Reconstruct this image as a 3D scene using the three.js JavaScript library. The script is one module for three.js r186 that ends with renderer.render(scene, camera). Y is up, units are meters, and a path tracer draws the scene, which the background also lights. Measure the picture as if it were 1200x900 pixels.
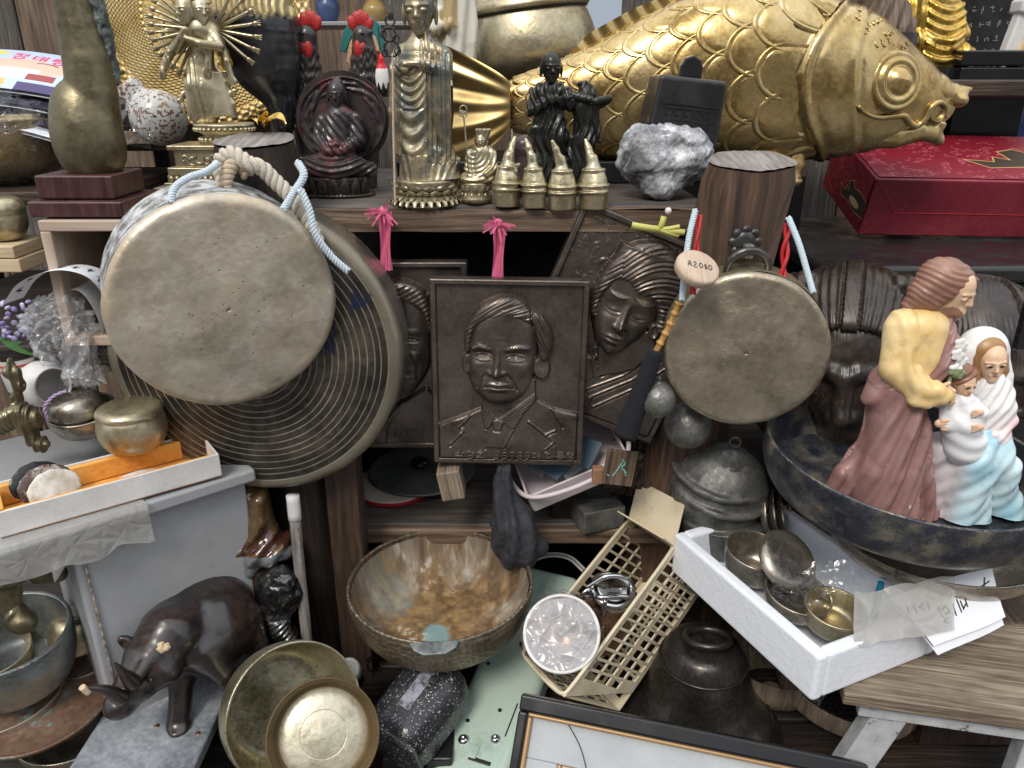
import * as THREE from 'three';
import { mergeGeometries, mergeVertices } from 'three/addons/utils/BufferGeometryUtils.js';
import { RoundedBoxGeometry } from 'three/addons/geometries/RoundedBoxGeometry.js';

// ---------------------------------------------------------------- camera, sky, sun, exposure
const scene = new THREE.Scene();
const EYE = 1.45, PITCH = 22 * Math.PI / 180, FOCAL = 902;          // FOCAL in photo pixels (1200 x 900)
const camera = new THREE.PerspectiveCamera(2 * Math.atan(450 / FOCAL) * 180 / Math.PI, 4 / 3, 0.05, 200);
camera.position.set(0, EYE, 0);
camera.rotation.set(-PITCH, 0, 0);
const renderer = new THREE.WebGLRenderer({ antialias: true });
renderer.toneMapping = THREE.LinearToneMapping;
renderer.toneMappingExposure = 1.4;
renderer.shadowMap.enabled = true;
{ // overcast sky: brighter towards the zenith, faintly blue
  const W = 64, H = 32, d = new Float32Array(W * H * 4);
  for (let j = 0; j < H; j++) for (let i = 0; i < W; i++) {
    const el = (j + 0.5) / H * Math.PI - Math.PI / 2, s = Math.max(0, Math.sin(el));
    const L = 0.92 * (1 + 2 * s) / 3 * 1.35, o = (j * W + i) * 4;
    d[o] = L * 0.95; d[o + 1] = L * 0.985; d[o + 2] = L * 1.05; d[o + 3] = 1;
  }
  const t = new THREE.DataTexture(d, W, H, THREE.RGBAFormat, THREE.FloatType);
  t.mapping = THREE.EquirectangularReflectionMapping; t.magFilter = t.minFilter = THREE.LinearFilter; t.needsUpdate = true;
  scene.background = t; scene.environment = t;
}
const sun = new THREE.DirectionalLight(0xfff6ea, 1.5);
sun.position.set(-1.1, 4.2, 1.6); sun.target.position.set(0, 1, -1);
sun.castShadow = true; sun.shadow.radius = 34; sun.shadow.mapSize.set(2048, 2048);
Object.assign(sun.shadow.camera, { left: -3, right: 3, top: 3, bottom: -3, near: 0.1, far: 12 });
scene.add(sun, sun.target);

// ---------------------------------------------------------------- helpers
const V = (x, y, z) => new THREE.Vector3(x, y, z);
const SN = Math.sin(PITCH), CS = Math.cos(PITCH);
function ray(px, py) { const dx = (px - 600) / FOCAL, dy = (450 - py) / FOCAL; return V(dx, -SN + dy * CS, -CS - dy * SN); }
const PZ = (px, py, Z) => { const r = ray(px, py); return r.multiplyScalar(-Z / r.z).add(V(0, EYE, 0)); };   // on the upright plane Z metres ahead
const PY = (px, py, y) => { const r = ray(px, py); return r.multiplyScalar((y - EYE) / r.y).add(V(0, EYE, 0)); }; // on the level plane at height y
const SC = (px, py, Z) => -Z / ray(px, py).z / FOCAL;                                                        // metres per pixel there
function rng(seed) { let a = seed >>> 0; return () => { a = a + 0x6D2B79F5 | 0; let t = Math.imul(a ^ a >>> 15, 1 | a); t = t + Math.imul(t ^ t >>> 7, 61 | t) ^ t; return ((t ^ t >>> 14) >>> 0) / 4294967296; }; }
const clamp = (x, a = 0, b = 1) => x < a ? a : x > b ? b : x;
const lerp = (a, b, t) => a + (b - a) * t;
const sstep = (a, b, x) => { const t = clamp((x - a) / (b - a)); return t * t * (3 - 2 * t); };
// periodic 2-D value noise and plain 3-D value noise
function hash3(x, y, z) { let h = Math.imul(x, 374761393) + Math.imul(y, 668265263) + Math.imul(z, 2147483647 ^ 0x5bd1e995) | 0; h = Math.imul(h ^ h >>> 13, 1274126177); return ((h ^ h >>> 16) >>> 0) / 4294967296; }
const RT = new Float32Array(4096), RP = new Uint16Array(4096); { const r = rng(99); for (let i = 0; i < 4096; i++) { RT[i] = r(); RP[i] = r() * 4096; } }
function vn2(x, y, per, seed, pery = per) {
  const xi = Math.floor(x), yi = Math.floor(y), fx = x - xi, fy = y - yi, u = fx * fx * (3 - 2 * fx), v = fy * fy * (3 - 2 * fy);
  let x0 = xi % per; if (x0 < 0) x0 += per; let y0 = yi % pery; if (y0 < 0) y0 += pery; const x1 = x0 + 1 === per ? 0 : x0 + 1, y1 = y0 + 1 === pery ? 0 : y0 + 1, s = seed * 131;
  const a = RP[x0 + s & 4095], b = RP[x1 + s & 4095], p = RT[a + y0 * 7 & 4095], q = RT[b + y0 * 7 & 4095], r = RT[a + y1 * 7 & 4095], t = RT[b + y1 * 7 & 4095], m = p + (q - p) * u;
  return m + (r + (t - r) * u - m) * v;
}
function vn3(x, y, z, s = 0) {
  const xi = Math.floor(x), yi = Math.floor(y), zi = Math.floor(z), fx = x - xi, fy = y - yi, fz = z - zi, u = fx * fx * (3 - 2 * fx), v = fy * fy * (3 - 2 * fy), w = fz * fz * (3 - 2 * fz);
  const a = RP[xi + s * 57 & 4095], b = RP[xi + 1 + s * 57 & 4095], a0 = RP[a + yi & 4095], a1 = RP[a + yi + 1 & 4095], b0 = RP[b + yi & 4095], b1 = RP[b + yi + 1 & 4095], z5 = zi * 5;
  const l = lerp(lerp(RT[a0 + z5 & 4095], RT[b0 + z5 & 4095], u), lerp(RT[a1 + z5 & 4095], RT[b1 + z5 & 4095], u), v), h = lerp(lerp(RT[a0 + z5 + 5 & 4095], RT[b0 + z5 + 5 & 4095], u), lerp(RT[a1 + z5 + 5 & 4095], RT[b1 + z5 + 5 & 4095], u), v);
  return l + (h - l) * w;
}
const crease3 = (x, y, z) => { let m = 0; for (const [a, b, c, o] of [[1, 0.4, 0.3, 0.1], [-0.5, 1, 0.2, 0.4], [0.3, -0.6, 1, 0.7], [1.1, 1.2, -0.7, 0.2], [-1.3, 0.5, 1.1, 0.5], [0.6, -1.6, -0.9, 0.9]]) { const t = x * a + y * b + z * c + o; m = Math.max(m, Math.abs((t - Math.floor(t)) * 2 - 1)); } return m; };
const fbm3 = (x, y, z, s = 0) => vn3(x, y, z, s) * 0.55 + vn3(x * 2.1, y * 2.1, z * 2.1, s + 1) * 0.28 + vn3(x * 4.3, y * 4.3, z * 4.3, s + 2) * 0.17;
function fbm2(u, v, f, oct, seed, fy = f) { let a = 0.5, s = 0, n = 0; for (let o = 0; o < oct; o++) { s += a * vn2(u * f, v * fy, f, seed + o * 7, fy); n += a; a *= 0.55; f *= 2; fy *= 2; } return s / n; }

// ---------------------------------------------------------------- textures
const toS = c => c <= 0.0031308 ? c * 12.92 : 1.055 * Math.pow(c, 1 / 2.4) - 0.055;
function makeTex(N, fn, srgb = true, M = N) {          // fn(u, v) -> [r, g, b] linear, or a number
  const d = new Uint8Array(N * M * 4);
  for (let j = 0; j < M; j++) for (let i = 0; i < N; i++) {
    let c = fn((i + 0.5) / N, (j + 0.5) / M); if (typeof c === 'number') c = [c, c, c];
    const o = (j * N + i) * 4;
    for (let k = 0; k < 3; k++) d[o + k] = 255 * clamp(srgb ? toS(Math.max(0, c[k])) : c[k]) + 0.5 | 0;
    d[o + 3] = 255;
  }
  const t = new THREE.DataTexture(d, N, M, THREE.RGBAFormat, THREE.UnsignedByteType);
  t.wrapS = t.wrapT = THREE.RepeatWrapping; t.magFilter = THREE.LinearFilter; t.minFilter = THREE.LinearMipmapLinearFilter; t.generateMipmaps = true;
  if (srgb) t.colorSpace = THREE.SRGBColorSpace; t.needsUpdate = true; return t;
}
function ramp(stops, t) { // stops: [[t, r, g, b], ...]
  if (t <= stops[0][0]) return stops[0].slice(1);
  for (let i = 1; i < stops.length; i++) if (t <= stops[i][0]) { const a = stops[i - 1], b = stops[i], k = (t - a[0]) / (b[0] - a[0]); return [lerp(a[1], b[1], k), lerp(a[2], b[2], k), lerp(a[3], b[3], k)]; }
  return stops[stops.length - 1].slice(1);
}
const ctr = (t, k) => clamp((t - 0.5) * k + 0.5);
const blotchTex = (stops, seed, f = 5, k = 2.2, N = 256) => makeTex(N, (u, v) => ramp(stops, ctr(fbm2(u, v, f, 5, seed) * 0.75 + fbm2(u, v, f * 12, 2, seed + 90) * 0.25, k)));
const BUMP_FINE = makeTex(512, (u, v) => fbm2(u, v, 24, 4, 5), false);
const BUMP_COARSE = makeTex(512, (u, v) => fbm2(u, v, 6, 5, 15), false);
const BUMP_CRINKLE = makeTex(512, (u, v) => { const w = fbm2(u, v, 5, 2, 33) * 0.5; let m = 0; for (const [a, b, o] of [[2, 1, 0.1], [-1, 3, 0.4], [4, -3, 0.7], [1, -5, 0.2], [5, 4, 0.5], [-6, 2, 0.9], [3, 7, 0.3]]) { const t = u * a + v * b + o + w; m = Math.max(m, Math.abs((t - Math.floor(t)) * 2 - 1) * (0.6 + 0.4 * fbm2(u, v, 3, 2, 40 + a))); } return m; }, false);
const scratchArr = (() => { // random fine straight scratches, tileable
  const N = 512, a = new Float32Array(N * N), r = rng(77);
  for (let s = 0; s < 260; s++) { let x = r() * N, y = r() * N; const an = r() * 6.283, L = 20 + r() * 150, w = 0.3 + r() * 0.7, cv = (r() - 0.5) * 0.004; let t = an; for (let k = 0; k < L; k++) { x += Math.cos(t); y += Math.sin(t); t += cv; a[((y | 0) + 4 * N) % N * N + ((x | 0) + 4 * N) % N] = w; } }
  return (u, v) => a[(v * N | 0) * N + (u * N | 0)];
})();
const ROUGH_METAL = makeTex(512, (u, v) => { const f = ctr(fbm2(u, v, 7, 5, 21), 1.9), g = fbm2(u, v, 60, 2, 23); return [0, clamp(0.55 + f * 0.35 + (g - 0.5) * 0.25 + scratchArr(u, v) * 0.15), 0]; }, false);
const ROUGH_WORN = makeTex(512, (u, v) => { const f = ctr(fbm2(u, v, 5, 5, 61), 2.4); return [0, clamp(0.45 + f * 0.55), 0]; }, false);
const woodTex = (stops, seed, fy = 3, fx = 46, N = 256) => makeTex(N, (u, v) => { // grain runs along v
  const w = fbm2(u, v, 4, 3, seed, 2), g = fbm2(u + 0.03 * w, v, fx, 4, seed + 3, fy), p = fbm2(u, v, 120, 2, seed + 8, 8); const b = fbm2(u, v, 3, 5, seed + 21), ck = vn2((u + 0.02 * w) * 26, v * 2, 26, seed + 31, 2); return ramp(stops, ctr(g * 0.45 + p * 0.17 + w * 0.1 + b * 0.28, 2.3) - (ck > 0.86 ? (ck - 0.86) * 4 : 0));
});
const WOOD_BUMP = makeTex(512, (u, v) => { const w = fbm2(u, v, 4, 3, 9, 2); return fbm2(u + 0.03 * w, v, 60, 4, 12, 3); }, false);

// ---------------------------------------------------------------- materials (uv in metres; tile = metres per texture repeat)
function rep(t, tile) { const c = t.clone(); c.repeat.set(1 / tile, 1 / tile); c.needsUpdate = true; return c; }
const repCache = new Map();
function repc(t, tile) { const k = t.uuid + tile; if (!repCache.has(k)) repCache.set(k, rep(t, tile)); return repCache.get(k); }
function mat(o) {
  const { map, tile = 0.25, rough = 0.6, metal = 0, bump, bumpScale = 0, bumpTile = tile, roughMap, phys, color, vc, side, ...rest } = o;
  const p = { roughness: rough, metalness: metal, ...rest };
  if (color) p.color = Array.isArray(color) ? new THREE.Color().setRGB(...color) : new THREE.Color(color);
  if (map) p.map = repc(map, tile);
  if (bump) { p.bumpMap = repc(bump, bumpTile); p.bumpScale = bumpScale; }
  if (roughMap) p.roughnessMap = repc(roughMap, tile);
  if (vc) p.vertexColors = true;
  if (side) p.side = side;
  return phys ? new THREE.MeshPhysicalMaterial(p) : new THREE.MeshStandardMaterial(p);
}
const metalMat = (stops, rough, seed, o = {}) => mat({ map: blotchTex(stops, seed, o.f || 5, o.k || 2.2, o.N || 256), metal: o.metal ?? 0.82, rough, roughMap: o.rm || ROUGH_METAL, bump: o.bump || BUMP_FINE, bumpScale: o.bs ?? 0.0004, tile: o.tile || 0.25, bumpTile: o.bt || 0.2 });

// ---------------------------------------------------------------- geometry helpers
function boxUV(g) { // metre uv, each triangle laid flat along its main axis
  if (g.userData.keepUV) return g;
  if (!g.attributes.normal) g.computeVertexNormals();
  const P = g.attributes.position, Nn = g.attributes.normal, C = g.attributes.color, idx = g.index, n = idx ? idx.count : P.count;
  const ox = g.userData.shift || 0, map = new Map(), pos = [], nor = [], uv = [], col = [], out = [];
  for (let t = 0; t < n; t += 3) {
    const q = [0, 1, 2].map(k => idx ? idx.getX(t + k) : t + k);
    let nx = 0, ny = 0, nz = 0; for (const i of q) { nx += Nn.getX(i); ny += Nn.getY(i); nz += Nn.getZ(i); }
    nx = Math.abs(nx); ny = Math.abs(ny); nz = Math.abs(nz); const ax = nz >= nx && nz >= ny ? 2 : nx >= ny ? 0 : 1;
    for (const i of q) {
      const key = i * 3 + ax; let o = map.get(key);
      if (o === undefined) {
        o = pos.length / 3; map.set(key, o); const x = P.getX(i), y = P.getY(i), z = P.getZ(i);
        pos.push(x, y, z); nor.push(Nn.getX(i), Nn.getY(i), Nn.getZ(i)); { const w = ax === 2 ? [x, y] : ax === 0 ? [z, y] : [x, z]; if (g.userData.grain) w.reverse(); uv.push(w[0] + ox, w[1] + ox * 1.7); } if (C) col.push(C.getX(i), C.getY(i), C.getZ(i));
      }
      out.push(o);
    }
  }
  const r = new THREE.BufferGeometry(); r.setAttribute('position', new THREE.Float32BufferAttribute(pos, 3)); r.setAttribute('normal', new THREE.Float32BufferAttribute(nor, 3)); r.setAttribute('uv', new THREE.Float32BufferAttribute(uv, 2));
  if (C) r.setAttribute('color', new THREE.Float32BufferAttribute(col, 3)); r.setIndex(out); r.userData.keepUV = true; return r;
}
const grainX = (g, s = 0) => { g.userData.grain = 1; g.userData.shift = s; return g; };   // wood grain along x
const keep = g => { g.userData.keepUV = true; return g; };
const names = new Map();
function numbered(n) { const k = names.get(n) || 0; names.set(n, k + 1); return k ? n + '_' + String(k).padStart(3, '0') : n; }
function tag(o, label, category, group, kind) { o.userData.label = label; o.userData.category = category; if (group) o.userData.group = group; if (kind) o.userData.kind = kind; return o; }
function thing(name, label, category, pos, group) { const o = new THREE.Group(); o.name = numbered(name); if (pos) o.position.copy(pos); scene.add(o); return tag(o, label, category, group); }
function part(name, g, m, parent) { const o = new THREE.Mesh(boxUV(g), m); o.name = name; o.castShadow = o.receiveShadow = true; parent.add(o); return o; }
function solo(name, label, category, g, m, pos, group) { const o = new THREE.Mesh(boxUV(g), m); o.name = numbered(name); o.castShadow = o.receiveShadow = true; if (pos) o.position.copy(pos); scene.add(o); return tag(o, label, category, group); }
function structure(name, g, m, label) { const o = new THREE.Mesh(boxUV(g), m); o.name = name; o.receiveShadow = o.castShadow = true; o.userData.kind = 'structure'; if (label) o.userData.label = label; scene.add(o); return o; }
const qTo = (axis) => new THREE.Quaternion().setFromUnitVectors(V(0, 1, 0), axis.clone().normalize());
const qE = (x, y, z, o = 'YXZ') => new THREE.Quaternion().setFromEuler(new THREE.Euler(x, y, z, o));
const tr = (g, x, y, z) => g.translate(x, y, z);
const rot = (g, x = 0, y = 0, z = 0, o = 'YXZ') => g.applyQuaternion(qE(x, y, z, o));
function rbox(w, h, d, r = 0.003, s = 2) { return new RoundedBoxGeometry(w, h, d, s, Math.min(r, w / 2.01, h / 2.01, d / 2.01)); }
const merge = a => mergeGeometries(a.map(g => { const c = g.index ? g.toNonIndexed() : g; for (const k of Object.keys(c.attributes)) if (!['position', 'normal', 'uv'].includes(k)) c.deleteAttribute(k); if (!c.attributes.uv) c.setAttribute('uv', new THREE.Float32BufferAttribute(new Float32Array(c.attributes.position.count * 2), 2)); if (!c.attributes.normal) c.computeVertexNormals(); return c; }));
function lathe(pts, seg = 56) { return new THREE.LatheGeometry(pts.map(p => new THREE.Vector2(Math.max(p[0], 1e-5), p[1])), seg); }
function smooth(pts, n = 40) { const c = new THREE.CatmullRomCurve3(pts.map(p => V(p[0], p[1], 0)), false, 'centripetal'); return c.getSpacedPoints(n).map(p => [Math.max(0, p.x), p.y]); }
function tube(pts, r, seg = 40, rad = 8, closed = false) { return new THREE.TubeGeometry(new THREE.CatmullRomCurve3(pts, closed, 'centripetal'), seg, r, rad, closed); }
function taper(pts, rf, seg = 40, rad = 10, cap = true) { // tube with a radius that varies along its length, closed with rounded ends
  const c = new THREE.CatmullRomCurve3(pts, false, 'centripetal'), fr = c.computeFrenetFrames(seg, false), pos = [], idx = [];
  for (let i = 0; i <= seg; i++) { const p = c.getPointAt(i / seg), r = typeof rf === 'number' ? rf : rf(i / seg); for (let j = 0; j < rad; j++) { const a = j / rad * 6.28319, q = p.clone().addScaledVector(fr.normals[i], Math.cos(a) * r).addScaledVector(fr.binormals[i], Math.sin(a) * r); pos.push(q.x, q.y, q.z); } }
  for (let i = 0; i < seg; i++) for (let j = 0; j < rad; j++) { const a = i * rad + j, b = i * rad + (j + 1) % rad; idx.push(a, b, a + rad, b, b + rad, a + rad); }
  if (cap) for (const e of [0, seg]) { const p = c.getPointAt(e / seg), k = pos.length / 3; pos.push(p.x, p.y, p.z); for (let j = 0; j < rad; j++) { const a = e * rad + j, b = e * rad + (j + 1) % rad; e ? idx.push(a, b, k) : idx.push(b, a, k); } }
  const g = new THREE.BufferGeometry(); g.setAttribute('position', new THREE.Float32BufferAttribute(pos, 3)); g.setIndex(idx); g.computeVertexNormals(); return g;
}
function grid(nu, nv, fn, closeU = false) { // parametric sheet, fn(u, v) -> Vector3
  const pos = [], uv = [], idx = []; for (let j = 0; j <= nv; j++) for (let i = 0; i <= nu; i++) { const p = fn(i / nu, j / nv); pos.push(p.x, p.y, p.z); uv.push(i / nu, j / nv); }
  for (let j = 0; j < nv; j++) for (let i = 0; i < nu; i++) { const a = j * (nu + 1) + i, b = a + 1, c = a + nu + 1, d = c + 1; idx.push(a, b, d, a, d, c); }
  const g = new THREE.BufferGeometry(); g.setAttribute('position', new THREE.Float32BufferAttribute(pos, 3)); g.setAttribute('uv', new THREE.Float32BufferAttribute(uv, 2)); g.setIndex(idx); g.computeVertexNormals(); return g;
}
function extrude(pts, depth, bevel = 0.002, holes = []) { // outline in x-y, thickness along z, centred
  const s = new THREE.Shape(pts.map(p => new THREE.Vector2(p[0], p[1]))); for (const h of holes) s.holes.push(new THREE.Path(h.map(p => new THREE.Vector2(p[0], p[1]))));
  const g = new THREE.ExtrudeGeometry(s, { depth: depth - 2 * bevel, bevelEnabled: bevel > 0, bevelThickness: bevel, bevelSize: bevel, bevelOffset: -bevel, bevelSegments: 2, curveSegments: 8 }); g.translate(0, 0, -depth / 2 + bevel); return g;
}
function displace(g, fn) { const P = g.attributes.position, N = g.attributes.normal; for (let i = 0; i < P.count; i++) { const x = P.getX(i), y = P.getY(i), z = P.getZ(i), d = fn(x, y, z, i); P.setXYZ(i, x + N.getX(i) * d, y + N.getY(i) * d, z + N.getZ(i) * d); } g.computeVertexNormals(); return g; }
function paint(g, fn) { const P = g.attributes.position, c = new Float32Array(P.count * 3); for (let i = 0; i < P.count; i++) { const q = fn(P.getX(i), P.getY(i), P.getZ(i)); c[i * 3] = q[0]; c[i * 3 + 1] = q[1]; c[i * 3 + 2] = q[2]; } g.setAttribute('color', new THREE.BufferAttribute(c, 3)); return g; }

// ---------------------------------------------------------------- sculpting: smooth-blended distance fields, meshed with surface nets
const smin = (a, b, k) => { if (k <= 0) return Math.min(a, b); const h = Math.max(k - Math.abs(a - b), 0) / k; return Math.min(a, b) - h * h * k * 0.25; };
class Sculpt {
  constructor() { this.ops = []; this.mn = [1e9, 1e9, 1e9]; this.mx = [-1e9, -1e9, -1e9]; }
  grow(p, r) { for (let k = 0; k < 3; k++) { this.mn[k] = Math.min(this.mn[k], p[k] - r); this.mx[k] = Math.max(this.mx[k], p[k] + r); } }
  op(f, k, sub) { this.ops.push([f, k, sub ? 1 : 0]); return this; }
  cap(a, b, ra, rb = ra, k = 0.004, sub = false) { // tapered capsule
    const [ax, ay, az] = a, bx = b[0] - ax, by = b[1] - ay, bz = b[2] - az, l2 = bx * bx + by * by + bz * bz + 1e-12; if (!sub) { this.grow(a, ra); this.grow(b, rb); }
    return this.op((x, y, z) => { const px = x - ax, py = y - ay, pz = z - az, t = clamp((px * bx + py * by + pz * bz) / l2), qx = px - bx * t, qy = py - by * t, qz = pz - bz * t; return Math.sqrt(qx * qx + qy * qy + qz * qz) - (ra + (rb - ra) * t); }, k, sub);
  }
  chain(pts, rs, k = 0.004, sub = false) { for (let i = 0; i + 1 < pts.length; i++) this.cap(pts[i], pts[i + 1], Array.isArray(rs) ? rs[i] : rs, Array.isArray(rs) ? rs[i + 1] : rs, i ? Math.min(k, 0.0014) : k, sub); return this; }
  ell(c, r, k = 0.004, e = null, sub = false) { // ellipsoid, e = euler turn
    const [cx, cy, cz] = c, [rx, ry, rz] = r; if (!sub) this.grow(c, Math.max(rx, ry, rz)); const m = e ? new THREE.Matrix3().setFromMatrix4(new THREE.Matrix4().makeRotationFromEuler(new THREE.Euler(e[0], e[1], e[2], 'YXZ'))).transpose().elements : null, mr = Math.min(rx, ry, rz);
    return this.op((x, y, z) => { let px = x - cx, py = y - cy, pz = z - cz; if (m) { const a = m[0] * px + m[3] * py + m[6] * pz, b = m[1] * px + m[4] * py + m[7] * pz; pz = m[2] * px + m[5] * py + m[8] * pz; px = a; py = b; } const x1 = px / rx, y1 = py / ry, z1 = pz / rz, k0 = Math.sqrt(x1 * x1 + y1 * y1 + z1 * z1), x2 = x1 / rx, y2 = y1 / ry, z2 = z1 / rz, k1 = Math.sqrt(x2 * x2 + y2 * y2 + z2 * z2); return k1 < 1e-9 ? -mr : k0 * (k0 - 1) / k1; }, k, sub);
  }
  box(c, h, r = 0.002, k = 0.003, e = null, sub = false) {
    const [cx, cy, cz] = c; if (!sub) this.grow(c, Math.hypot(...h)); const m = e ? new THREE.Matrix3().setFromMatrix4(new THREE.Matrix4().makeRotationFromEuler(new THREE.Euler(e[0], e[1], e[2], 'YXZ'))).transpose().elements : null;
    return this.op((x, y, z) => { let px = x - cx, py = y - cy, pz = z - cz; if (m) { const a = m[0] * px + m[3] * py + m[6] * pz, b = m[1] * px + m[4] * py + m[7] * pz; pz = m[2] * px + m[5] * py + m[8] * pz; px = a; py = b; } const qx = Math.abs(px) - h[0] + r, qy = Math.abs(py) - h[1] + r, qz = Math.abs(pz) - h[2] + r, ax = Math.max(qx, 0), ay = Math.max(qy, 0), az = Math.max(qz, 0); return Math.sqrt(ax * ax + ay * ay + az * az) + Math.min(Math.max(qx, qy, qz), 0) - r; }, k, sub);
  }
  torus(c, n, R, r, k = 0.002, sub = false) { const N = V(...n).normalize(); if (!sub) this.grow(c, R + r); return this.op((x, y, z) => { const px = x - c[0], py = y - c[1], pz = z - c[2], h = px * N.x + py * N.y + pz * N.z, q = Math.sqrt(Math.max(0, px * px + py * py + pz * pz - h * h)) - R; return Math.sqrt(q * q + h * h) - r; }, k, sub); }
  cone(y0, y1, prof, c, k = 0.003, zs = 1) { // upright body of revolution round (cx, cz); prof(t) gives the radius, zs flattens front to back
    const mr = Math.max(...[0, 0.25, 0.5, 0.75, 1].map(prof)); this.grow([c[0], y0, c[1]], mr); this.grow([c[0], y1, c[1]], mr);
    return this.op((x, y, z) => { const t = clamp((y - y0) / (y1 - y0)), r = prof(t), dx = x - c[0], dz = (z - c[1]) / zs, d = Math.sqrt(dx * dx + dz * dz) - r, v = Math.max(y0 - y, y - y1); return (Math.min(Math.max(d, v), 0) + Math.hypot(Math.max(d, 0), Math.max(v, 0))) * Math.min(1, zs); }, k);
  }
  d(x, y, z, ops = this.ops) { let d = 1e3; for (let i = 0; i < ops.length; i++) { const o = ops[i], f = o[0], k = o[1], s = o[2]; const e = f(x, y, z); d = s ? -smin(-d, e, k) : (d - e > k || d > 900 ? e < d ? e : d : e - d > k ? d : smin(d, e, k)); } return d; }
  mesh(h, o = {}) { // h = cell size; o.disp(x,y,z,nx,ny,nz) moves vertices along the normal, o.color(x,y,z) paints them
    const pad = h * 2.5, mn = this.mn.map(v => v - pad), n = [0, 1, 2].map(k => Math.ceil((this.mx[k] + pad - mn[k]) / h) + 1), [nx, ny, nz] = n, sx = 1, sy = nx, sz = nx * ny;
    const val = new Float32Array(nx * ny * nz).fill(1), B = 6, rad = B * h * 0.9 * (o.safe || 1.7);
    for (let bz = 0; bz < nz; bz += B) for (let by = 0; by < ny; by += B) for (let bx = 0; bx < nx; bx += B) {
      const c = this.d(mn[0] + (bx + B / 2) * h, mn[1] + (by + B / 2) * h, mn[2] + (bz + B / 2) * h), far = Math.abs(c) > rad;
      if (far && c > 0) continue;
      const act = far ? null : this.ops.filter(q => { const e = q[0](mn[0] + (bx + B / 2) * h, mn[1] + (by + B / 2) * h, mn[2] + (bz + B / 2) * h); return q[2] ? e < 2.2 * rad + q[1] : e - c < 2.2 * rad + q[1]; });
      for (let z = bz; z < Math.min(nz, bz + B); z++) for (let y = by; y < Math.min(ny, by + B); y++) for (let x = bx, i = x + y * sy + z * sz; x < Math.min(nx, bx + B); x++, i++) val[i] = far ? -1 : this.d(mn[0] + x * h, mn[1] + y * h, mn[2] + z * h, act);
    }
    const vid = new Int32Array(nx * ny * nz).fill(-1), pos = [], idx = [], co = [0, sx, sy, sx + sy, sz, sx + sz, sy + sz, sx + sy + sz], E = [[0, 1], [2, 3], [4, 5], [6, 7], [0, 2], [1, 3], [4, 6], [5, 7], [0, 4], [1, 5], [2, 6], [3, 7]];
    for (let z = 0; z < nz - 1; z++) for (let y = 0; y < ny - 1; y++) for (let x = 0; x < nx - 1; x++) {
      const i = x + y * sy + z * sz; let m = 0; for (let k = 0; k < 8; k++) if (val[i + co[k]] < 0) m |= 1 << k; if (m === 0 || m === 255) continue;
      let px = 0, py = 0, pz = 0, c = 0;
      for (const [a, b] of E) { const va = val[i + co[a]], vb = val[i + co[b]]; if ((va < 0) === (vb < 0)) continue; const t = va / (va - vb); px += lerp(a & 1, b & 1, t); py += lerp(a >> 1 & 1, b >> 1 & 1, t); pz += lerp(a >> 2, b >> 2, t); c++; }
      vid[i] = pos.length / 3; pos.push(mn[0] + (x + px / c) * h, mn[1] + (y + py / c) * h, mn[2] + (z + pz / c) * h);
    }
    for (let z = 1; z < nz - 1; z++) for (let y = 1; y < ny - 1; y++) for (let x = 1; x < nx - 1; x++) {
      const i = x + y * sy + z * sz, s = val[i] < 0;
      for (const [d, a, b] of [[sx, sy, sz], [sy, sz, sx], [sz, sx, sy]]) if (s !== val[i + d] < 0) { const q = [vid[i], vid[i - a], vid[i - a - b], vid[i - b]]; if (q.some(v => v < 0)) continue; s ? idx.push(q[0], q[1], q[2], q[0], q[2], q[3]) : idx.push(q[0], q[2], q[1], q[0], q[3], q[2]); }
    }
    const g = new THREE.BufferGeometry(); g.setAttribute('position', new THREE.Float32BufferAttribute(pos, 3)); g.setIndex(idx); g.computeVertexNormals();
    if (o.disp) { const N = g.attributes.normal; displace(g, (x, y, z, i) => o.disp(x, y, z, N.getX(i), N.getY(i), N.getZ(i))); }
    if (o.color) paint(g, o.color);
    return g;
  }
}
// a frame turns photo pixels on an upright plane Z metres ahead into metres from the thing's base point
function frame(bx, by, Z) { const b = PZ(bx, by, Z), s = SC(bx, by, Z); const sy = (PZ(bx, by - 60, Z).y - b.y) / 60; return { base: b, s, Z, sy, q: (x, y) => [bx + x / s, by - y / sy], p: (px, py, dz = 0) => { const q = PZ(px, py, Z); return [q.x - b.x, q.y - b.y, dz * s]; }, v: (px, py, dz = 0) => { const q = PZ(px, py, Z); return V(q.x - b.x, q.y - b.y, dz * s); } }; }
// ---------------------------------------------------------------- material palette (linear base colours)
const M = {};
M.fish = metalMat([[0, 0.26, 0.165, 0.055], [0.45, 0.47, 0.335, 0.135], [1, 0.62, 0.48, 0.24]], 0.36, 101, { f: 6, tile: 0.35 });
M.brass = metalMat([[0, 0.30, 0.25, 0.15], [0.5, 0.47, 0.41, 0.27], [1, 0.6, 0.55, 0.4]], 0.5, 111);
M.brassGreen = metalMat([[0, 0.20, 0.18, 0.10], [0.5, 0.42, 0.385, 0.27], [1, 0.56, 0.53, 0.4]], 0.52, 117, { f: 7 });
M.brassDeep = metalMat([[0, 0.24, 0.17, 0.075], [0.5, 0.40, 0.31, 0.155], [1, 0.54, 0.44, 0.25]], 0.46, 121);
M.goldPaint = metalMat([[0, 0.42, 0.26, 0.05], [0.5, 0.66, 0.44, 0.10], [1, 0.8, 0.6, 0.2]], 0.34, 131);
M.silverBowl = metalMat([[0, 0.22, 0.20, 0.17], [0.5, 0.38, 0.34, 0.28], [1, 0.52, 0.47, 0.40]], 0.4, 137);
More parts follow.
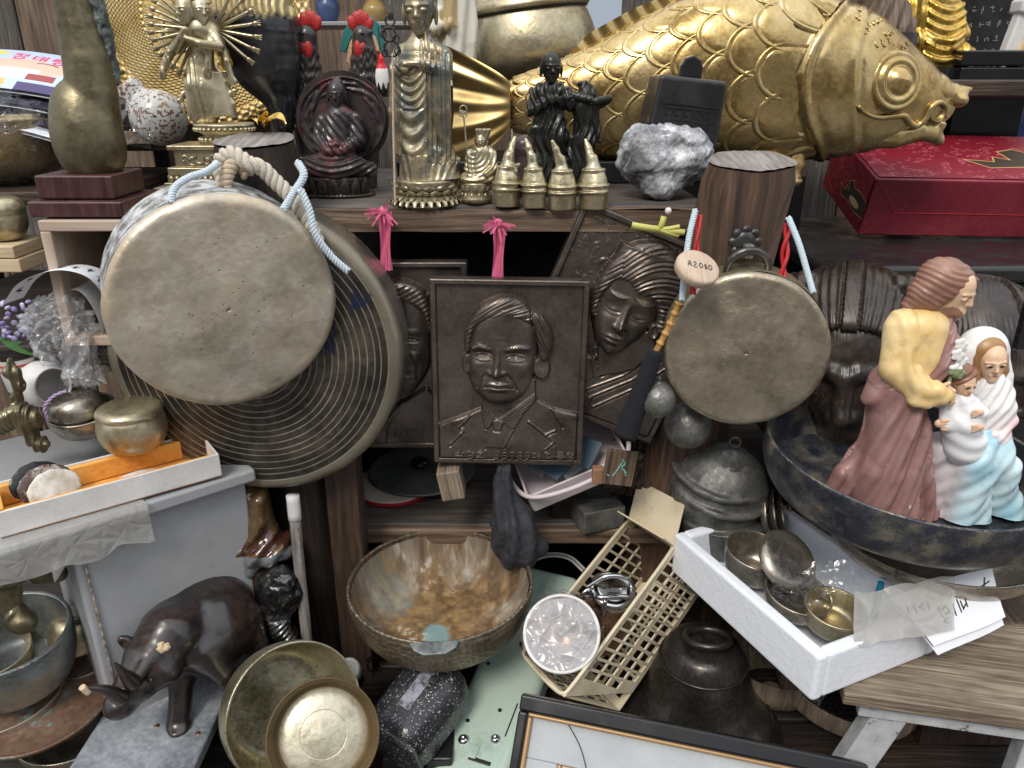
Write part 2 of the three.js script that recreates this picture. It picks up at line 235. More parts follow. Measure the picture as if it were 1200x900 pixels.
M.bronzeMonk = metalMat([[0, 0.13, 0.145, 0.14], [0.4, 0.24, 0.22, 0.165], [0.7, 0.36, 0.3, 0.185], [1, 0.46, 0.4, 0.27]], 0.46, 141, { f: 10, k: 2.8, metal: 0.68, tile: 0.18 });
M.abstract = metalMat([[0, 0.08, 0.07, 0.042], [0.5, 0.15, 0.13, 0.078], [1, 0.22, 0.19, 0.12]], 0.55, 145, { f: 4 });
M.plaque = metalMat([[0, 0.075, 0.06, 0.051], [0.5, 0.125, 0.102, 0.087], [1, 0.175, 0.148, 0.128]], 0.47, 151, { metal: 0.72, f: 6 });
M.iron = metalMat([[0, 0.03, 0.03, 0.03], [0.5, 0.075, 0.075, 0.072], [1, 0.15, 0.145, 0.135]], 0.5, 157, { metal: 0.75 });
M.greyBronze = metalMat([[0, 0.07, 0.07, 0.065], [0.5, 0.14, 0.14, 0.13], [1, 0.24, 0.24, 0.225]], 0.66, 163, { metal: 0.45, f: 7, bs: 0.0009 });
M.darkBell = metalMat([[0, 0.03, 0.027, 0.023], [0.5, 0.065, 0.058, 0.05], [1, 0.12, 0.11, 0.1]], 0.46, 167, { metal: 0.8 });
M.chrome = mat({ color: [0.6, 0.6, 0.6], metal: 1, rough: 0.22, roughMap: ROUGH_METAL, tile: 0.1 });
M.copper = metalMat([[0, 0.13, 0.07, 0.045], [0.5, 0.30, 0.17, 0.11], [1, 0.48, 0.30, 0.21]], 0.4, 171);
M.bluebowl = mat({ map: blotchTex([[0, 0.025, 0.03, 0.042], [0.4, 0.055, 0.06, 0.075], [0.7, 0.11, 0.105, 0.095], [1, 0.2, 0.18, 0.14]], 177, 12, 2.6), metal: 0.55, rough: 0.6, roughMap: ROUGH_WORN, bump: BUMP_FINE, bumpScale: 0.0006, tile: 0.28 });
M.copperTray = mat({ map: blotchTex([[0, 0.10, 0.06, 0.04], [0.5, 0.2, 0.12, 0.08], [0.8, 0.28, 0.19, 0.14], [0.86, 0.22, 0.3, 0.27], [1, 0.3, 0.42, 0.38]], 181, 4, 2.0), metal: 0.5, rough: 0.6, tile: 0.3, bump: BUMP_FINE, bumpScale: 0.0004 });
M.patinaBowl = mat({ map: blotchTex([[0, 0.09, 0.095, 0.09], [0.4, 0.18, 0.2, 0.2], [0.7, 0.26, 0.27, 0.25], [1, 0.36, 0.33, 0.25]], 187, 6, 2.2), metal: 0.65, rough: 0.55, roughMap: ROUGH_WORN, tile: 0.3 });
M.woodLog = mat({ map: woodTex([[0, 0.03, 0.018, 0.012], [0.5, 0.075, 0.042, 0.026], [1, 0.15, 0.09, 0.055]], 201), rough: 0.6, bump: WOOD_BUMP, bumpScale: 0.003, tile: 0.3 });
M.woodDark = mat({ map: woodTex([[0, 0.018, 0.012, 0.009], [0.5, 0.045, 0.027, 0.018], [1, 0.095, 0.06, 0.04]], 207), rough: 0.55, bump: WOOD_BUMP, bumpScale: 0.002, tile: 0.3 });
M.woodBlack = mat({ map: woodTex([[0, 0.008, 0.006, 0.005], [0.5, 0.022, 0.014, 0.01], [1, 0.055, 0.034, 0.023]], 209), rough: 0.62, bump: WOOD_BUMP, bumpScale: 0.002, tile: 0.3 });
M.woodShelf = mat({ map: woodTex([[0, 0.05, 0.032, 0.022], [0.5, 0.13, 0.085, 0.055], [1, 0.24, 0.175, 0.12]], 211, 3, 46, 512), rough: 0.62, bump: WOOD_BUMP, bumpScale: 0.002, tile: 0.35 });
M.woodShelfGrey = mat({ map: woodTex([[0, 0.035, 0.03, 0.025], [0.5, 0.085, 0.073, 0.062], [1, 0.19, 0.165, 0.14]], 213, 3, 46, 512), rough: 0.7, bump: WOOD_BUMP, bumpScale: 0.002, tile: 0.3 });
M.woodGreyTop = mat({ map: woodTex([[0, 0.10, 0.09, 0.08], [0.5, 0.2, 0.18, 0.165], [1, 0.32, 0.3, 0.28]], 217), rough: 0.8, bump: WOOD_BUMP, bumpScale: 0.002, tile: 0.18 });
M.woodStool = mat({ map: woodTex([[0, 0.09, 0.065, 0.045], [0.5, 0.23, 0.18, 0.13], [1, 0.38, 0.31, 0.23]], 221, 3, 30, 512), rough: 0.75, bump: WOOD_BUMP, bumpScale: 0.002, tile: 0.22 });
M.woodPale = mat({ map: woodTex([[0, 0.38, 0.29, 0.22], [0.5, 0.48, 0.38, 0.3], [1, 0.58, 0.48, 0.39]], 227), rough: 0.6, tile: 0.3 });
M.woodPine = mat({ map: woodTex([[0, 0.45, 0.34, 0.2], [0.5, 0.58, 0.45, 0.29], [1, 0.68, 0.56, 0.4]], 229), rough: 0.65, tile: 0.2 });
M.mahogany = mat({ map: woodTex([[0, 0.03, 0.012, 0.012], [0.5, 0.065, 0.027, 0.026], [1, 0.11, 0.05, 0.048]], 231), rough: 0.35, tile: 0.2 });
M.woodCarved = mat({ map: blotchTex([[0, 0.014, 0.011, 0.009], [0.5, 0.028, 0.021, 0.017], [1, 0.06, 0.043, 0.032]], 237, 6, 2.2), rough: 0.52, roughMap: ROUGH_WORN, bump: WOOD_BUMP, bumpScale: 0.0012, tile: 0.22 });
M.woodRhino = mat({ map: blotchTex([[0, 0.009, 0.007, 0.007], [0.6, 0.016, 0.011, 0.01], [1, 0.042, 0.024, 0.018]], 241, 4, 2.4), rough: 0.3, bump: BUMP_COARSE, bumpScale: 0.0006, tile: 0.25, phys: true, clearcoat: 0.55, clearcoatRoughness: 0.22 });
M.black = mat({ color: [0.016, 0.016, 0.017], rough: 0.45, roughMap: ROUGH_WORN, tile: 0.2, bump: BUMP_FINE, bumpScale: 0.0003 });
M.blackGloss = mat({ color: [0.011, 0.011, 0.012], rough: 0.28, phys: true, clearcoat: 0.15, clearcoatRoughness: 0.2, roughMap: ROUGH_WORN, tile: 0.3 });
M.frameBlack = mat({ color: [0.005, 0.005, 0.006], rough: 0.32, roughMap: ROUGH_WORN, tile: 0.25 });
M.greyPaint = mat({ map: blotchTex([[0, 0.24, 0.245, 0.25], [0.2, 0.29, 0.3, 0.31], [1, 0.345, 0.355, 0.37]], 251, 3, 1.7), rough: 0.5, roughMap: ROUGH_WORN, tile: 0.4, bump: BUMP_FINE, bumpScale: 0.0002 });
M.board = mat({ map: blotchTex([[0, 0.13, 0.14, 0.155], [0.45, 0.24, 0.26, 0.285], [0.8, 0.33, 0.35, 0.38], [1, 0.45, 0.46, 0.48]], 257, 5, 2.4), rough: 0.5, roughMap: ROUGH_WORN, tile: 0.3, bump: BUMP_COARSE, bumpScale: 0.0008 });
M.foam = mat({ map: blotchTex([[0, 0.70, 0.74, 0.80], [1, 0.80, 0.83, 0.88]], 261, 30, 1.6), rough: 0.75, bump: BUMP_FINE, bumpScale: 0.0005, bumpTile: 0.12, tile: 0.2 });
M.paper = mat({ map: blotchTex([[0, 0.66, 0.68, 0.72], [1, 0.76, 0.77, 0.79]], 263, 4, 1.6, 256), rough: 0.8, tile: 0.3, side: THREE.DoubleSide });
M.mint = mat({ map: blotchTex([[0, 0.33, 0.42, 0.355], [0.3, 0.42, 0.53, 0.45], [1, 0.47, 0.58, 0.5]], 267, 4, 1.8), rough: 0.38, roughMap: ROUGH_WORN, tile: 0.3, bump: BUMP_FINE, bumpScale: 0.0002 });
M.beige = mat({ map: blotchTex([[0, 0.50, 0.42, 0.28], [0.4, 0.62, 0.54, 0.385], [1, 0.68, 0.60, 0.44]], 271, 5, 1.7, 256), rough: 0.5, tile: 0.2 });
M.white = mat({ map: blotchTex([[0, 0.56, 0.55, 0.53], [1, 0.72, 0.71, 0.69]], 273, 5, 2, 256), rough: 0.5, tile: 0.2 });
M.orange = mat({ map: blotchTex([[0, 0.58, 0.22, 0.035], [0.5, 0.78, 0.36, 0.065], [1, 0.85, 0.5, 0.15]], 277, 4, 2, 256), rough: 0.75, tile: 0.2 });
M.redBox = mat({ map: blotchTex([[0, 0.14, 0.012, 0.024], [0.5, 0.21, 0.02, 0.036], [1, 0.27, 0.034, 0.05]], 281, 4, 1.8, 256), rough: 0.42, tile: 0.3, bump: BUMP_FINE, bumpScale: 0.0003 });
M.cloth = mat({ map: blotchTex([[0, 0.012, 0.013, 0.016], [1, 0.035, 0.037, 0.045]], 283, 10, 2, 256), rough: 0.8, bump: BUMP_FINE, bumpScale: 0.0008, bumpTile: 0.05, tile: 0.12 });
M.rock = mat({ map: blotchTex([[0, 0.12, 0.12, 0.125], [0.5, 0.27, 0.275, 0.285], [0.8, 0.42, 0.43, 0.44], [1, 0.6, 0.61, 0.62]], 287, 8, 2.6), rough: 0.85, bump: BUMP_COARSE, bumpScale: 0.006, tile: 0.22 });
M.ropeWhite = mat({ color: [0.55, 0.5, 0.42], rough: 0.85, bump: BUMP_FINE, bumpScale: 0.001, bumpTile: 0.04 });
M.ropeTan = mat({ color: [0.5, 0.40, 0.29], rough: 0.85, bump: BUMP_FINE, bumpScale: 0.001, bumpTile: 0.04 });
M.ropeBlue = mat({ color: [0.54, 0.63, 0.69], rough: 0.7, bump: BUMP_FINE, bumpScale: 0.001, bumpTile: 0.03 });
M.red = mat({ color: [0.45, 0.015, 0.02], rough: 0.55, bump: BUMP_FINE, bumpScale: 0.0005, bumpTile: 0.05 });
M.pink = mat({ color: [0.75, 0.16, 0.30], rough: 0.5, phys: true, transmission: 0.25, thickness: 0, side: THREE.DoubleSide });
M.yellow = mat({ color: [0.62, 0.60, 0.16], rough: 0.55, phys: true, transmission: 0.2, thickness: 0, side: THREE.DoubleSide });
M.film = mat({ color: [0.97, 0.98, 1.0], phys: true, transmission: 1, thickness: 0, rough: 0.12, ior: 1.5, bump: BUMP_CRINKLE, bumpScale: 0.004, tile: 0.12, side: THREE.DoubleSide });
M.tape = mat({ color: [0.62, 0.61, 0.58], phys: true, transmission: 0.6, thickness: 0, rough: 0.3, bump: BUMP_CRINKLE, bumpScale: 0.003, tile: 0.2, side: THREE.DoubleSide });
M.wrap = mat({ color: [0.9, 0.91, 0.93], phys: true, transmission: 0.66, thickness: 0, rough: 0.2, bump: BUMP_CRINKLE, bumpScale: 0.005, tile: 0.16, side: THREE.DoubleSide });
M.bag = mat({ color: [0.96, 0.97, 0.98], phys: true, transmission: 0.88, thickness: 0, rough: 0.14, bump: BUMP_CRINKLE, bumpScale: 0.006, tile: 0.2, side: THREE.DoubleSide });
M.wall = mat({ map: blotchTex([[0, 0.20, 0.2, 0.2], [1, 0.32, 0.32, 0.32]], 291, 4, 1.8, 256), rough: 0.85, tile: 1.2 });
M.concrete = mat({ map: blotchTex([[0, 0.09, 0.09, 0.088], [1, 0.17, 0.165, 0.16]], 293, 6, 1.8), rough: 0.9, bump: BUMP_FINE, bumpScale: 0.003, tile: 1.0 });
M.brick = mat({ map: blotchTex([[0, 0.12, 0.075, 0.055], [1, 0.24, 0.15, 0.11]], 297, 10, 1.8, 256), rough: 0.9, tile: 1.2 });
M.glassDark = mat({ color: [0.03, 0.035, 0.04], rough: 0.08 });

// ---------------------------------------------------------------- the place: street, stall timbers, backs
structure('street_pavement', new THREE.BoxGeometry(120, 0.1, 120).translate(0, -0.05, 0), M.concrete);
{ // the building across the alley, which the polished brass mirrors
  const b = thing('alley_building', 'brown brick building across the alley from the stall', 'building', V(0, 0, 6.5));
  part('wall', new THREE.BoxGeometry(14, 4.6, 0.3).translate(0, 2.3, 0.15), M.brick, b);
  for (let i = -3; i <= 3; i++) { const w = part('window', rbox(1.1, 1.3, 0.08, 0.01).translate(i * 1.9, 3.2, -0.02), M.white, b); part('pane', new THREE.BoxGeometry(0.94, 1.14, 0.02).translate(i * 1.9, 3.2, -0.07), M.glassDark, w); }
  for (let i = -2; i <= 2; i++) part('shutter', rbox(2.1, 2.1, 0.06, 0.01).translate(i * 2.6, 1.07, -0.03), M.wall, b);
}
const SH1 = 1.278, SH2 = 0.745, TBL = 0.5;   // heights of the upper shelf, lower shelf and low table
{ // low table of weathered boards that carries the bottom of the pile
  const t = thing('stall_table', 'low weathered plank table carrying the bottom of the heap', 'table', V(0, 0, -1.05));
  for (let i = 0; i < 8; i++) part('plank', grainX(rbox(2.5, 0.03, 0.116, 0.004).translate(0, TBL - 0.015 - (i % 2) * 0.002, -0.42 + i * 0.12), i * 0.37), M.woodBlack, t);
  for (const x of [-1.1, 1.1]) for (const z of [-0.38, 0.38]) part('leg', rbox(0.07, TBL - 0.03, 0.07).translate(x, (TBL - 0.03) / 2, z), M.woodDark, t);
}
function log(name, label, topPx, topPy, Z, rTop, botX, botZ, greyTop) {
  const a = PZ(topPx, topPy, Z), b = V(botX, TBL, -botZ), H = a.y - TBL, o = thing(name, label, 'log post', b), r = rng(name.length * 7 + topPx);
  const dx = a.x - b.x, dz = a.z - b.z, ph = r() * 6;
  const g = new THREE.CylinderGeometry(1, 1, 1, 48, 40, true); const P = g.attributes.position;
  for (let i = 0; i < P.count; i++) { const y = P.getY(i) + 0.5, an = Math.atan2(P.getX(i), P.getZ(i)); const rr = rTop * (1.02 - 0.04 * y + 0.05 * Math.sin(an * 2 + ph) + 0.035 * Math.sin(an * 5 + y * 2) + (vn3(Math.cos(an) * 5, y * 3, Math.sin(an) * 5) - 0.5) * 0.05 + (vn3(Math.cos(an) * 22, y * 2, Math.sin(an) * 22, 3) - 0.5) * 0.035) - (y > 0.985 ? 0.006 : 0); P.setXYZ(i, Math.sin(an) * rr + dx * y, y * H - Math.cos(an) * rr * 0.13 * sstep(0.9, 1, y), Math.cos(an) * rr + dz * y); }
  const trunk = mergeVertices(g, 1e-5); trunk.deleteAttribute('uv'); trunk.computeVertexNormals(); part('trunk', g, topPx < 600 ? M.woodBlack : M.woodLog, o); g.computeVertexNormals();
  const cap = grid(64, 10, (u, v) => { const an = u * 6.28319, rr = (rTop * (0.98 + 0.05 * Math.sin(an * 2 + ph) + 0.035 * Math.sin(an * 5 + 2)) - 0.004) * v; return V(Math.sin(an) * rr + dx, H + 0.003 - Math.cos(an) * rr * 0.13 + (vn3(Math.sin(an) * v * 9, 1, Math.cos(an) * v * 9) - 0.5) * 0.0015, Math.cos(an) * rr + dz); });
  part('cut_end', cap, M.woodGreyTop, o); return o;
}
log('log_post', 'weathered log post behind the two hanging gongs with grey sawn top', 299, 166, 1.06, 0.054, -0.318, 1.1);
log('log_post', 'brown log post with iron ring pull beside the grey rock', 881, 190, 1.06, 0.062, 0.25, 1.2);
{ // shelves and the dark cupboard back
  const x0 = PZ(352, 250, 1.1).x, x1 = PZ(830, 250, 1.1).x;
  const s = thing('upper_shelf', 'weathered wooden shelf board under the row of small statues', 'shelf', V((x0 + x1) / 2, SH1, -1.33));
  part('board', grainX(rbox(x1 - x0, 0.034, 0.46, 0.006).translate(0, -0.017, 0)), M.woodShelfGrey, s);
  const f = new THREE.BoxGeometry(x1 - x0, 0.03, 0.02, 60, 3, 2); displace(f, (x, y, z) => (vn3(x * 14, y * 60, z * 40) - 0.5) * 0.008); part('front_edge', grainX(f).translate(0, -0.02, 0.236), M.woodShelf, s);
  const l0 = PZ(408, 600, 1.08).x, l1 = 0.62;
  const l = thing('lower_shelf', 'lower wooden shelf board under the framed reliefs with discs on it', 'shelf', V((l0 + l1) / 2, SH2, -1.325));
  part('board', grainX(rbox(l1 - l0, 0.03, 0.42, 0.006).translate(0, -0.015, 0)), M.woodShelfGrey, l);
  part('front_edge', grainX(rbox(l1 - l0, 0.028, 0.014, 0.004).translate(0, -0.016, 0.219)), M.woodShelf, l);
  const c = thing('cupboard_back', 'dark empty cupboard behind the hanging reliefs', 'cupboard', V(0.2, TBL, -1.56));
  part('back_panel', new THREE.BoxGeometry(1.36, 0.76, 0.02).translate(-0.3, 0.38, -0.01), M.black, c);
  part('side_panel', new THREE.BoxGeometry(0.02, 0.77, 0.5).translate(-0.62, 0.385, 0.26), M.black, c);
}
// ---------------------------------------------------------------- bowls, gongs and other turned things
function bowlGeo({ R, H, foot = R * 0.45, t = 0.003, e = 0.8, lip = 0, seg = 64, dent = 0, seed = 1 }) {
  const o = [[0, 0.0]], n = 18; o.push([foot * 0.85, 0], [foot, 0.002]);
  const prof = a => [foot + (R - foot) * Math.pow(Math.sin(a), e), H * (1 - Math.pow(Math.cos(a), 1))];
  for (let i = 1; i <= n; i++) { const p = prof(i / n * Math.PI / 2); o.push(p); }
  if (lip) o.push([R + lip, H + lip * 0.3]);
  const last = o[o.length - 1]; o.push([last[0] - t * 0.3, last[1] + t * 0.5], [last[0] - t, last[1] + t * 0.2]);
  for (let i = n; i >= 1; i--) { const p = prof(i / n * Math.PI / 2); o.push([Math.max(0, p[0] - t), p[1] + t * (1 - i / n)]); }
  o.push([foot * 0.8, t], [0, t]);
  const g = lathe(o, seg); if (dent) { const P = g.attributes.position; for (let i = 0; i < P.count; i++) { const x = P.getX(i), y = P.getY(i), z = P.getZ(i), k = 1 + (vn3(x * 9 + seed, y * 9, z * 9) - 0.5) * dent; P.setXYZ(i, x * k, y, z * k); } g.computeVertexNormals(); }
  return g;
}
function bowl(name, label, cat, px, py, Z, o, m, axis = V(0, 1, 0), group) { const C = PZ(px, py, Z), a = axis.clone().normalize(); const b = solo(name, label, cat, bowlGeo(o), m, C.addScaledVector(a, -o.H), group); b.quaternion.copy(qTo(a)); return b; }
function planarUV(g, R) { const P = g.attributes.position, uv = new Float32Array(P.count * 2); for (let i = 0; i < P.count; i++) { uv[2 * i] = P.getX(i) / (2 * R) + 0.5; uv[2 * i + 1] = 0.5 - P.getZ(i) / (2 * R); } g.setAttribute('uv', new THREE.BufferAttribute(uv, 2)); return keep(g); }
function gong(name, label, px, py, Z, R, normal, depth, faceTex, rimMat, o = {}) {
  const t = thing(name, label, 'gong', PZ(px, py, Z)); t.quaternion.copy(qTo(normal)); t.rotateY(o.spin || 0);
  const edge = o.edge || 0.008, pr = [[0, 0]];
  for (let i = 1; i <= 48; i++) { const r = (R - edge) * i / 48; pr.push([r, o.prof ? o.prof(r / R) : 0]); }
  const y0 = pr[48][1]; for (let i = 1; i <= 6; i++) { const a = i / 6 * Math.PI / 2; pr.push([R - edge + edge * Math.sin(a), y0 - edge * (1 - Math.cos(a))]); }
  const fg = lathe(pr.map(p => p).reverse(), 96); displace(fg, (x, y, z) => (vn3(x * 40, 3, z * 40, 4) - 0.5) * 0.0016 * (o.wob ?? 1) + (vn3(x * 12, 5, z * 12, 9) - 0.5) * 0.004 * (o.wob ?? 1));
  part('face', planarUV(fg, R), mat({ map: faceTex.c, metal: o.metal ?? 0.75, rough: o.rough ?? 0.55, roughMap: faceTex.r, bump: faceTex.b, bumpScale: o.bs ?? 0.0015, tile: 1 }), t);
  const e = R - 0.0005; part('rim', lathe([[e - 0.004, y0 - edge], [e - 0.012, y0 - depth], [e - 0.006, y0 - depth - 0.004], [e, y0 - depth], [e - 0.002, y0 - depth * 0.5], [e, y0 - edge]].reverse(), 96), rimMat, t);
  return t;
}
{ // small front gong: pale hammered face with lathe rings and pits
  const pit = rng(5), pits = Array.from({ length: 70 }, () => { const a = pit() * 6.28, r = Math.pow(pit(), 0.8) * 0.42; return [0.5 + Math.cos(a) * r, 0.5 + Math.sin(a) * r, 0.0012 + pit() * 0.0035]; });
  const PN = 512, pr = new Uint8Array(PN * PN); for (const [x, y, r] of pits) for (let j = Math.floor((y - r) * PN); j <= (y + r) * PN; j++) for (let i = Math.floor((x - r) * PN); i <= (x + r) * PN; i++) if (Math.hypot(i / PN - x, j / PN - y) < r) pr[j * PN + i] = 1;
  const pv = (u, v) => pr[(v * PN | 0) * PN + (u * PN | 0)];
  const face = (seed, lo, mid, hi, warm, rings) => ({
    c: makeTex(512, (u, v) => { const r = Math.hypot(u - 0.5, v - 0.5) * 2, a = Math.atan2(v - 0.5, u - 0.5), f = fbm2(u, v, 6, 6, seed), g = fbm2(u, v, 34, 3, seed + 40), st = fbm2((a / 6.2832 + 1) % 1, r * 0.999, 14, 3, seed + 50, 3), ring = 0.5 + 0.5 * Math.sin(r * rings + f * 2); const t = ctr(f * 0.6 + g * 0.28 + st * 0.12, 2.2) + (ring - 0.5) * 0.035; let c = ramp([[0, ...lo], [0.5, ...mid], [1, ...hi]], t); const w = sstep(0.5, 0.72, fbm2(u, v, 4, 4, seed + 70)); c = c.map((x, i) => lerp(x, warm[i], w * 0.5)); if (r < 0.9) { const p = pv(u, v); c = c.map(x => x * (1 - 0.6 * p)); } return c; }),
    r: makeTex(512, (u, v) => [0, clamp(0.62 + ctr(fbm2(u, v, 9, 5, seed + 8), 2) * 0.38), 0], false),
    b: makeTex(512, (u, v) => { const r = Math.hypot(u - 0.5, v - 0.5) * 2; return 0.55 * fbm2(u, v, 14, 4, seed + 11) + 0.035 * (0.5 + 0.5 * Math.sin(r * rings)) + 0.3 * fbm2(u, v, 40, 2, seed + 15) - 0.25 * (r < 0.9 ? pv(u, v) : 0); }, false) });
  const F1 = face(301, [0.36, 0.315, 0.245], [0.52, 0.46, 0.365], [0.64, 0.585, 0.49], [0.56, 0.45, 0.3], 330);
  const crust = mat({ map: blotchTex([[0, 0.12, 0.11, 0.1], [0.4, 0.28, 0.28, 0.27], [0.7, 0.48, 0.5, 0.5], [1, 0.62, 0.64, 0.64]], 311, 18, 2.6), metal: 0.25, rough: 0.7, bump: BUMP_COARSE, bumpScale: 0.003, tile: 0.22 });
  gong('hand_gong', 'pale round brass gong with pitted face hanging in front of the ringed gong', 268, 362, 0.9, 0.136, V(0.46, -0.08, 0.9), 0.095, F1, crust, { prof: r => 0.003 * Math.cos(r * 3) - 0.004 * r * r, edge: 0.012, metal: 0.7, rough: 0.62 });
  // large dark gong with turned rings
  const RA = new Float32Array(2048); for (let j = 0; j < 2048; j++) { const r = j / 1400; for (let i = 0; i < 17; i++) { const d = Math.abs(r - (0.16 + i * 0.047 + (i % 3) * 0.003)); if (d < 0.005) RA[j] = 1 - d / 0.005; } } const ringAt = r => RA[clamp(r * 1400 | 0, 0, 2047)];
  const F2 = {
    c: makeTex(512, (u, v) => { const r = Math.hypot(u - 0.5, v - 0.5) * 2, f = fbm2(u, v, 7, 6, 331), g = fbm2(u, v, 50, 2, 341), w = fbm2(u, v, 3, 3, 344); let c = ramp([[0, 0.028, 0.024, 0.02], [0.5, 0.055, 0.046, 0.036], [1, 0.11, 0.092, 0.07]], ctr(f * 0.7 + g * 0.3, 2.6)); if (r > 0.9) c = c.map((x, i) => lerp(x, [0.30, 0.27, 0.2][i], sstep(0.9, 0.93, r) * (0.55 + 0.4 * f))); const m = ringAt(r + (w - 0.5) * 0.004) * (0.45 + 0.75 * fbm2(u, v, 20, 2, 351)); c = c.map((x, i) => lerp(x, [0.46, 0.42, 0.34][i], clamp(m))); const bl = sstep(0.61, 0.7, fbm2(u, v, 11, 4, 361)) * (u > 0.55 && v > 0.25 && v < 0.62 ? 1 : 0.0); return c.map((x, i) => lerp(x, [0.018, 0.028, 0.07][i], bl * 0.85)); }),
    r: makeTex(512, (u, v) => [0, clamp(0.6 + ctr(fbm2(u, v, 9, 5, 371), 2) * 0.4), 0], false),
    b: makeTex(512, (u, v) => { const r = Math.hypot(u - 0.5, v - 0.5) * 2; return 0.6 + 0.3 * fbm2(u, v, 20, 4, 381) - 0.35 * ringAt(r); }, false) };
  gong('ringed_gong', 'large dark gong with fine turned rings hanging behind the pale gong', 293, 417, 0.985, 0.206, V(-0.03, 0.06, 1), 0.07, F2, M.silverBowl, { prof: r => -0.006 * r * r, edge: 0.014, metal: 0.6, rough: 0.55, spin: 0.3 });
  const F3 = face(401, [0.26, 0.22, 0.16], [0.38, 0.33, 0.245], [0.48, 0.425, 0.33], [0.42, 0.35, 0.24], 240);
  gong('small_gong', 'small plain bronze gong hanging from the iron ring log', 874, 413, 0.955, 0.1075, V(-0.17, 0.0, 1), 0.06, F3, M.brass, { prof: r => 0.003 - 0.004 * r * r, edge: 0.01, metal: 0.8, rough: 0.5, spin: 2 });
}
function rope(pts, r, strands = 3, turns = 10, seg = 120) { // twisted rope of several strands
  const c = new THREE.CatmullRomCurve3(pts, false, 'centripetal'), fr = c.computeFrenetFrames(seg, false), gs = [];
  for (let s = 0; s < strands; s++) { const q = []; for (let i = 0; i <= seg; i++) { const a = i / seg * turns * 6.283 + s / strands * 6.283, p = c.getPointAt(i / seg).addScaledVector(fr.normals[i], Math.cos(a) * r * 0.6).addScaledVector(fr.binormals[i], Math.sin(a) * r * 0.6); q.push(p); } gs.push(taper(q, r * 0.5, seg, 7)); }
  return merge(gs);
}
const pathZ = (arr) => arr.map(([px, py, Z]) => PZ(px, py, Z));
function ropeThing(name, label, arr, r, strands, turns, m, group) { const pts = pathZ(arr), b = pts[0].clone(); const g = rope(pts.map(p => p.sub(b)), r, strands, turns); return solo(name, label, 'rope', g, m, b, group); }
ropeThing('twisted_rope', 'thick cream twisted rope knotted round the left log', [[262, 212, 0.985], [258, 190, 0.985], [272, 180, 0.98], [292, 192, 0.975], [305, 196, 0.98], [322, 212, 0.985], [345, 235, 0.985], [362, 262, 0.985], [372, 285, 0.985]], 0.0095, 3, 7, M.ropeWhite);
ropeThing('twisted_rope', 'short tan rope loop hooked over the left log', [[290, 205, 0.985], [280, 188, 0.98], [268, 200, 0.97], [262, 222, 0.96]], 0.0085, 3, 3, M.ropeTan);
ropeThing('braided_cord', 'pale blue braided cord tied to the pale gong rim', [[255, 192, 0.96], [240, 202, 0.93], [222, 208, 0.915], [205, 220, 0.9], [199, 238, 0.885]], 0.0042, 3, 9, M.ropeBlue);
ropeThing('braided_cord', 'pale blue braided cord hanging over the ringed gong', [[349, 190, 0.985], [356, 205, 0.975], [345, 225, 0.965], [332, 246, 0.955]], 0.0047, 3, 7, M.ropeBlue);
ropeThing('braided_cord', 'blue and white cord end trailing across the ringed gong', [[352, 222, 0.96], [362, 245, 0.955], [370, 275, 0.95], [388, 300, 0.955], [408, 318, 0.96]], 0.0045, 3, 9, M.ropeBlue);
ropeThing('braided_cord', 'blue and white cord at the left of the small gong', [[815, 246, 0.99], [808, 275, 0.975], [803, 310, 0.96], [799, 352, 0.94]], 0.0038, 3, 12, M.ropeBlue);
ropeThing('braided_cord', 'blue and white cord right of the brown log', [[924, 255, 0.99], [936, 285, 0.97], [945, 315, 0.955], [953, 343, 0.94]], 0.0038, 3, 12, M.ropeBlue);
ropeThing('red_rope', 'red cord hanging at the left of the brown log', [[819, 252, 1.0], [817, 280, 0.985], [814, 312, 0.975], [812, 345, 0.96]], 0.0042, 2, 1, M.red);
ropeThing('red_rope', 'red cord hanging at the right of the brown log', [[924, 262, 1.0], [921, 285, 0.99], [919, 305, 0.985], [917, 325, 0.98]], 0.0055, 2, 1, M.red);

// ---- bowls low on the left
const UP = V(0, 1, 0);
bowl('bronze_basin', 'large grey green bronze basin holding other bowls on the left', 'bowl', 6, 742, 0.86, { R: 0.082, H: 0.085, foot: 0.05, t: 0.006, e: 0.5, dent: 0.02 }, M.patinaBowl, V(0.05, 1, 0.1));
bowl('bronze_bowl', 'brass bowl nested in the grey green basin', 'bowl', -12, 762, 0.88, { R: 0.052, H: 0.05, foot: 0.028, t: 0.003 }, M.brass, V(0.1, 1, 0.12));
bowl('bronze_bowl', 'wide brown bronze bowl under the grey green basin', 'bowl', 5, 812, 0.86, { R: 0.078, H: 0.045, foot: 0.05, t: 0.003 }, M.silverBowl, V(0.0, 1, 0.05));
{ const t = bowl('copper_tray', 'flat copper tray with green patina under the basins', 'tray', 42, 818, 0.85, { R: 0.1, H: 0.012, foot: 0.085, t: 0.003, e: 1 }, M.copperTray, V(0.05, 1, 0.06)); }
bowl('bronze_plate', 'dark bronze plate at the bottom of the bowl pile', 'plate', 85, 848, 0.86, { R: 0.075, H: 0.03, foot: 0.05, t: 0.003 }, M.silverBowl, UP);
bowl('brass_bowl', 'small upside down brass bowl against the grey cabinet', 'bowl', 94, 752, 0.94, { R: 0.042, H: 0.05, foot: 0.015, t: 0.003, e: 0.7 }, M.brass, V(0.05, -1, 0.1));
bowl('brass_bowl', 'brass bowl wrapped in film under the small upside down bowl', 'bowl', 98, 768, 0.935, { R: 0.046, H: 0.04, foot: 0.02, t: 0.003 }, M.silverBowl, V(0, 1, 0.1));
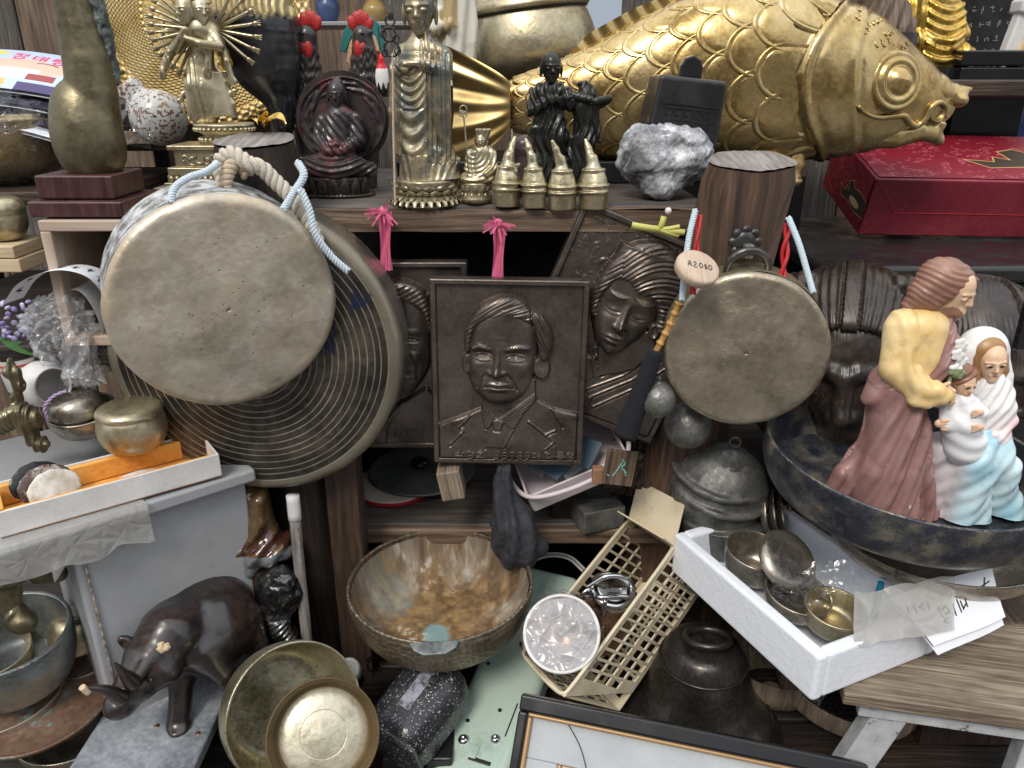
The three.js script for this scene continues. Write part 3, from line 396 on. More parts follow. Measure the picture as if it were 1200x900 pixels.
// ---- the two bright brass bowls at the bottom
bowl('brass_basin', 'large tilted brass basin with a smaller bowl leaning in it', 'bowl', 347, 836, 0.80, { R: 0.094, H: 0.085, foot: 0.05, t: 0.0035, e: 0.62, dent: 0.02 }, M.brassGreen, V(0.52, 0.42, 0.62));
{ const R = 0.0705, H = 0.034, a = V(0.22, 0.62, 0.74).normalize(), C = PZ(379, 863, 0.735), o = thing('brass_dish', 'round brass dish with turned rings facing up inside the tilted basin', 'bowl', C.clone().addScaledVector(a, -H)); o.quaternion.copy(qTo(a));
  part('wall', lathe([[R * 0.82, 0.001], [R * 0.9, 0.006], [R, H], [R - 0.0015, H + 0.0012], [R - 0.003, H], [R * 0.87, 0.009], [R * 0.8, 0.006]], 72), mat({ map: M.brassDeep.map, tile: 1, color: [0.3, 0.26, 0.22], metal: 0.7, rough: 0.6 }), o);
  part('floor', lathe([[0, 0.0155], [R * 0.13, 0.0155], [R * 0.135, 0.0148], [R * 0.4, 0.014], [R * 0.405, 0.0128], [R * 0.425, 0.0128], [R * 0.43, 0.0138], [R * 0.65, 0.0118], [R * 0.78, 0.008], [R * 0.83, 0.004], [R * 0.83, 0.0]].reverse(), 72), metalMat([[0, 0.34, 0.31, 0.22], [0.5, 0.5, 0.47, 0.36], [1, 0.6, 0.57, 0.46]], 0.55, 119, { metal: 0.6, f: 9 }), o); }
// ---- the hammered and rusted pan under the lower shelf
{ const R = 0.14, H = 0.09, C = PZ(516, 680, 0.97), o = thing('hammered_pan', 'hammered metal pan with rusty floor and white crust under the lower shelf', 'pan', V(C.x, C.y - H, C.z));
  const P = bowlGeo({ R, H, foot: 0.06, t: 0.004, e: 0.75, seg: 96, dent: 0.015 });
  const hammer = makeTex(512, (u, v) => { const n = 18; let m = 9; const cx = Math.floor(u * n), cy = Math.floor(v * n); for (let i = -1; i <= 1; i++) for (let j = -1; j <= 1; j++) { const X = cx + i, Y = cy + j, xw = (X + n) % n, yw = (Y + n) % n, fx = X + 0.25 + hash3(xw, yw, 3) * 0.5, fy = Y + 0.25 + hash3(xw, yw, 4) * 0.5; m = Math.min(m, Math.hypot(u * n - fx, v * n - fy)); } return clamp(m * 1.1); }, false);
  const outer = mat({ map: blotchTex([[0, 0.12, 0.10, 0.07], [0.5, 0.26, 0.21, 0.15], [1, 0.4, 0.34, 0.26]], 421, 6, 2.2), metal: 0.8, rough: 0.5, bump: hammer, bumpScale: 0.0022, bumpTile: 0.16, tile: 0.25 });
  part('pan_wall', P, outer, o);
  // floor crust: rust, limescale and a blue green stain, a thin layer on the inside of the pan
  const tex = makeTex(512, (u, v) => { const x = (u - 0.5) * 2, y = (v - 0.5) * 2, r = Math.hypot(x, y), f = fbm2(u, v, 7, 6, 431), g = fbm2(u, v, 26, 4, 433), h = fbm2(u, v, 60, 2, 437); let c = ramp([[0, 0.10, 0.07, 0.045], [0.5, 0.2, 0.155, 0.11], [1, 0.36, 0.31, 0.24]], ctr(f * 0.6 + g * 0.4, 2.2)); const ru = sstep(1.0, 0.55, r + (f - 0.5) * 1.1); c = c.map((q, i) => lerp(q, lerp([0.12, 0.07, 0.028][i], [0.33, 0.2, 0.075][i], ctr(g, 2.0)), ru * 0.85)); const wh = sstep(0.56, 0.66, g * 0.6 + h * 0.4) * sstep(0.35, 0.6, fbm2(u, v, 5, 3, 439)) * (x < -0.1 ? 0.6 : 0.2); c = c.map((q, i) => lerp(q, [0.55, 0.56, 0.52][i], wh)); const bl = sstep(0.19, 0.12, Math.hypot((x + 0.05) * 1.1, (y + 0.18) * 0.85) + (g - 0.5) * 0.1) + 0.3 * sstep(0.3, 0.2, Math.hypot(x + 0.62, y - 0.35) + (g - 0.5) * 0.3); return c.map((q, i) => lerp(q, [0.21, 0.36, 0.38][i], clamp(bl) * 0.8)); });
  const ins = []; for (let i = 0; i <= 20; i++) { const a = i / 20 * 1.45, f = 0.058, rr = i === 0 ? 0 : f + (R - f - 0.0055) * Math.pow(Math.sin(a), 0.78); ins.push([rr, 0.0065 + H * (1 - Math.cos(a)) * 0.98]); }
  const ig = lathe(ins.reverse(), 80); displace(ig, (x, y, z) => (vn3(x * 60, y * 60, z * 60, 2) - 0.5) * 0.0015);
  part('rust_crust', planarUV(ig, R), mat({ map: tex, rough: 0.8, metal: 0.1, bump: BUMP_COARSE, bumpScale: 0.002, tile: 1, bumpTile: 0.4 }), o);
  const lug = extrude([[-0.034, 0], [-0.028, 0.012], [-0.015, 0.02], [0.015, 0.02], [0.028, 0.012], [0.034, 0]], 0.005, 0.0015);
  part('lug', rot(lug, Math.PI / 2 + 0.25, 0, 0).applyQuaternion(qE(0, 0.1, 0)).translate(0.004, H, R - 0.003), M.patinaBowl, o);
}
// ---- big dark bowl with the painted statue, and the bowl below it
bowl('dark_basin', 'large mottled blue black metal bowl holding the painted figurine', 'bowl', 1064, 528, 0.93, { R: 0.186, H: 0.078, foot: 0.125, t: 0.005, e: 0.55, dent: 0.012, seg: 96 }, M.bluebowl, V(0.06, 1, 0.05));
bowl('brass_basin', 'wide polished grey brass bowl under the mottled black bowl', 'bowl', 1096, 614, 0.95, { R: 0.148, H: 0.05, foot: 0.07, t: 0.003, e: 0.75, lip: 0.004, seg: 80 }, M.silverBowl, V(-0.03, 1, 0.0));
{ const c = PZ(1090, 640, 0.99), top = c.y - 0.055; const o = thing('support_crate', 'dark wooden crate hidden under the stacked bowls', 'crate', V(0.72, TBL, -0.99)); part('crate_side', rbox(0.2, top - TBL, 0.22, 0.004).translate(0, (top - TBL) / 2, 0), M.woodDark, o); }
// ---- great dark bell between basket and foam box
{ const C = PZ(812, 872, 0.92), o = thing('bronze_bell', 'large dark bronze bell standing behind the picture frame', 'bell', V(C.x, TBL, C.z));
  const k = 0.00118; part('bell_body', lathe(smooth([[112, -2], [110, 8], [96, 24], [80, 44], [68, 70], [59, 96], [52, 118], [47, 130], [42, 136], [30, 139], [0, 140]].map(p => [p[0] * k, p[1] * k]), 60), 80), M.darkBell, o);
  for (const [r, y] of [[98, 24], [55, 113]]) part('bead_ring', new THREE.TorusGeometry(r * k * 0.99, 0.0022, 8, 72).rotateX(Math.PI / 2).translate(0, y * k, 0), M.darkBell, o);
  part('suspension_loop', new THREE.TorusGeometry(0.032, 0.0055, 12, 36).rotateX(1.3).translate(0.002, 0.176, 0.006), M.darkBell, o); }
// ---------------------------------------------------------------- cast relief plaques
const gs = (x, y, sx, sy) => Math.exp(-(x * x / (sx * sx) + y * y / (sy * sy)));
function sd(x, y, P) { let m = 1e9; for (let i = 0; i + 1 < P.length; i++) { const ax = P[i][0], ay = P[i][1], bx = P[i + 1][0] - ax, by = P[i + 1][1] - ay, t = clamp(((x - ax) * bx + (y - ay) * by) / (bx * bx + by * by)), dx = x - ax - bx * t, dy = y - ay - by * t; const d = dx * dx + dy * dy; if (d < m) m = d; } return Math.sqrt(m); }
const bead = (x, y, P, w, h) => { const d = sd(x, y, P); return d < w ? h * Math.sqrt(1 - (d / w) * (d / w)) : 0; };
const line = (x, y, P, w, h) => { const d = sd(x, y, P); return d > w * 3 ? 0 : h * Math.exp(-d * d / (w * w)); };
function inPoly(x, y, P) { let c = false; for (let i = 0, j = P.length - 1; i < P.length; j = i++) if ((P[i][1] > y) !== (P[j][1] > y) && x < (P[j][0] - P[i][0]) * (y - P[i][1]) / (P[j][1] - P[i][1]) + P[i][0]) c = !c; return c; }
const edge = (x, y, P, w) => inPoly(x, y, P) ? Math.sqrt(clamp(1 - (1 - clamp(sd(x, y, P.concat([P[0]])) / w)) ** 2)) : 0;   // rounded-edge plateau
// stroke letters in a unit cell (y down), each a list of polylines
const GL = {
  '0': [[[.2, .1], [.8, .1], [.8, .9], [.2, .9], [.2, .1]]], '1': [[[.5, .05], [.5, .95]]], '5': [[[.8, .1], [.25, .1], [.25, .45], [.75, .45], [.8, .7], [.7, .9], [.2, .9]]], '6': [[[.75, .1], [.3, .2], [.2, .6], [.3, .9], [.75, .9], [.8, .6], [.7, .5], [.25, .5]]], '7': [[[.2, .1], [.8, .1], [.5, .95]]],
  '8': [[[.3, .1], [.7, .1], [.75, .4], [.25, .55], [.2, .9], [.8, .9], [.75, .55], [.25, .4], [.3, .1]]], '9': [[[.75, .5], [.3, .5], [.2, .3], [.3, .1], [.7, .1], [.8, .4], [.7, .8], [.3, .95]]],
  dae: [[[.4, .2], [.1, .2], [.1, .7], [.42, .7]], [[.58, .05], [.58, .95]], [[.85, .05], [.85, .95]], [[.58, .5], [.85, .5]]],
  bak: [[[.1, .05], [.1, .45], [.5, .45], [.5, .05]], [[.1, .25], [.5, .25]], [[.75, .0], [.75, .5]], [[.75, .25], [.95, .25]], [[.2, .65], [.8, .65], [.8, .98]]],
  jeong: [[[.08, .08], [.5, .08], [.1, .45]], [[.3, .15], [.52, .45]], [[.82, .0], [.82, .5]], [[.6, .25], [.82, .25]], [[.35, .6], [.7, .6], [.8, .8], [.65, .98], [.35, .98], [.25, .8], [.35, .6]]],
  hui: [[[.2, .05], [.45, .05]], [[.08, .2], [.58, .2]], [[.25, .32], [.42, .32], [.48, .45], [.4, .55], [.25, .55], [.2, .45], [.25, .32]], [[.05, .78], [.65, .78]], [[.85, .0], [.85, .98]]],
  tong: [[[.8, .02], [.2, .02], [.2, .36], [.8, .36]], [[.2, .19], [.75, .19]], [[.5, .38], [.5, .52]], [[.05, .54], [.95, .54]], [[.35, .66], [.65, .66], [.75, .82], [.65, .98], [.35, .98], [.25, .82], [.35, .66]]],
  ryeong: [[[.08, .05], [.45, .05], [.45, .22], [.08, .22], [.08, .42], [.5, .42]], [[.82, .0], [.82, .52]], [[.58, .15], [.82, .15]], [[.58, .32], [.82, .32]], [[.35, .62], [.7, .62], [.8, .8], [.65, .98], [.35, .98], [.25, .8], [.35, .62]]],
};
function textStrokes(list, x, y, w, h, adv) { const out = []; for (const [k, ww] of list) { if (k) for (const pl of GL[k]) out.push(pl.map(p => [x + p[0] * w * ww, y + p[1] * h])); x += w * ww * adv; } return out; }
M.plaqueRub = metalMat([[0, 0.12, 0.1, 0.085], [1, 0.3, 0.26, 0.22]], 0.4, 153, { metal: 0.8 });
// the plate: fn(x, y) gives relief in photo pixels at photo pixel x, y; q(u, v) turns plate coordinates into photo pixels
const sp = P => { const c = new THREE.CatmullRomCurve3(P.map(p => V(p[0], p[1], 0)), true, 'centripetal'); return c.getPoints(P.length * 3).slice(0, -1).map(p => [p.x, p.y]); };
function plaque(name, label, Z, corners, fn, W, H, nrm, o = {}) {
  const [tl, trr, bl] = corners, C = PZ((trr[0] + bl[0]) / 2, (trr[1] + bl[1]) / 2, Z), s = W / Math.hypot(trr[0] - tl[0], trr[1] - tl[1]);
  const t = thing(name, label, 'plaque', C);
  const nu = o.nu || 200, nv = Math.round(nu * H / W), TH = 0.012;
  const g = grid(nu + 2, nv + 2, (uu, vv) => { let u = (uu * (nu + 2) - 1) / nu, v = (vv * (nv + 2) - 1) / nv; const out = u < 0 || u > 1 || v < 0 || v > 1; u = clamp(u); v = clamp(v); const br = o.br; const px = br ? lerp(lerp(tl[0], trr[0], u), lerp(bl[0], br[0], u), v) : tl[0] + (trr[0] - tl[0]) * u + (bl[0] - tl[0]) * v, py = br ? lerp(lerp(tl[1], trr[1], u), lerp(bl[1], br[1], u), v) : tl[1] + (trr[1] - tl[1]) * u + (bl[1] - tl[1]) * v;
    const e = Math.min(u * W, (1 - u) * W, v * H, (1 - v) * H) / s, fr = e < 8.5 ? 4.5 * sstep(8.5, 6.5, e) - 2 * sstep(1.5, 0, e) : 0; const h = out ? -TH / s : fr || fn(px, py) + (fbm3(px * 0.09, py * 0.09, 1) - 0.5) * 0.7; return V((u - 0.5) * W, (0.5 - v) * H, h * s); });
  { const I = g.index.array; for (let i = 0; i < I.length; i += 3) { const k = I[i]; I[i] = I[i + 1]; I[i + 1] = k; } g.computeVertexNormals(); }
  part('relief', g, M.plaque, t);
  part('back', new THREE.BoxGeometry(W, H, 0.004).translate(0, 0, -TH), M.plaque, t);
  if (o.text) { const gl = [], br = o.br || [trr[0] + bl[0] - tl[0], trr[1] + bl[1] - tl[1]], loc = ([x, y]) => { const v = (y - tl[1]) / (bl[1] - tl[1]), xl = lerp(tl[0], bl[0], v), xr = lerp(trr[0], br[0], v); return [((x - xl) / (xr - xl) - 0.5) * W, (0.5 - v) * H]; }; for (const P of o.text) for (let i = 0; i + 1 < P.length; i++) { const a = loc(P[i]), b = loc(P[i + 1]), L = Math.hypot(b[0] - a[0], b[1] - a[1]); gl.push(rbox(L + 0.0012, 0.0013, 0.0035, 0.0004, 1).rotateZ(Math.atan2(b[1] - a[1], b[0] - a[0])).translate((a[0] + b[0]) / 2, (a[1] + b[1]) / 2, o.tz)); } part('raised_lettering', merge(gl), M.plaqueRub, t); }
  t.quaternion.copy(qE(...nrm)); return t;
}
// ---- man in suit, facing the camera
const hwMan = y => { const T = [[372, 35], [385, 38.5], [410, 40], [430, 38.5], [446, 36], [457, 30], [464, 22], [469, 13], [472, 0]]; if (y <= 372) return 34; for (let i = 1; i < T.length; i++) if (y <= T[i][0]) return lerp(T[i - 1][1], T[i][1], (y - T[i - 1][0]) / (T[i][0] - T[i - 1][0])); return 0; };
const hairMan = sp([[539, 412], [536, 392], [541, 374], [552, 360], [568, 351], [586, 348], [602, 353], [612, 362], [622, 366], [632, 376], [639, 392], [638, 408], [632, 420], [626, 418], [621, 396], [614, 379], [600, 374], [580, 372], [560, 375], [549, 383], [545, 396], [543, 412]]);
const textMan = textStrokes([['bak', 1.1], ['jeong', 1.1], ['hui', 1.1], ['', 0.5], ['5', 0.75], ['6', 0.75], ['7', 0.75], ['8', 0.75], ['9', 0.75], ['dae', 0.95], ['', 0.4], ['dae', 0.95], ['tong', 1], ['ryeong', 1]], 535, 531.5, 11, 10, 1.06);
function eyeRel(x, y, cx, cy, w, tilt = 0) { const dx = x - cx, dy = y - cy - dx * tilt, q = dx / w; if (Math.abs(q) > 1.6) return 0; const lidU = -2.6 * Math.sqrt(Math.max(0, 1 - q * q)), lidL = 2.0 * Math.sqrt(Math.max(0, 1 - q * q)); let h = 2.2 * gs(dx, dy, w * 0.75, 3.4); if (Math.abs(q) < 1.05) { h += 1.5 * Math.exp(-((dy - lidU + 1.2) ** 2) / 1.1) + 1.0 * Math.exp(-((dy - lidL - 0.8) ** 2) / 1.0); h -= 1.5 * Math.exp(-((dy - lidU - 0.5) ** 2) / 0.7) + 0.8 * Math.exp(-((dy - lidL + 0.4) ** 2) / 0.6); if (Math.hypot(dx, dy) < 1.4) h -= 0.9; } return h; }
function relMan(x, y) {
  let h = 0;
  const shL = [[518, 499], [540, 489], [562, 478]], body = [[497, 549], [500, 512], [518, 499], [540, 489], [562, 478], [566, 474], [581, 489], [622, 459], [626, 465], [643, 475], [676, 481.5], [700, 485], [700, 549]];
  h = Math.max(h, 5.5 * edge(x, y, body, 4));
  if (h > 0.5) {
    for (const L of [[[551, 487], [539, 502], [544, 507], [530, 524]], [[617, 492], [648, 516], [638, 526]], [[638, 507], [647, 502]], [[642, 475], [656, 496]], [[569, 505], [570, 526]], [[600, 504], [592, 524]]]) h += line(x, y, L, 1.2, 2.4) - line(x, y - 2.6, L, 1.2, 2.2);
    h += 1.5 * gs(x - 660, y - 484, 22, 4) + 1.5 * gs(x - 532, y - 494, 16, 4);
  }
  const neck = [[563, 466], [564, 474], [581, 490], [622, 460], [622, 440]]; if (inPoly(x, y, neck)) h = Math.max(h, 7 - 0.0022 * (x - 592) ** 2 + 0.6 * line(x, y, [[575, 480], [594, 476]], 1.2, 1));
  const colL = [[564, 471], [581, 489], [574, 500], [568, 505], [562, 482]], colR = [[622.5, 457], [582, 489], [594, 500], [601, 504], [612, 482], [624, 466]];
  for (const c of [colL, colR]) { const e = edge(x, y, c, 2); if (e > 0) { h = Math.max(h, 8.6 * e + 0.55 * Math.sin((c === colL ? x * 0.95 + y * 0.28 : x * 0.72 + y * 0.95) * 1.75)); } }
  const knot = [[575, 491], [582, 488], [590, 492], [587, 505], [577, 505]], tie = [[577, 505], [587, 505], [594, 527], [571, 527]];
  h = Math.max(h, 9.5 * edge(x, y, knot, 3), 7.6 * edge(x, y, tie, 2));
  // ears
  for (const [ex, ey, rx, ry, sg] of [[543, 425, 7, 12.5, 1], [628, 428, 10, 14, -1]]) { const a = (x - ex) / rx, b = (y - ey) / ry, r = Math.hypot(a, b); if (r < 1) { const rim = Math.exp(-((r - 0.82) ** 2) / 0.016) * 3.6, inn = Math.exp(-((r - 0.42) ** 2) / 0.03) * 1.8 * (0.6 + 0.4 * Math.sin(Math.atan2(b, a) * 2)); h = Math.max(h, 8.5 * Math.sqrt(1 - r ** 4) + rim * 0.55 * clamp(0.5 - a * sg, 0.25, 1) - 3.2 * gs(x - ex - sg * 1.5, y - ey + 1, rx * 0.4, ry * 0.45) + 1.6 * gs(x - ex - sg * 2.5, y - ey - 1, 1.8, 3.5)); } }
  // head
  const w = hwMan(y) * (y < 380 ? Math.sqrt(clamp(1 - ((380 - y) / 19) ** 2)) : 1), cx = 582, q = (x - cx) / Math.max(1, w);
  if (y > 362 && y < 472 && Math.abs(q) < 1) {
    const vt = y > 440 ? Math.sqrt(clamp(1 - ((y - 440) / 33) ** 2)) : 1;
    let f = 17 * Math.pow(1 - Math.abs(q) ** 2.6, 0.55) * (0.55 + 0.45 * vt) * (y > 455 ? Math.sqrt(clamp((472.5 - y) / 10)) * 0.4 + 0.6 : 1) + 2;
    f += 2.2 * gs(x - 580, y - 388, 26, 12);
    f += 2.6 * gs(x - 557, y - 404, 13, 4.5) + 2.6 * gs(x - 599, y - 404, 14, 4.5) - 1.0 * gs(x - 578, y - 404, 4, 5);
    f -= 6.2 * gs(x - 560, y - 412, 10.5, 6) + 6.2 * gs(x - 597, y - 412, 11.5, 6); f += 0.9 * gs(x - 558, y - 423, 9, 3) + 0.9 * gs(x - 600, y - 423, 10, 3) - 1.8 * gs(x - 552, y - 444, 7, 9) - 1.8 * gs(x - 611, y - 444, 7, 9);
    f += eyeRel(x, y, 560, 415, 8.5, -0.02) + eyeRel(x, y, 597, 415, 9.5, 0.05);
    const bl = line(x, y, [[548, 406], [553, 402], [566, 405.5]], 2.0, 1.7), br = line(x, y, [[587, 405], [600, 401.5], [611, 404]], 2.2, 1.7); f += bl * (1 + 0.6 * Math.sin((x - y) * 2.1)) + br * (1 + 0.6 * Math.sin((x + y) * 2.1));
    const nt = clamp((y - 402) / 30); f += (2.2 + 5.2 * nt) * gs(x - 577 + nt * 1.0, 0, 3.2 + 1.6 * nt, 1) * sstep(396, 408, y) * sstep(438.5, 434, y);
    f += 4.2 * gs(x - 576, y - 431.5, 5, 4.2) + 2.8 * gs(x - 568.5, y - 432, 3.0, 3.0) + 2.8 * gs(x - 585, y - 432, 3.2, 3.0) - 1.6 * gs(x - 571.5, y - 436, 2, 1.1) - 1.6 * gs(x - 580.5, y - 436, 2.2, 1.1);
    f += 2.2 * gs(x - 550, y - 427, 7, 7) + 2.4 * gs(x - 608, y - 427, 8, 7);
    f -= line(x, y, [[588, 434], [594, 440], [601, 452]], 1.7, 2.6) + line(x, y, [[565, 434], [560, 440], [556, 451]], 1.7, 2.4);
    f += 2.6 * gs(x - 580, y - 447, 15, 7); f += 1.9 * gs(x - 580, y - 444.7, 12, 1.7) + 2.1 * gs(x - 580.5, y - 451, 10.5, 2.1) - line(x, y, [[564, 449.5], [572, 447.6], [579, 448.3], [588, 447.6], [597, 449.8]], 0.8, 3) - 1.2 * gs(x - 579, y - 441, 1.8, 3);
    f -= 1.2 * gs(x - 581, y - 455.5, 9, 2); f += 2.4 * gs(x - 581, y - 463, 11, 5);
    f -= 0.5 * Math.exp(-((y - 389 - 0.01 * (x - 580) ** 2 * 0.1) ** 2) / 1.3) * gs(x - 580, 0, 22, 1) + 0.4 * Math.exp(-((y - 395) ** 2) / 1.2) * gs(x - 580, 0, 20, 1);
    h = Math.max(h, f);
  }
  const eh = edge(x, y, hairMan, 7); if (eh > 0) { const right = x > 612 + (y - 365) * 0.12, ph = right ? x * 0.92 - y * 0.5 + 0.004 * (x - 640) ** 2 : x * 0.62 + y * 1.0 - 0.0045 * (x - 560) ** 2; const dome = 12 + 8 * gs(x - 586, y - 380, 45, 30); h = Math.max(h, dome * (0.45 + 0.55 * eh) + 1.7 * Math.abs(Math.sin(ph * 0.62 + 0.5 * Math.sin(x * 0.1))) * eh - 0.4 + 0.7 * Math.sin(ph * 1.9)); h -= line(x, y, [[612, 361], [612.5, 372], [615, 380]], 1.2, 4); }
  return h * 0.9;
}
plaque('portrait_plaque', 'bronze relief plaque of a man in suit and tie, inscribed along its foot', 1.055, [[490, 332], [679, 330], [513, 549]], relMan, 0.2265, 0.288, [-0.02, -0.02, -0.012], { br: [680, 545], nu: 250, text: textMan, tz: 0.0075 });
// ---- woman with swept hair, tilted plaque
function relWoman(x, y) {
  let h = (fbm3(x * 0.16, y * 0.16, 4) - 0.5) * 3.6 + (vn3(x * 0.4, y * 0.4, 2, 5) - 0.5) * 1.6;
  const a = 0.36, ca = Math.cos(a), sa = Math.sin(a), X = (x - 735) * ca + (y - 350) * sa, Y = -(x - 735) * sa + (y - 350) * ca; // head axes
  const body = [[620, 470], [684, 412], [700, 418], [708, 440], [768, 415], [785, 430], [830, 470], [760, 560], [600, 520]]; h = Math.max(h, 5 * edge(x, y, body, 5) + 0);
  for (const L of [[[684, 412], [690, 445]], [[693, 414], [699, 440]], [[701, 416], [702, 442]], [[678, 460], [735, 440], [770, 415]], [[690, 468], [745, 446], [778, 424]], [[700, 478], [750, 456], [784, 434]]]) h += line(x, y, L, 1.2, 2) - line(x, y - 2.4, L, 1.2, 1.3);
  const bow = [[679, 456], [692, 462], [700, 466], [694, 480], [680, 474]]; h = Math.max(h, 8 * edge(x, y, bow, 3));
  const neck = [[702, 400], [703, 440], [745, 432], [768, 412], [770, 385]]; if (inPoly(x, y, neck)) h = Math.max(h, 6.5 - 0.0025 * (x - 735) ** 2 + 2);
  const T = Y < -18 ? 37 : Y < 12 ? 38 : Y < 36 ? lerp(38, 32, (Y - 12) / 24) : Y < 56 ? lerp(32, 19, (Y - 36) / 20) : Y < 66 ? lerp(19, 0, (Y - 56) / 10) : 0, q = X / Math.max(1, T);
  if (Y > -55 && Y < 66 && Math.abs(q) < 1) {
    let f = 15 * Math.pow(1 - Math.abs(q) ** 2.4, 0.55) * (Y > 40 ? Math.sqrt(clamp(1 - ((Y - 40) / 27) ** 2)) * 0.6 + 0.4 : 1) + 2;
    for (const sgn of [-1, 1]) { const ex = sgn < 0 ? -15.5 : 16.5, dx = X - ex; f += 2.2 * gs(dx, Y - 0, 13, 4) - 4.4 * gs(dx, Y - 13, 10, 6.5) + 2.8 * gs(dx, Y - 14, 8, 4) ; f -= 1.5 * Math.exp(-((Y - 17 + 0.03 * dx * dx) ** 2) / 0.8) * gs(dx, 0, 8.5, 1) - 1.0 * Math.exp(-((Y - 18.6 + 0.02 * dx * dx) ** 2) / 0.8) * gs(dx, 0, 8, 1); f += 1.6 * Math.exp(-((Y + 0.5 + 0.022 * dx * dx) ** 2) / 2.4) * gs(dx, 0, 11, 1); f += 2.2 * gs(dx * 0.8, Y - 28, 9, 8); }
    const nt = clamp((Y - 2) / 28); f += (1.8 + 5 * nt) * gs(X + 1, 0, 3.2 + 1.4 * nt, 1) * sstep(-4, 8, Y) * sstep(38, 33, Y) + 3.6 * gs(X + 1, Y - 30, 4.6, 4) + 2.3 * gs(X + 7.5, Y - 31.5, 2.8, 2.6) + 2.3 * gs(X - 5.5, Y - 31.5, 2.8, 2.6);
    f += 2.2 * gs(X, Y - 45, 13, 6) + 1.9 * gs(X, Y - 43, 10, 1.7) + 2.3 * gs(X, Y - 49, 9, 2.1) - 2.6 * Math.exp(-((Y - 46) ** 2) / 0.7) * gs(X, 0, 10, 1) - 1.2 * gs(X, Y - 53.5, 8, 2) + 2 * gs(X, Y - 60, 9, 5); h = Math.max(h, f);
  }
  const hair = relWoman.h ||= sp([[688, 365], [689, 342], [698, 322], [710, 304], [728, 290], [750, 286], [772, 292], [788, 310], [797, 332], [795, 356], [784, 382], [774, 394], [766, 388], [768, 368], [760, 352], [742, 346], [736, 342], [728, 330], [716, 328], [706, 340], [700, 352], [697, 368]]);
  const eh = edge(x, y, hair, 8); if (eh > 0) { const px = x - 722, py = y - 322, r = Math.hypot(x - 735, (y - 350) * 1.05), ph = x > 722 ? (y - 320) * 0.62 + 10 * Math.sin((x - 722) * 0.035 + 0.4) + 0.12 * (x - 722) : (x - 690) * 0.35 + y * 0.7; const dome = 9 + 10 * gs(x - 745, y - 325, 45, 38); h = Math.max(h, dome * (0.4 + 0.6 * eh) + 2.0 * Math.abs(Math.sin(ph * 0.85 + 0.6 * Math.sin(x * 0.06))) * eh + 0.6 * Math.sin(ph * 2.3)); }
  const er = Math.hypot((x - 765) / 6, (y - 388) / 10); if (er < 1) h = Math.max(h, 8 + 3 * Math.exp(-((er - 0.75) ** 2) / 0.03));
  h += bead(x, y, [[761, 396], [764, 402]], 3, 0);
  return h;
}
plaque('portrait_plaque', 'tilted bronze relief plaque of a woman with swept wavy hair', 1.085, [[676, 240], [861, 318], [590, 452]], relWoman, 0.248, 0.305, [0, 0, -0.385], { nu: 220 });
// ---- third plaque, half hidden behind the ringed gong
const textLeft = textStrokes([['1', 0.6], ['6', 0.8], ['dae', 1], ['', 0.4], ['dae', 1]], 449, 504, 10, 9, 1.08);
function relLeft(x, y) {
  let h = 0; const body = [[400, 540], [430, 490], [455, 476], [470, 468], [500, 450], [520, 470], [560, 500], [560, 540]]; h = 4.5 * edge(x, y, body, 4); for (const L of [[[470, 468], [452, 500], [448, 525]], [[462, 478], [440, 505]]]) h += line(x, y, L, 1.1, 1.6);
  const X = x - 470, Y = y - 398, w = Y < 20 ? 36 : Y < 60 ? lerp(36, 12, ((Y - 20) / 40) ** 1.5) : 0, q = X / Math.max(1, w);
  if (Y > -50 && Y < 62 && Math.abs(q) < 1) { let f = 14 * Math.pow(1 - Math.abs(q) ** 2.3, 0.55) * (Y > 40 ? 0.7 : 1) + 2; for (const ex of [-15, 15]) f += eyeRel(x, y, 470 + ex, 396, 8, ex * 0.006) - 3.6 * gs(X - ex, Y + 3, 9, 5) + 2.2 * gs(X - ex, Y + 12, 12, 3.5) + 3.2 * gs(X - ex * 1.15, Y - 15, 8, 7) - 1.1 * Math.exp(-((Y - 8 - Math.abs(X - ex) * 0.2) ** 2) / 1.2) * gs(X - ex, 0, 9, 1); f += 4.5 * gs(X, Y - 16, 5.5, 6) + 2.4 * gs(X - 8, Y - 18, 3, 3) + 2.4 * gs(X + 8, Y - 18, 3, 3) - line(x, y, [[484, 414], [491, 424], [490, 438]], 1.6, 2) - line(x, y, [[456, 414], [449, 424], [450, 438]], 1.6, 2) - 3 * gs(X, Y - 34, 12, 2.2) + 1.6 * gs(X, Y - 39, 11, 2) + 1.6 * gs(X, Y - 29, 11, 2) + 2 * gs(X, Y - 50, 9, 5); h = Math.max(h, f); }
  const hair = relLeft.h ||= sp([[432, 400], [432, 370], [440, 350], [458, 338], [478, 334], [500, 344], [510, 372], [510, 396], [503, 382], [494, 364], [476, 358], [456, 362], [444, 376], [440, 402]]), eh = edge(x, y, hair, 7); if (eh > 0) { const ph = x * 0.5 + y * 0.95; h = Math.max(h, 15 * (0.5 + 0.5 * eh) + 1.6 * Math.abs(Math.sin(ph * 0.62)) * eh); }
  return h;
}
plaque('portrait_plaque', 'dark relief plaque of a smiling man half hidden by the ringed gong', 1.10, [[388, 319], [550, 313], [392, 527]], relLeft, 0.205, 0.3, [0, 0.0, 0.0], { nu: 150, text: textLeft, tz: 0.0065 });
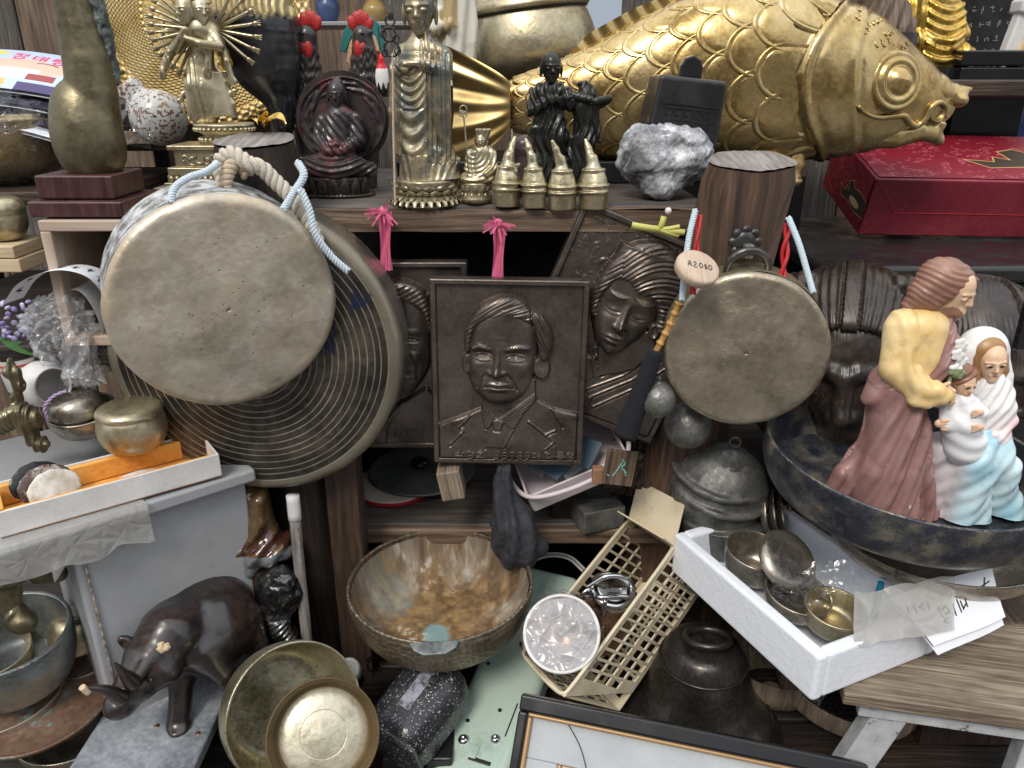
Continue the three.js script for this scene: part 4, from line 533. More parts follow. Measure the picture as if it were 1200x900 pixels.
// ---------------------------------------------------------------- the great brass carp
{
  const fr = frame(860, 186, 1.36), o = thing('brass_carp', 'huge polished brass carp with overlapping scales lying along the back shelf', 'fish sculpture', fr.base), s = fr.s;
  const K = [[588, 122, 25], [620, 122, 36], [660, 121, 50], [700, 117, 65], [760, 104, 85], [820, 92, 99], [880, 85, 104], [940, 86, 99], [1000, 92, 83], [1045, 101, 66], [1085, 113, 44], [1104, 117, 27], [1115, 119, 14], [1120, 120, 3]];
  const at = (x, k) => { if (x <= K[0][0]) return K[0][k]; for (let i = 1; i < K.length; i++) if (x <= K[i][0]) { const a = K[Math.max(0, i - 2)], b = K[i - 1], c = K[i], d = K[Math.min(K.length - 1, i + 1)], t = (x - b[0]) / (c[0] - b[0]), m0 = (c[k] - a[k]) / (c[0] - a[0]) * (c[0] - b[0]), m1 = (d[k] - b[k]) / (d[0] - b[0]) * (c[0] - b[0]), t2 = t * t, t3 = t2 * t; return (2 * t3 - 3 * t2 + 1) * b[k] + (t3 - 2 * t2 + t) * m0 + (-2 * t3 + 3 * t2) * c[k] + (t3 - t2) * m1; } return K[K.length - 1][k]; };
  const gx = y => 914 + (y < 95 ? 49 : 32) * ((y - 95) / 77) ** 2;          // rear edge of the gill cover
  // surface point: x along the body in photo pixels, th round it (0 = facing the viewer), d = pixels off the surface
  const surf = (x, th, d = 0) => { const c = at(x, 1), h = Math.max(2, at(x, 2)), w = Math.max(2, h * (0.6 - 0.00012 * (x - 880))); let e = d; const sy = Math.sin(th), cz = Math.cos(th), yy = c - h * sy;
    if (cz > -0.2 && x > 880) { const g = x - gx(yy); e += 5.5 * sstep(-3, 2, g) * sstep(150, 60, g) + 2.2 * Math.exp(-((g - 5) ** 2) / 14) - 2.2 * Math.exp(-((g - 14) ** 2) / 20) + 2.0 * Math.exp(-((g - 62 + 0.003 * (yy - 100) ** 2) ** 2) / 30) - 1.4 * Math.exp(-((g - 68 + 0.003 * (yy - 100) ** 2) ** 2) / 20) + (fbm3(x * 0.02, yy * 0.02, 3) - 0.5) * 5; }
    const nz = Math.pow(Math.abs(cz), 0.85) * Math.sign(cz); const p = fr.p(x, c - (h + e) * sy, 0); return V(p[0], p[1], (w + e) * nz * s); };
  const body = grid(190, 96, (u, v) => surf(588 + (1119.5 - 588) * u, v * 6.28319)); part('body', body, M.fish, o);
  // scales: each conforms to the body, free edge towards the tail, raised double rim
  const prof = [[0, 2.2], [0.35, 2.4], [0.62, 2.2], [0.78, 1.9], [0.81, 1.0], [0.84, 1.0], [0.87, 2.0], [0.92, 2.2], [0.95, 1.7], [0.99, 0.4], [1.02, -1]];
  const sg = (x0, th0, ra, dth) => { const nu = 22, f = (u, v) => { const i = Math.round(v * (prof.length - 1)), [r, hh] = prof[i], a = (u - 0.5) * 3.9 + Math.PI; let A = r * Math.cos(a), B = r * Math.sin(a); A = Math.max(A, -1.05); const xx = x0 + A * ra, x = Math.min(xx, gx(at(xx, 1) - at(xx, 2) * Math.sin(th0 + B * dth)) - 2); return surf(x, th0 + B * dth, (hh + 2.4 * clamp((-A + 0.3) / 1.3)) * clamp(ra / 30, 0.55, 1)); }; const g = grid(nu, prof.length - 1, f); const I = g.index.array; for (let i = 0; i < I.length; i += 3) { const k = I[i]; I[i] = I[i + 1]; I[i + 1] = k; } g.computeVertexNormals(); return g; };
  let x = 622, row = 0; while (x < 975) { const h = at(x, 2), ra = 0.37 * h + 8, dth = 0.345; for (let j = -5; j <= 5; j++) { const th = j * 0.52 + (row % 2 ? 0.26 : 0); if (Math.abs(th) > 1.75) continue; const yy = at(x, 1) - h * Math.sin(th); if (x > gx(yy) - 2) continue; part('scale', sg(x, th, ra, dth), M.fish, o); } x += 0.4 * h * 0.58 + 7; row++; }
  // dorsal fin with rays
  const fin = grid(120, 8, (u, v) => { const X = 662 + u * 330, hgt = 15 * sstep(0, 0.12, u) * sstep(1, 0.8, u) + 3 * Math.sin(u * 9); const c = at(X, 1) - at(X, 2) + 3; const p = fr.p(X + v * -7, c - v * hgt, 0); return V(p[0], p[1], (2.2 * Math.sin(u * 120 + v) * (0.3 + v) + 3) * s); });
  part('dorsal_fin', merge([fin, (() => { const g = fin.clone(); g.translate(0, 0, -5 * s); return g; })()]), mat({ ...{}, color: [0.5, 0.37, 0.16], metal: 1, rough: 0.4, side: THREE.DoubleSide }), o);
  // tail fin
  const tail = grid(40, 60, (u, v) => { const X = 598 - u * 74, sp = lerp(25, 78, Math.pow(u, 0.8)), yy = 122 + (v - 0.5) * 2 * sp + u * 10; const fold = (4 * Math.sin(v * 30 + u * 2) + 5 * Math.sin(v * 11 + 1)) * u + 12 * Math.sin(u * 2.6) * (v - 0.3); return V(...fr.p(X + 8 * Math.sin(v * 3.14) * u, yy, 22 * (1 - u) + fold + 6)); });
  const tail2 = grid(40, 60, (u, v) => { const X = 598 - u * 74, sp = lerp(25, 78, Math.pow(u, 0.8)), yy = 122 + (v - 0.5) * 2 * sp + u * 10; const fold = (4 * Math.sin(v * 30 + u * 2) + 5 * Math.sin(v * 11 + 1)) * u + 12 * Math.sin(u * 2.6) * (v - 0.3); return V(...fr.p(X + 8 * Math.sin(v * 3.14) * u, yy, 14 * (1 - u) + fold)); });
  part('tail_fin', merge([tail, tail2]), mat({ map: M.fish.map, tile: 1, metal: 1, rough: 0.36, side: THREE.DoubleSide }), o); 
  // eye: rings and pupil dome
  const zAt = (px, py) => { const c = at(px, 1), h = at(px, 2), sy = clamp((c - py) / h, -0.98, 0.98); return surf(px, Math.asin(sy), 0).z / s; };
  const ez = zAt(1028, 95), ec = fr.v(1028, 95, ez - 2), eq = qTo(V(0.22, 0.16, 1));
  const eye = part('eye', lathe([[0, 15.5], [5, 14.6], [9, 12], [12, 8.5], [13, 7], [14.5, 6.5], [16, 8], [18, 8.6], [20, 7.4], [21, 5.2], [22.5, 5], [24.5, 6], [26.5, 4.5], [29, -2]].map(p => [p[0] * s * 1.14, p[1] * s]).reverse(), 56), M.fish, o); eye.position.copy(ec); eye.quaternion.copy(eq);
  const pup = part('pupil', lathe([[0, 17.5], [3, 17], [6, 15.4], [7.5, 13.5], [8, 12]].map(p => [p[0] * s, p[1] * s]).reverse(), 32), M.fish, eye); pup.position.set(4.2 * s, -1.2 * s, 0);
  // whisker, nostril, lips
  const W = [[981, 122], [992, 130], [1008, 135], [1026, 134], [1042, 134], [1052, 143], [1062, 145], [1070, 137], [1076, 124], [1086, 119], [1096, 124], [1098, 136]];
  part('whisker', taper(W.map(([a, b]) => fr.v(a, b, zAt(a, b) + 2.5)), t => (2.0 + 1.7 * Math.sin(t * 3)) * s, 70, 10), M.fish, o);
  part('nostril', rot(lathe([[0, -3], [5, -2], [8, 1], [9.5, 3], [11, 1], [12, -3]].map(p => [p[0] * s, p[1] * s]).reverse(), 32), Math.PI / 2 - 0.2, 0.3, 0).scale(1, 0.85, 1).translate(...fr.p(1085, 133, zAt(1085, 133))), mat({ color: [0.33, 0.24, 0.1], metal: 1, rough: 0.45 }), o);
  const L = new Sculpt(), p = fr.p; // upper lip that juts forward, lower jaw with turned-down mouth corner
  L.chain([p(1060, 108, 0), p(1090, 108, 0), p(1113, 109, 0), p(1138, 104, 0)], [30, 22, 12, 2].map(v => v * s), 8 * s).ell(p(1121, 117, 0), [11 * s, 9 * s, 16 * s], 8 * s).chain([p(1000, 156, 12), p(1040, 158, 14), p(1070, 152, 14), p(1086, 156, 8), p(1099, 164, 0)], [16, 14, 12, 10, 7].map(v => v * s), 8 * s).chain([p(1000, 156, -12), p(1040, 158, -14), p(1070, 152, -14), p(1086, 154, -8), p(1097, 161, 0)], [16, 14, 12, 10, 8].map(v => v * s), 8 * s).ell(p(1096, 145, 0), [10 * s, 10 * s, 16 * s], 6 * s).ell(p(1112, 134, 10), [17 * s, 8 * s, 22 * s], 3 * s, null, true);
  part('mouth', L.mesh(1.6 * s), M.fish, o);
  const F = new Sculpt(); F.chain([p(925, 170, 20), p(922, 190, 26), p(912, 206, 28)], [13 * s, 11 * s, 12 * s], 6 * s).ell(p(908, 208, 30), [22 * s, 7 * s, 14 * s], 6 * s); part('belly_fin', F.mesh(1.8 * s), M.fish, o);
  const B = (gx0, gy0) => gs(gx0, gy0, 1, 1);
  // embossed curls on the brow
  const cur = []; const r = rng(8); for (let i = 0; i < 16; i++) { const a = 985 + r() * 75, b = 10 + (a - 985) * 0.62 + r() * 30; const th = Math.asin(clamp((at(a, 1) - b) / at(a, 2), -0.97, 0.97)), c = surf(a, th, 0.1); const t = new THREE.TorusGeometry((3 + r() * 3) * s, 0.75 * s, 6, 18, 4.6); t.applyQuaternion(new THREE.Quaternion().setFromUnitVectors(V(0, 0, 1), V(0.25, Math.sin(th), Math.cos(th)).normalize())); t.translate(c.x, c.y, c.z); cur.push(t); }
  part('brow_curls', merge(cur), M.fish, o);
  // plinth that carries the fish
  const pl = thing('fish_plinth', 'low black plinth box under the brass carp', 'plinth', V(fr.base.x - 0.26, SH1, -1.42)); part('plinth_body', rbox(0.62, fr.base.y - SH1, 0.2, 0.004).translate(0, (fr.base.y - SH1) / 2, 0), M.black, pl);
}
// ---------------------------------------------------------------- statues on the upper shelf
function head(S, c, h, e = [0, 0, 0], o = {}) { // h = half the head height; +z is the face
  const m = new THREE.Matrix4().makeRotationFromEuler(new THREE.Euler(e[0], e[1], e[2], 'YXZ')), v = V(0, 0, 0), L = (x, y, z) => { v.set(x * h, y * h, z * h).applyMatrix4(m); return [c[0] + v.x, c[1] + v.y, c[2] + v.z]; }, k = 0.16 * h, R = (...a) => a.map(x => x * h);
  S.ell(L(0, 0.2, -0.05), R(0.7, 0.8, 0.8), 0.3 * h, e).ell(L(0, -0.38, 0.12), R(0.53, 0.6, 0.56), 0.3 * h, e);
  for (const q of [-1, 1]) { S.ell(L(q * 0.3, 0.05, 0.82), R(0.24, 0.13, 0.17), 0.12 * h, e, true); S.ell(L(q * 0.29, 0.0, 0.62), R(0.18, 0.11, 0.13), 0.05 * h, e); S.cap(L(q * 0.12, 0.2, 0.74), L(q * 0.5, 0.2, 0.58), 0.06 * h, 0.04 * h, 0.1 * h); if (!o.noEars) S.ell(L(q * 0.72, o.lobes ? -0.2 : -0.05, -0.05), R(0.1, o.lobes ? 0.48 : 0.28, 0.17), 0.06 * h, e); }
  S.cap(L(0, 0.12, 0.74), L(0, -0.22, 0.88), 0.06 * h, 0.09 * h, k).cap(L(-0.09, -0.26, 0.76), L(0.09, -0.26, 0.76), 0.07 * h, 0.07 * h, 0.06 * h);
  S.cap(L(-0.2, -0.52, 0.62), L(0.2, -0.52, 0.62), 0.07 * h, 0.07 * h, 0.04 * h).cap(L(-0.15, -0.63, 0.6), L(0.15, -0.63, 0.6), 0.075 * h, 0.075 * h, 0.04 * h).ell(L(0, -0.86, 0.46), R(0.22, 0.17, 0.2), 0.2 * h, e);
  return L;
}
function lotus(parent, y0, H, R, n, m, o = {}) { // ring of upright or flared petals
  const g = grid(8, 8, (u, v) => { const a = (u - 0.5) * 2, w = Math.sin(Math.min(1, v * 1.15 + 0.12) * Math.PI * 0.94) ** 0.7 * (0.62 * 6.283 * R / n); return V(a * w, H * v, (o.out ?? 0.35) * H * Math.sin(v * 2.2) * (1 - 0.4 * a * a) + (o.curl ?? 0) * v * v * H - 0.12 * H * a * a); }); const inner = g.clone(); const I = inner.index.array; for (let i = 0; i < I.length; i += 3) { const k = I[i]; I[i] = I[i + 1]; I[i + 1] = k; } inner.scale(0.96, 0.96, 1); inner.translate(0, 0, -0.0012); inner.computeVertexNormals();
  const gg = boxUV(merge([g, inner])); for (let i = 0; i < n; i++) { const p = part('petal', gg, m, parent), a = (i + (o.ph || 0)) / n * 6.28319; p.rotation.order = 'YXZ'; p.rotation.set(o.tilt || 0, a, 0); p.position.set(Math.sin(a) * R + (o.x || 0), y0, Math.cos(a) * R + (o.z || 0)); }
}
{ // tall bronze monk
  const fr = frame(500, 240, 1.125), p = fr.p, s = fr.s, o = thing('monk_statue', 'tall bronze standing monk in draped robe on a lotus base', 'statue', fr.base);
  const S = new Sculpt(); S.chain([p(496, 206, 0), p(493, 150, 0), p(494, 90, 0), p(494, 62, -2)], [27 * s, 24 * s, 25 * s, 17 * s], 10 * s).ell(p(494, 62, -2), [28 * s, 13 * s, 15 * s], 10 * s).chain([p(470, 64, 0), p(467, 85, 6), p(478, 78, 24)], [9 * s, 9 * s, 6 * s], 5 * s).chain([p(520, 66, 0), p(521, 85, 8), p(500, 76, 26)], [10 * s, 10 * s, 6 * s], 5 * s).cap(p(478, 75, 26), p(498, 74, 27), 3.5 * s, 3.5 * s, 3 * s)
    .chain([p(466, 82, 8), p(466, 130, 8), p(469, 178, 4)], [8 * s, 9 * s, 5 * s], 4 * s).chain([p(517, 84, 12), p(517, 130, 12), p(522, 168, 8), p(530, 190, 4), p(538, 187, 4)], [11 * s, 12 * s, 8 * s, 5 * s, 3 * s], 4 * s).cone(p(0, 208)[1], p(0, 175)[1], t => lerp(36, 26, Math.pow(t, 0.6)) * s, [p(498, 0)[0], 0], 6 * s, 0.75).cap(p(492, 40, 0), p(492, 56, 0), 10 * s, 12 * s, 5 * s);
  const fold = (x, y) => { const [a, b] = fr.q(x, y); let d = 0; if (b > 84 && b < 180) { const u = (a - 489) / 17; if (Math.abs(u) < 1.15) d += 1.8 * Math.sin((b - 84 - 14 * (1 - u * u)) * (b > 130 ? 0.34 : 0.62)) * (1.2 - Math.abs(u)); } if (a > 505 && b > 70 && b < 190) d += 1.3 * Math.sin(a * 1.25 + b * 0.03); if (a < 474 && b > 80) d += 1.2 * Math.sin(a * 1.4); if (b > 180) d += 0.8 * Math.sin(a * 0.6 + (b - 180) * 0.01 * (a - 497)); if (b > 42 && b < 70 && a > 478 && a < 502) d -= 1.5; if (b > 44 && b < 84) d += 1.3 * Math.sin((Math.abs(a - 490) - (b - 44) * 0.15) * 0.9) * (Math.abs(a - 490) > 11 ? 1 : 0); return d * s; };
  part('robe', S.mesh(1.15 * s, { disp: (x, y, z, nx, ny, nz) => nz > 0 ? fold(x, y) * nz : 0 }), M.bronzeMonk, o);
  const Hd = new Sculpt(); head(Hd, p(492, 11, 4), 24 * s, [0.12, -0.1, 0], { lobes: true }); part('head', Hd.mesh(1.0 * s), M.bronzeMonk, o);
  const y0 = p(0, 240)[1], y1 = p(0, 208)[1]; part('lotus_core', lathe([[0, y1], [33 * s, y1], [36 * s, y1 - 3 * s], [32 * s, y1 - 12 * s], [31 * s, y0 + 12 * s], [36 * s, y0 + 4 * s], [37 * s, 0], [0, 0]].reverse()), M.bronzeMonk, o);
  lotus(o, y0 + 13 * s, 11 * s, 32 * s, 15, M.bronzeMonk, { tilt: 0.5 }); lotus(o, y0 + 18 * s, 11 * s, 33 * s, 15, M.bronzeMonk, { tilt: 0.45, ph: 0.5 }); lotus(o, y0 + 14 * s, 15 * s, 31 * s, 15, M.bronzeMonk, { tilt: 2.5, ph: 0.5, out: -0.2 }); lotus(o, y0 + 13 * s, 16 * s, 30 * s, 15, M.bronzeMonk, { tilt: 2.35, out: -0.2 });
  const st = thing('monk_staff', 'thin ringed metal staff leaning beside the tall bronze monk', 'staff', PZ(463, 236, 1.085)); const fs = frame(463, 236, 1.085), k = fs.s;
  part('shaft', taper([fs.v(463, 236), fs.v(461, 150), fs.v(460, 62)], 1.3 * k, 20, 8), M.ropeTan, st);
  const rg = [[459, 57, 8], [456, 40, 7], [457, 24, 5]]; rg.forEach(([a, b, r]) => part('ring', new THREE.TorusGeometry(r * k, 1.2 * k, 8, 24).translate(...fs.p(a, b)), M.iron, st)); part('finial', lathe([[0, 0], [3 * k, 2 * k], [4 * k, 8 * k], [1.5 * k, 14 * k], [2.5 * k, 17 * k], [0, 22 * k]], 16).translate(...fs.p(458, 24)), M.iron, st);
  for (const [a, b] of [[466, 60], [451, 62], [464, 45], [449, 40]]) part('small_ring', new THREE.TorusGeometry(3.6 * k, 0.9 * k, 6, 18).rotateY(0.6).translate(...fs.p(a, b)), M.iron, st);
}
const blackWoodPaint = (o = {}) => (x, y, z) => { const f = fbm3(x * 55, y * 55, z * 55), r = sstep(0.56, 0.68, fbm3(x * 30 + 9, y * 30, z * 30)); return [lerp(0.03, 0.055, f) + r * (o.red ?? 0.06), lerp(0.024, 0.042, f) + r * 0.006, lerp(0.026, 0.044, f) + r * 0.006]; };
M.darkPainted = mat({ vc: true, rough: 0.42, roughMap: ROUGH_WORN, tile: 0.15, bump: BUMP_FINE, bumpScale: 0.0004, bumpTile: 0.1 });
{ // black seated Buddha before a flame disc
  const fr = frame(398, 229, 1.19), p = fr.p, s = fr.s, o = thing('seated_buddha', 'black carved seated Buddha before a round flame halo', 'statue', fr.base);
  const y0 = 0; const hal = grid(90, 40, (u, v) => { const a = u * 6.28319, r = v; const X = Math.cos(a) * 53 * r, Y = Math.sin(a) * 53 * r; const inn = Math.hypot(X / 36, (Y + 4) / 40); let d = 0; if (inn > 1 && r < 0.93) d = 2.2 * Math.abs(Math.sin(a * 13 + r * 14 + 3 * Math.sin(r * 18 + a * 5))) + 1.2 * Math.sin(r * 40 + a * 9); if (r > 0.93) d = 3.5; if (r > 0.995) d = -6; return V(...p(399 + X, 141 - Y, d - 8)); }); part('halo', paint(hal, blackWoodPaint({ red: 0.1 })), M.darkPainted, o); part('halo_back', new THREE.CylinderGeometry(52.5 * s, 52.5 * s, 7 * s, 48).rotateX(Math.PI / 2).translate(...p(399, 141, -13)), M.woodCarved, o);
  const S = new Sculpt(); S.chain([p(398, 186, 6), p(397, 160, 5), p(398, 136, 4)], [22 * s, 17 * s, 14 * s], 8 * s).ell(p(399, 137, 4), [21 * s, 8 * s, 10 * s], 7 * s).chain([p(379, 140, 5), p(375, 162, 10), p(390, 175, 24)], [7 * s, 6.5 * s, 5 * s], 4 * s).chain([p(418, 140, 5), p(422, 162, 10), p(405, 175, 24)], [7.5 * s, 7.5 * s, 5 * s], 4 * s).ell(p(397, 174, 26), [12 * s, 5 * s, 5 * s], 3 * s).ell(p(397, 167, 26), [7 * s, 4 * s, 6 * s], 2 * s).chain([p(372, 194, 10), p(395, 196, 24), p(416, 192, 20)], [13 * s, 9 * s, 9 * s], 6 * s).chain([p(420, 194, 10), p(400, 198, 22), p(380, 196, 20)], [12 * s, 8 * s, 8 * s], 5 * s).cap(p(362, 198, 4), p(434, 198, 4), 9 * s, 9 * s, 5 * s).cap(p(397, 122, 4), p(397, 130, 4), 7 * s, 8 * s, 3 * s);
  const fold = (x, y) => { const [a, b] = fr.q(x, y); let d = 0; if (b > 180) d = 1.1 * Math.sin(b * 0.9 + 0.012 * (a - 398) ** 2 * 0.6); else if (b > 134) d = 0.9 * Math.sin((a - 385) * 0.7 - (b - 130) * 0.55) * (a > 393 ? 1 : 0.5); return d * s; };
  part('body', S.mesh(1.1 * s, { disp: (x, y, z, a, b, nz) => nz > 0 ? fold(x, y) : 0, color: blackWoodPaint() }), M.darkPainted, o);
  const H = new Sculpt(); head(H, p(396, 110, 8), 14 * s, [0.12, 0, 0], { lobes: true }); H.ell(p(396, 96, 4), [6 * s, 5 * s, 6 * s], 3 * s); part('head', H.mesh(0.85 * s, { disp: (x, y, z) => { const b = fr.q(x, y)[1]; return b < 104 ? 0.5 * s * Math.sin(x / s * 2.2) * Math.sin(y / s * 2.2) : 0; }, color: blackWoodPaint({ red: 0.02 }) }), M.darkPainted, o);
  const by = p(0, 205)[1]; part('base_core', lathe([[0, by], [38 * s, by], [40 * s, by - 3 * s], [35 * s, by - 9 * s], [39 * s, 4 * s], [42 * s, 3.5 * s], [42 * s, 0], [0, 0]].reverse(), 40).scale(1, 1, 0.7), M.woodCarved, o);
  const pg = grid(8, 8, (u, v) => V((u - 0.5) * 13.5 * s * Math.sin(Math.min(1, v + 0.28) * Math.PI * 0.88) ** 0.6, v * 19 * s, (1 + 2.4 * Math.sin(v * 3) * (1 - (2 * u - 1) ** 2)) * s)); for (let i = -3; i <= 3; i++) { const a = i * 0.34, q = part('petal', pg, M.woodCarved, o); q.position.set(Math.sin(a) * 39 * s, 4 * s, Math.cos(a) * 27 * s); q.rotation.y = a; }
}
{ // golden many-armed figure
  const fr = frame(236, 232, 1.16), p = fr.p, s = fr.s, o = thing('many_armed_statue', 'gold many armed goddess statue on a stepped pedestal', 'statue', fr.base);
  const S = new Sculpt(), Z0 = 0; S.cap(p(232, 130, 2), p(234, 142, 2), 5 * s, 4 * s, 2 * s).cap(p(248, 130, 2), p(250, 142, 2), 5 * s, 4 * s, 2 * s).chain([p(239, 132, 0), p(238, 100, 2), p(237, 72, 2), p(236, 50, 0), p(236, 36, 0)], [16 * s, 18 * s, 13 * s, 13 * s, 16 * s], 6 * s).cone(p(0, 136)[1], p(0, 84)[1], t => lerp(21, 15, t) * s, [p(238, 0)[0], 0], 5 * s, 0.7).ell(p(237, 36, 0), [20 * s, 8 * s, 9 * s], 5 * s).chain([p(220, 38, 4), p(212, 58, 12), p(222, 46, 22), p(227, 36, 24)], [6 * s, 5 * s, 4 * s, 3.5 * s], 3 * s).chain([p(252, 38, 4), p(262, 55, 12), p(244, 52, 24), p(229, 46, 26)], [6 * s, 5 * s, 4.4 * s, 3 * s], 3 * s).chain([p(216, 42, 2), p(203, 62, 8), p(197, 80, 12)], [5 * s, 5 * s, 4 * s], 3 * s).ell(p(197, 86, 14), [4 * s, 7 * s, 4 * s], 2 * s).chain([p(250, 40, 6), p(250, 62, 14), p(250, 80, 16)], [5 * s, 4 * s, 4 * s], 3 * s).ell(p(250, 85, 16), [4 * s, 6 * s, 4 * s], 2 * s).chain([p(256, 45, 0), p(268, 72, 6), p(273, 90, 6)], [5 * s, 4 * s, 3.6 * s], 3 * s).ell(p(274, 95, 6), [6 * s, 5 * s, 3 * s], 2 * s).ell(p(235, 141, 6), [5 * s, 3 * s, 7 * s], 2 * s).ell(p(251, 141, 6), [5 * s, 3 * s, 7 * s], 2 * s).chain([p(262, 132, 2), p(274, 122, 2), p(268, 112, 2), p(276, 106, 2)], 3 * s, 2 * s).chain([p(218, 130, 2), p(212, 118, 2), p(218, 108, 2)], 3 * s, 2 * s);
  part('body', S.mesh(1.15 * s, { disp: (x, y, z, a, b, nz) => { const [X, Y] = fr.q(x, y); return nz > 0 && Y > 74 && Y < 140 && X > 222 && X < 262 ? (0.9 * Math.sin((X - 238) * (1.1 - (Y - 74) * 0.004))) * s : 0; } }), M.brass, o);
  const ga = taper([V(0, 0, 0), V(0, 22 * s, 1 * s), V(0, 44 * s, 3 * s)], t => (2.5 - 0.8 * t) * s, 10, 8), gh = (() => { const h = new Sculpt(); h.ell([0, 0, 0], [2.8 * s, 3.6 * s, 1.6 * s], s); for (let i = -1; i <= 1; i++) h.cap([i * 1.6 * s, 2 * s, 0], [i * 2.4 * s, 6.5 * s, 0.6 * s], 0.9 * s, 0.7 * s, 0.5 * s); return h.mesh(0.7 * s); })();
  for (let i = 0; i < 20; i++) { const a = (-10 + i * 9.4) * Math.PI / 180, lay = i % 2, L = 1 + 0.05 * lay; const q = part('arm', boxUV(ga), M.brass, o); q.position.set(...p(226, 34, -10 - lay * 3)); q.rotation.z = a; q.scale.set(1, L, 1); const h = part('hand', boxUV(gh), M.brass, q); h.position.set(0, 47 * s, 3 * s); }
  for (let i = 0; i < 7; i++) { const a = (-35 - i * 16) * Math.PI / 180, q = part('arm', boxUV(ga), M.brass, o); q.position.set(...p(246, 34, -12)); q.rotation.z = a; const h = part('hand', boxUV(gh), M.brass, q); h.position.set(0, 47 * s, 3 * s); }
  for (const [cx, cy, yw, h] of [[222, 13, -0.5, 15], [239, 13, 0.6, 14], [230, -14, 0, 13]]) { const H = new Sculpt(); head(H, p(cx, cy, 8), h * s, [0.05, yw, 0], { lobes: true }); H.cone(p(0, cy - h * 0.6)[1], p(0, cy - h * 1.5)[1], t => lerp(0.72, 0.4, t) * h * s, [p(cx, 0)[0], 6 * s], 2 * s); part('head', H.mesh(0.95 * s), M.brass, o); }
  const py = b => p(0, b)[1], ring = (r, y, n, rr) => { const q = []; for (let i = 0; i < n; i++) { const a = i / n * 6.283; q.push(new THREE.SphereGeometry(rr, 8, 6).translate(Math.cos(a) * r + p(243, 0)[0], y, Math.sin(a) * r * 0.75)); } return merge(q); };
  part('round_plinth', lathe([[0, py(144)], [33 * s, py(144)], [34 * s, py(147)], [31 * s, py(153)], [24 * s, py(158)], [30 * s, py(168)], [0, py(168)]].reverse()).scale(1, 1, 0.75).translate(p(243, 0)[0], 0, 0), M.brass, o); part('bead_ring', ring(33 * s, py(151), 34, 2.4 * s), M.brass, o); part('bead_ring', ring(28 * s, py(163), 26, 2.8 * s), M.brass, o);
  const st = (x0, x1, a, b, dz, nm = 'step') => part(nm, rbox((x1 - x0) * s, py(a) - py(b), dz * s, 1.2 * s).translate(p((x0 + x1) / 2, 0)[0], (py(a) + py(b)) / 2, 0), M.brass, o); st(186, 290, 168, 173, 62); st(192, 286, 173, 193, 54, 'carved_block'); st(184, 294, 193, 202, 64); st(179, 300, 210, 215, 70); st(168, 310, 215, 222, 80); st(162, 316, 222, 232, 90);
  const bd = []; for (let i = 0; i < 17; i++) bd.push(new THREE.SphereGeometry(3.6 * s, 8, 6).scale(0.8, 1.1, 0.8).translate(p(182 + i * 7, 0)[0], py(206), 31 * s)); part('bead_row', merge(bd), M.brass, o); part('bead_backing', rbox(116 * s, py(202) - py(210), 60 * s, s).translate(p(240, 0)[0], py(206), 0), M.brass, o);
  const sc = []; for (let i = 0; i < 6; i++) sc.push(new THREE.TorusGeometry((3 + i % 3) * s, 1 * s, 6, 16, 4.5).rotateZ(i * 1.1).translate(p(200 + i * 9, 0)[0], py(183 + (i % 2) * 3), 28 * s)); part('carving', merge(sc), M.brass, o);
}
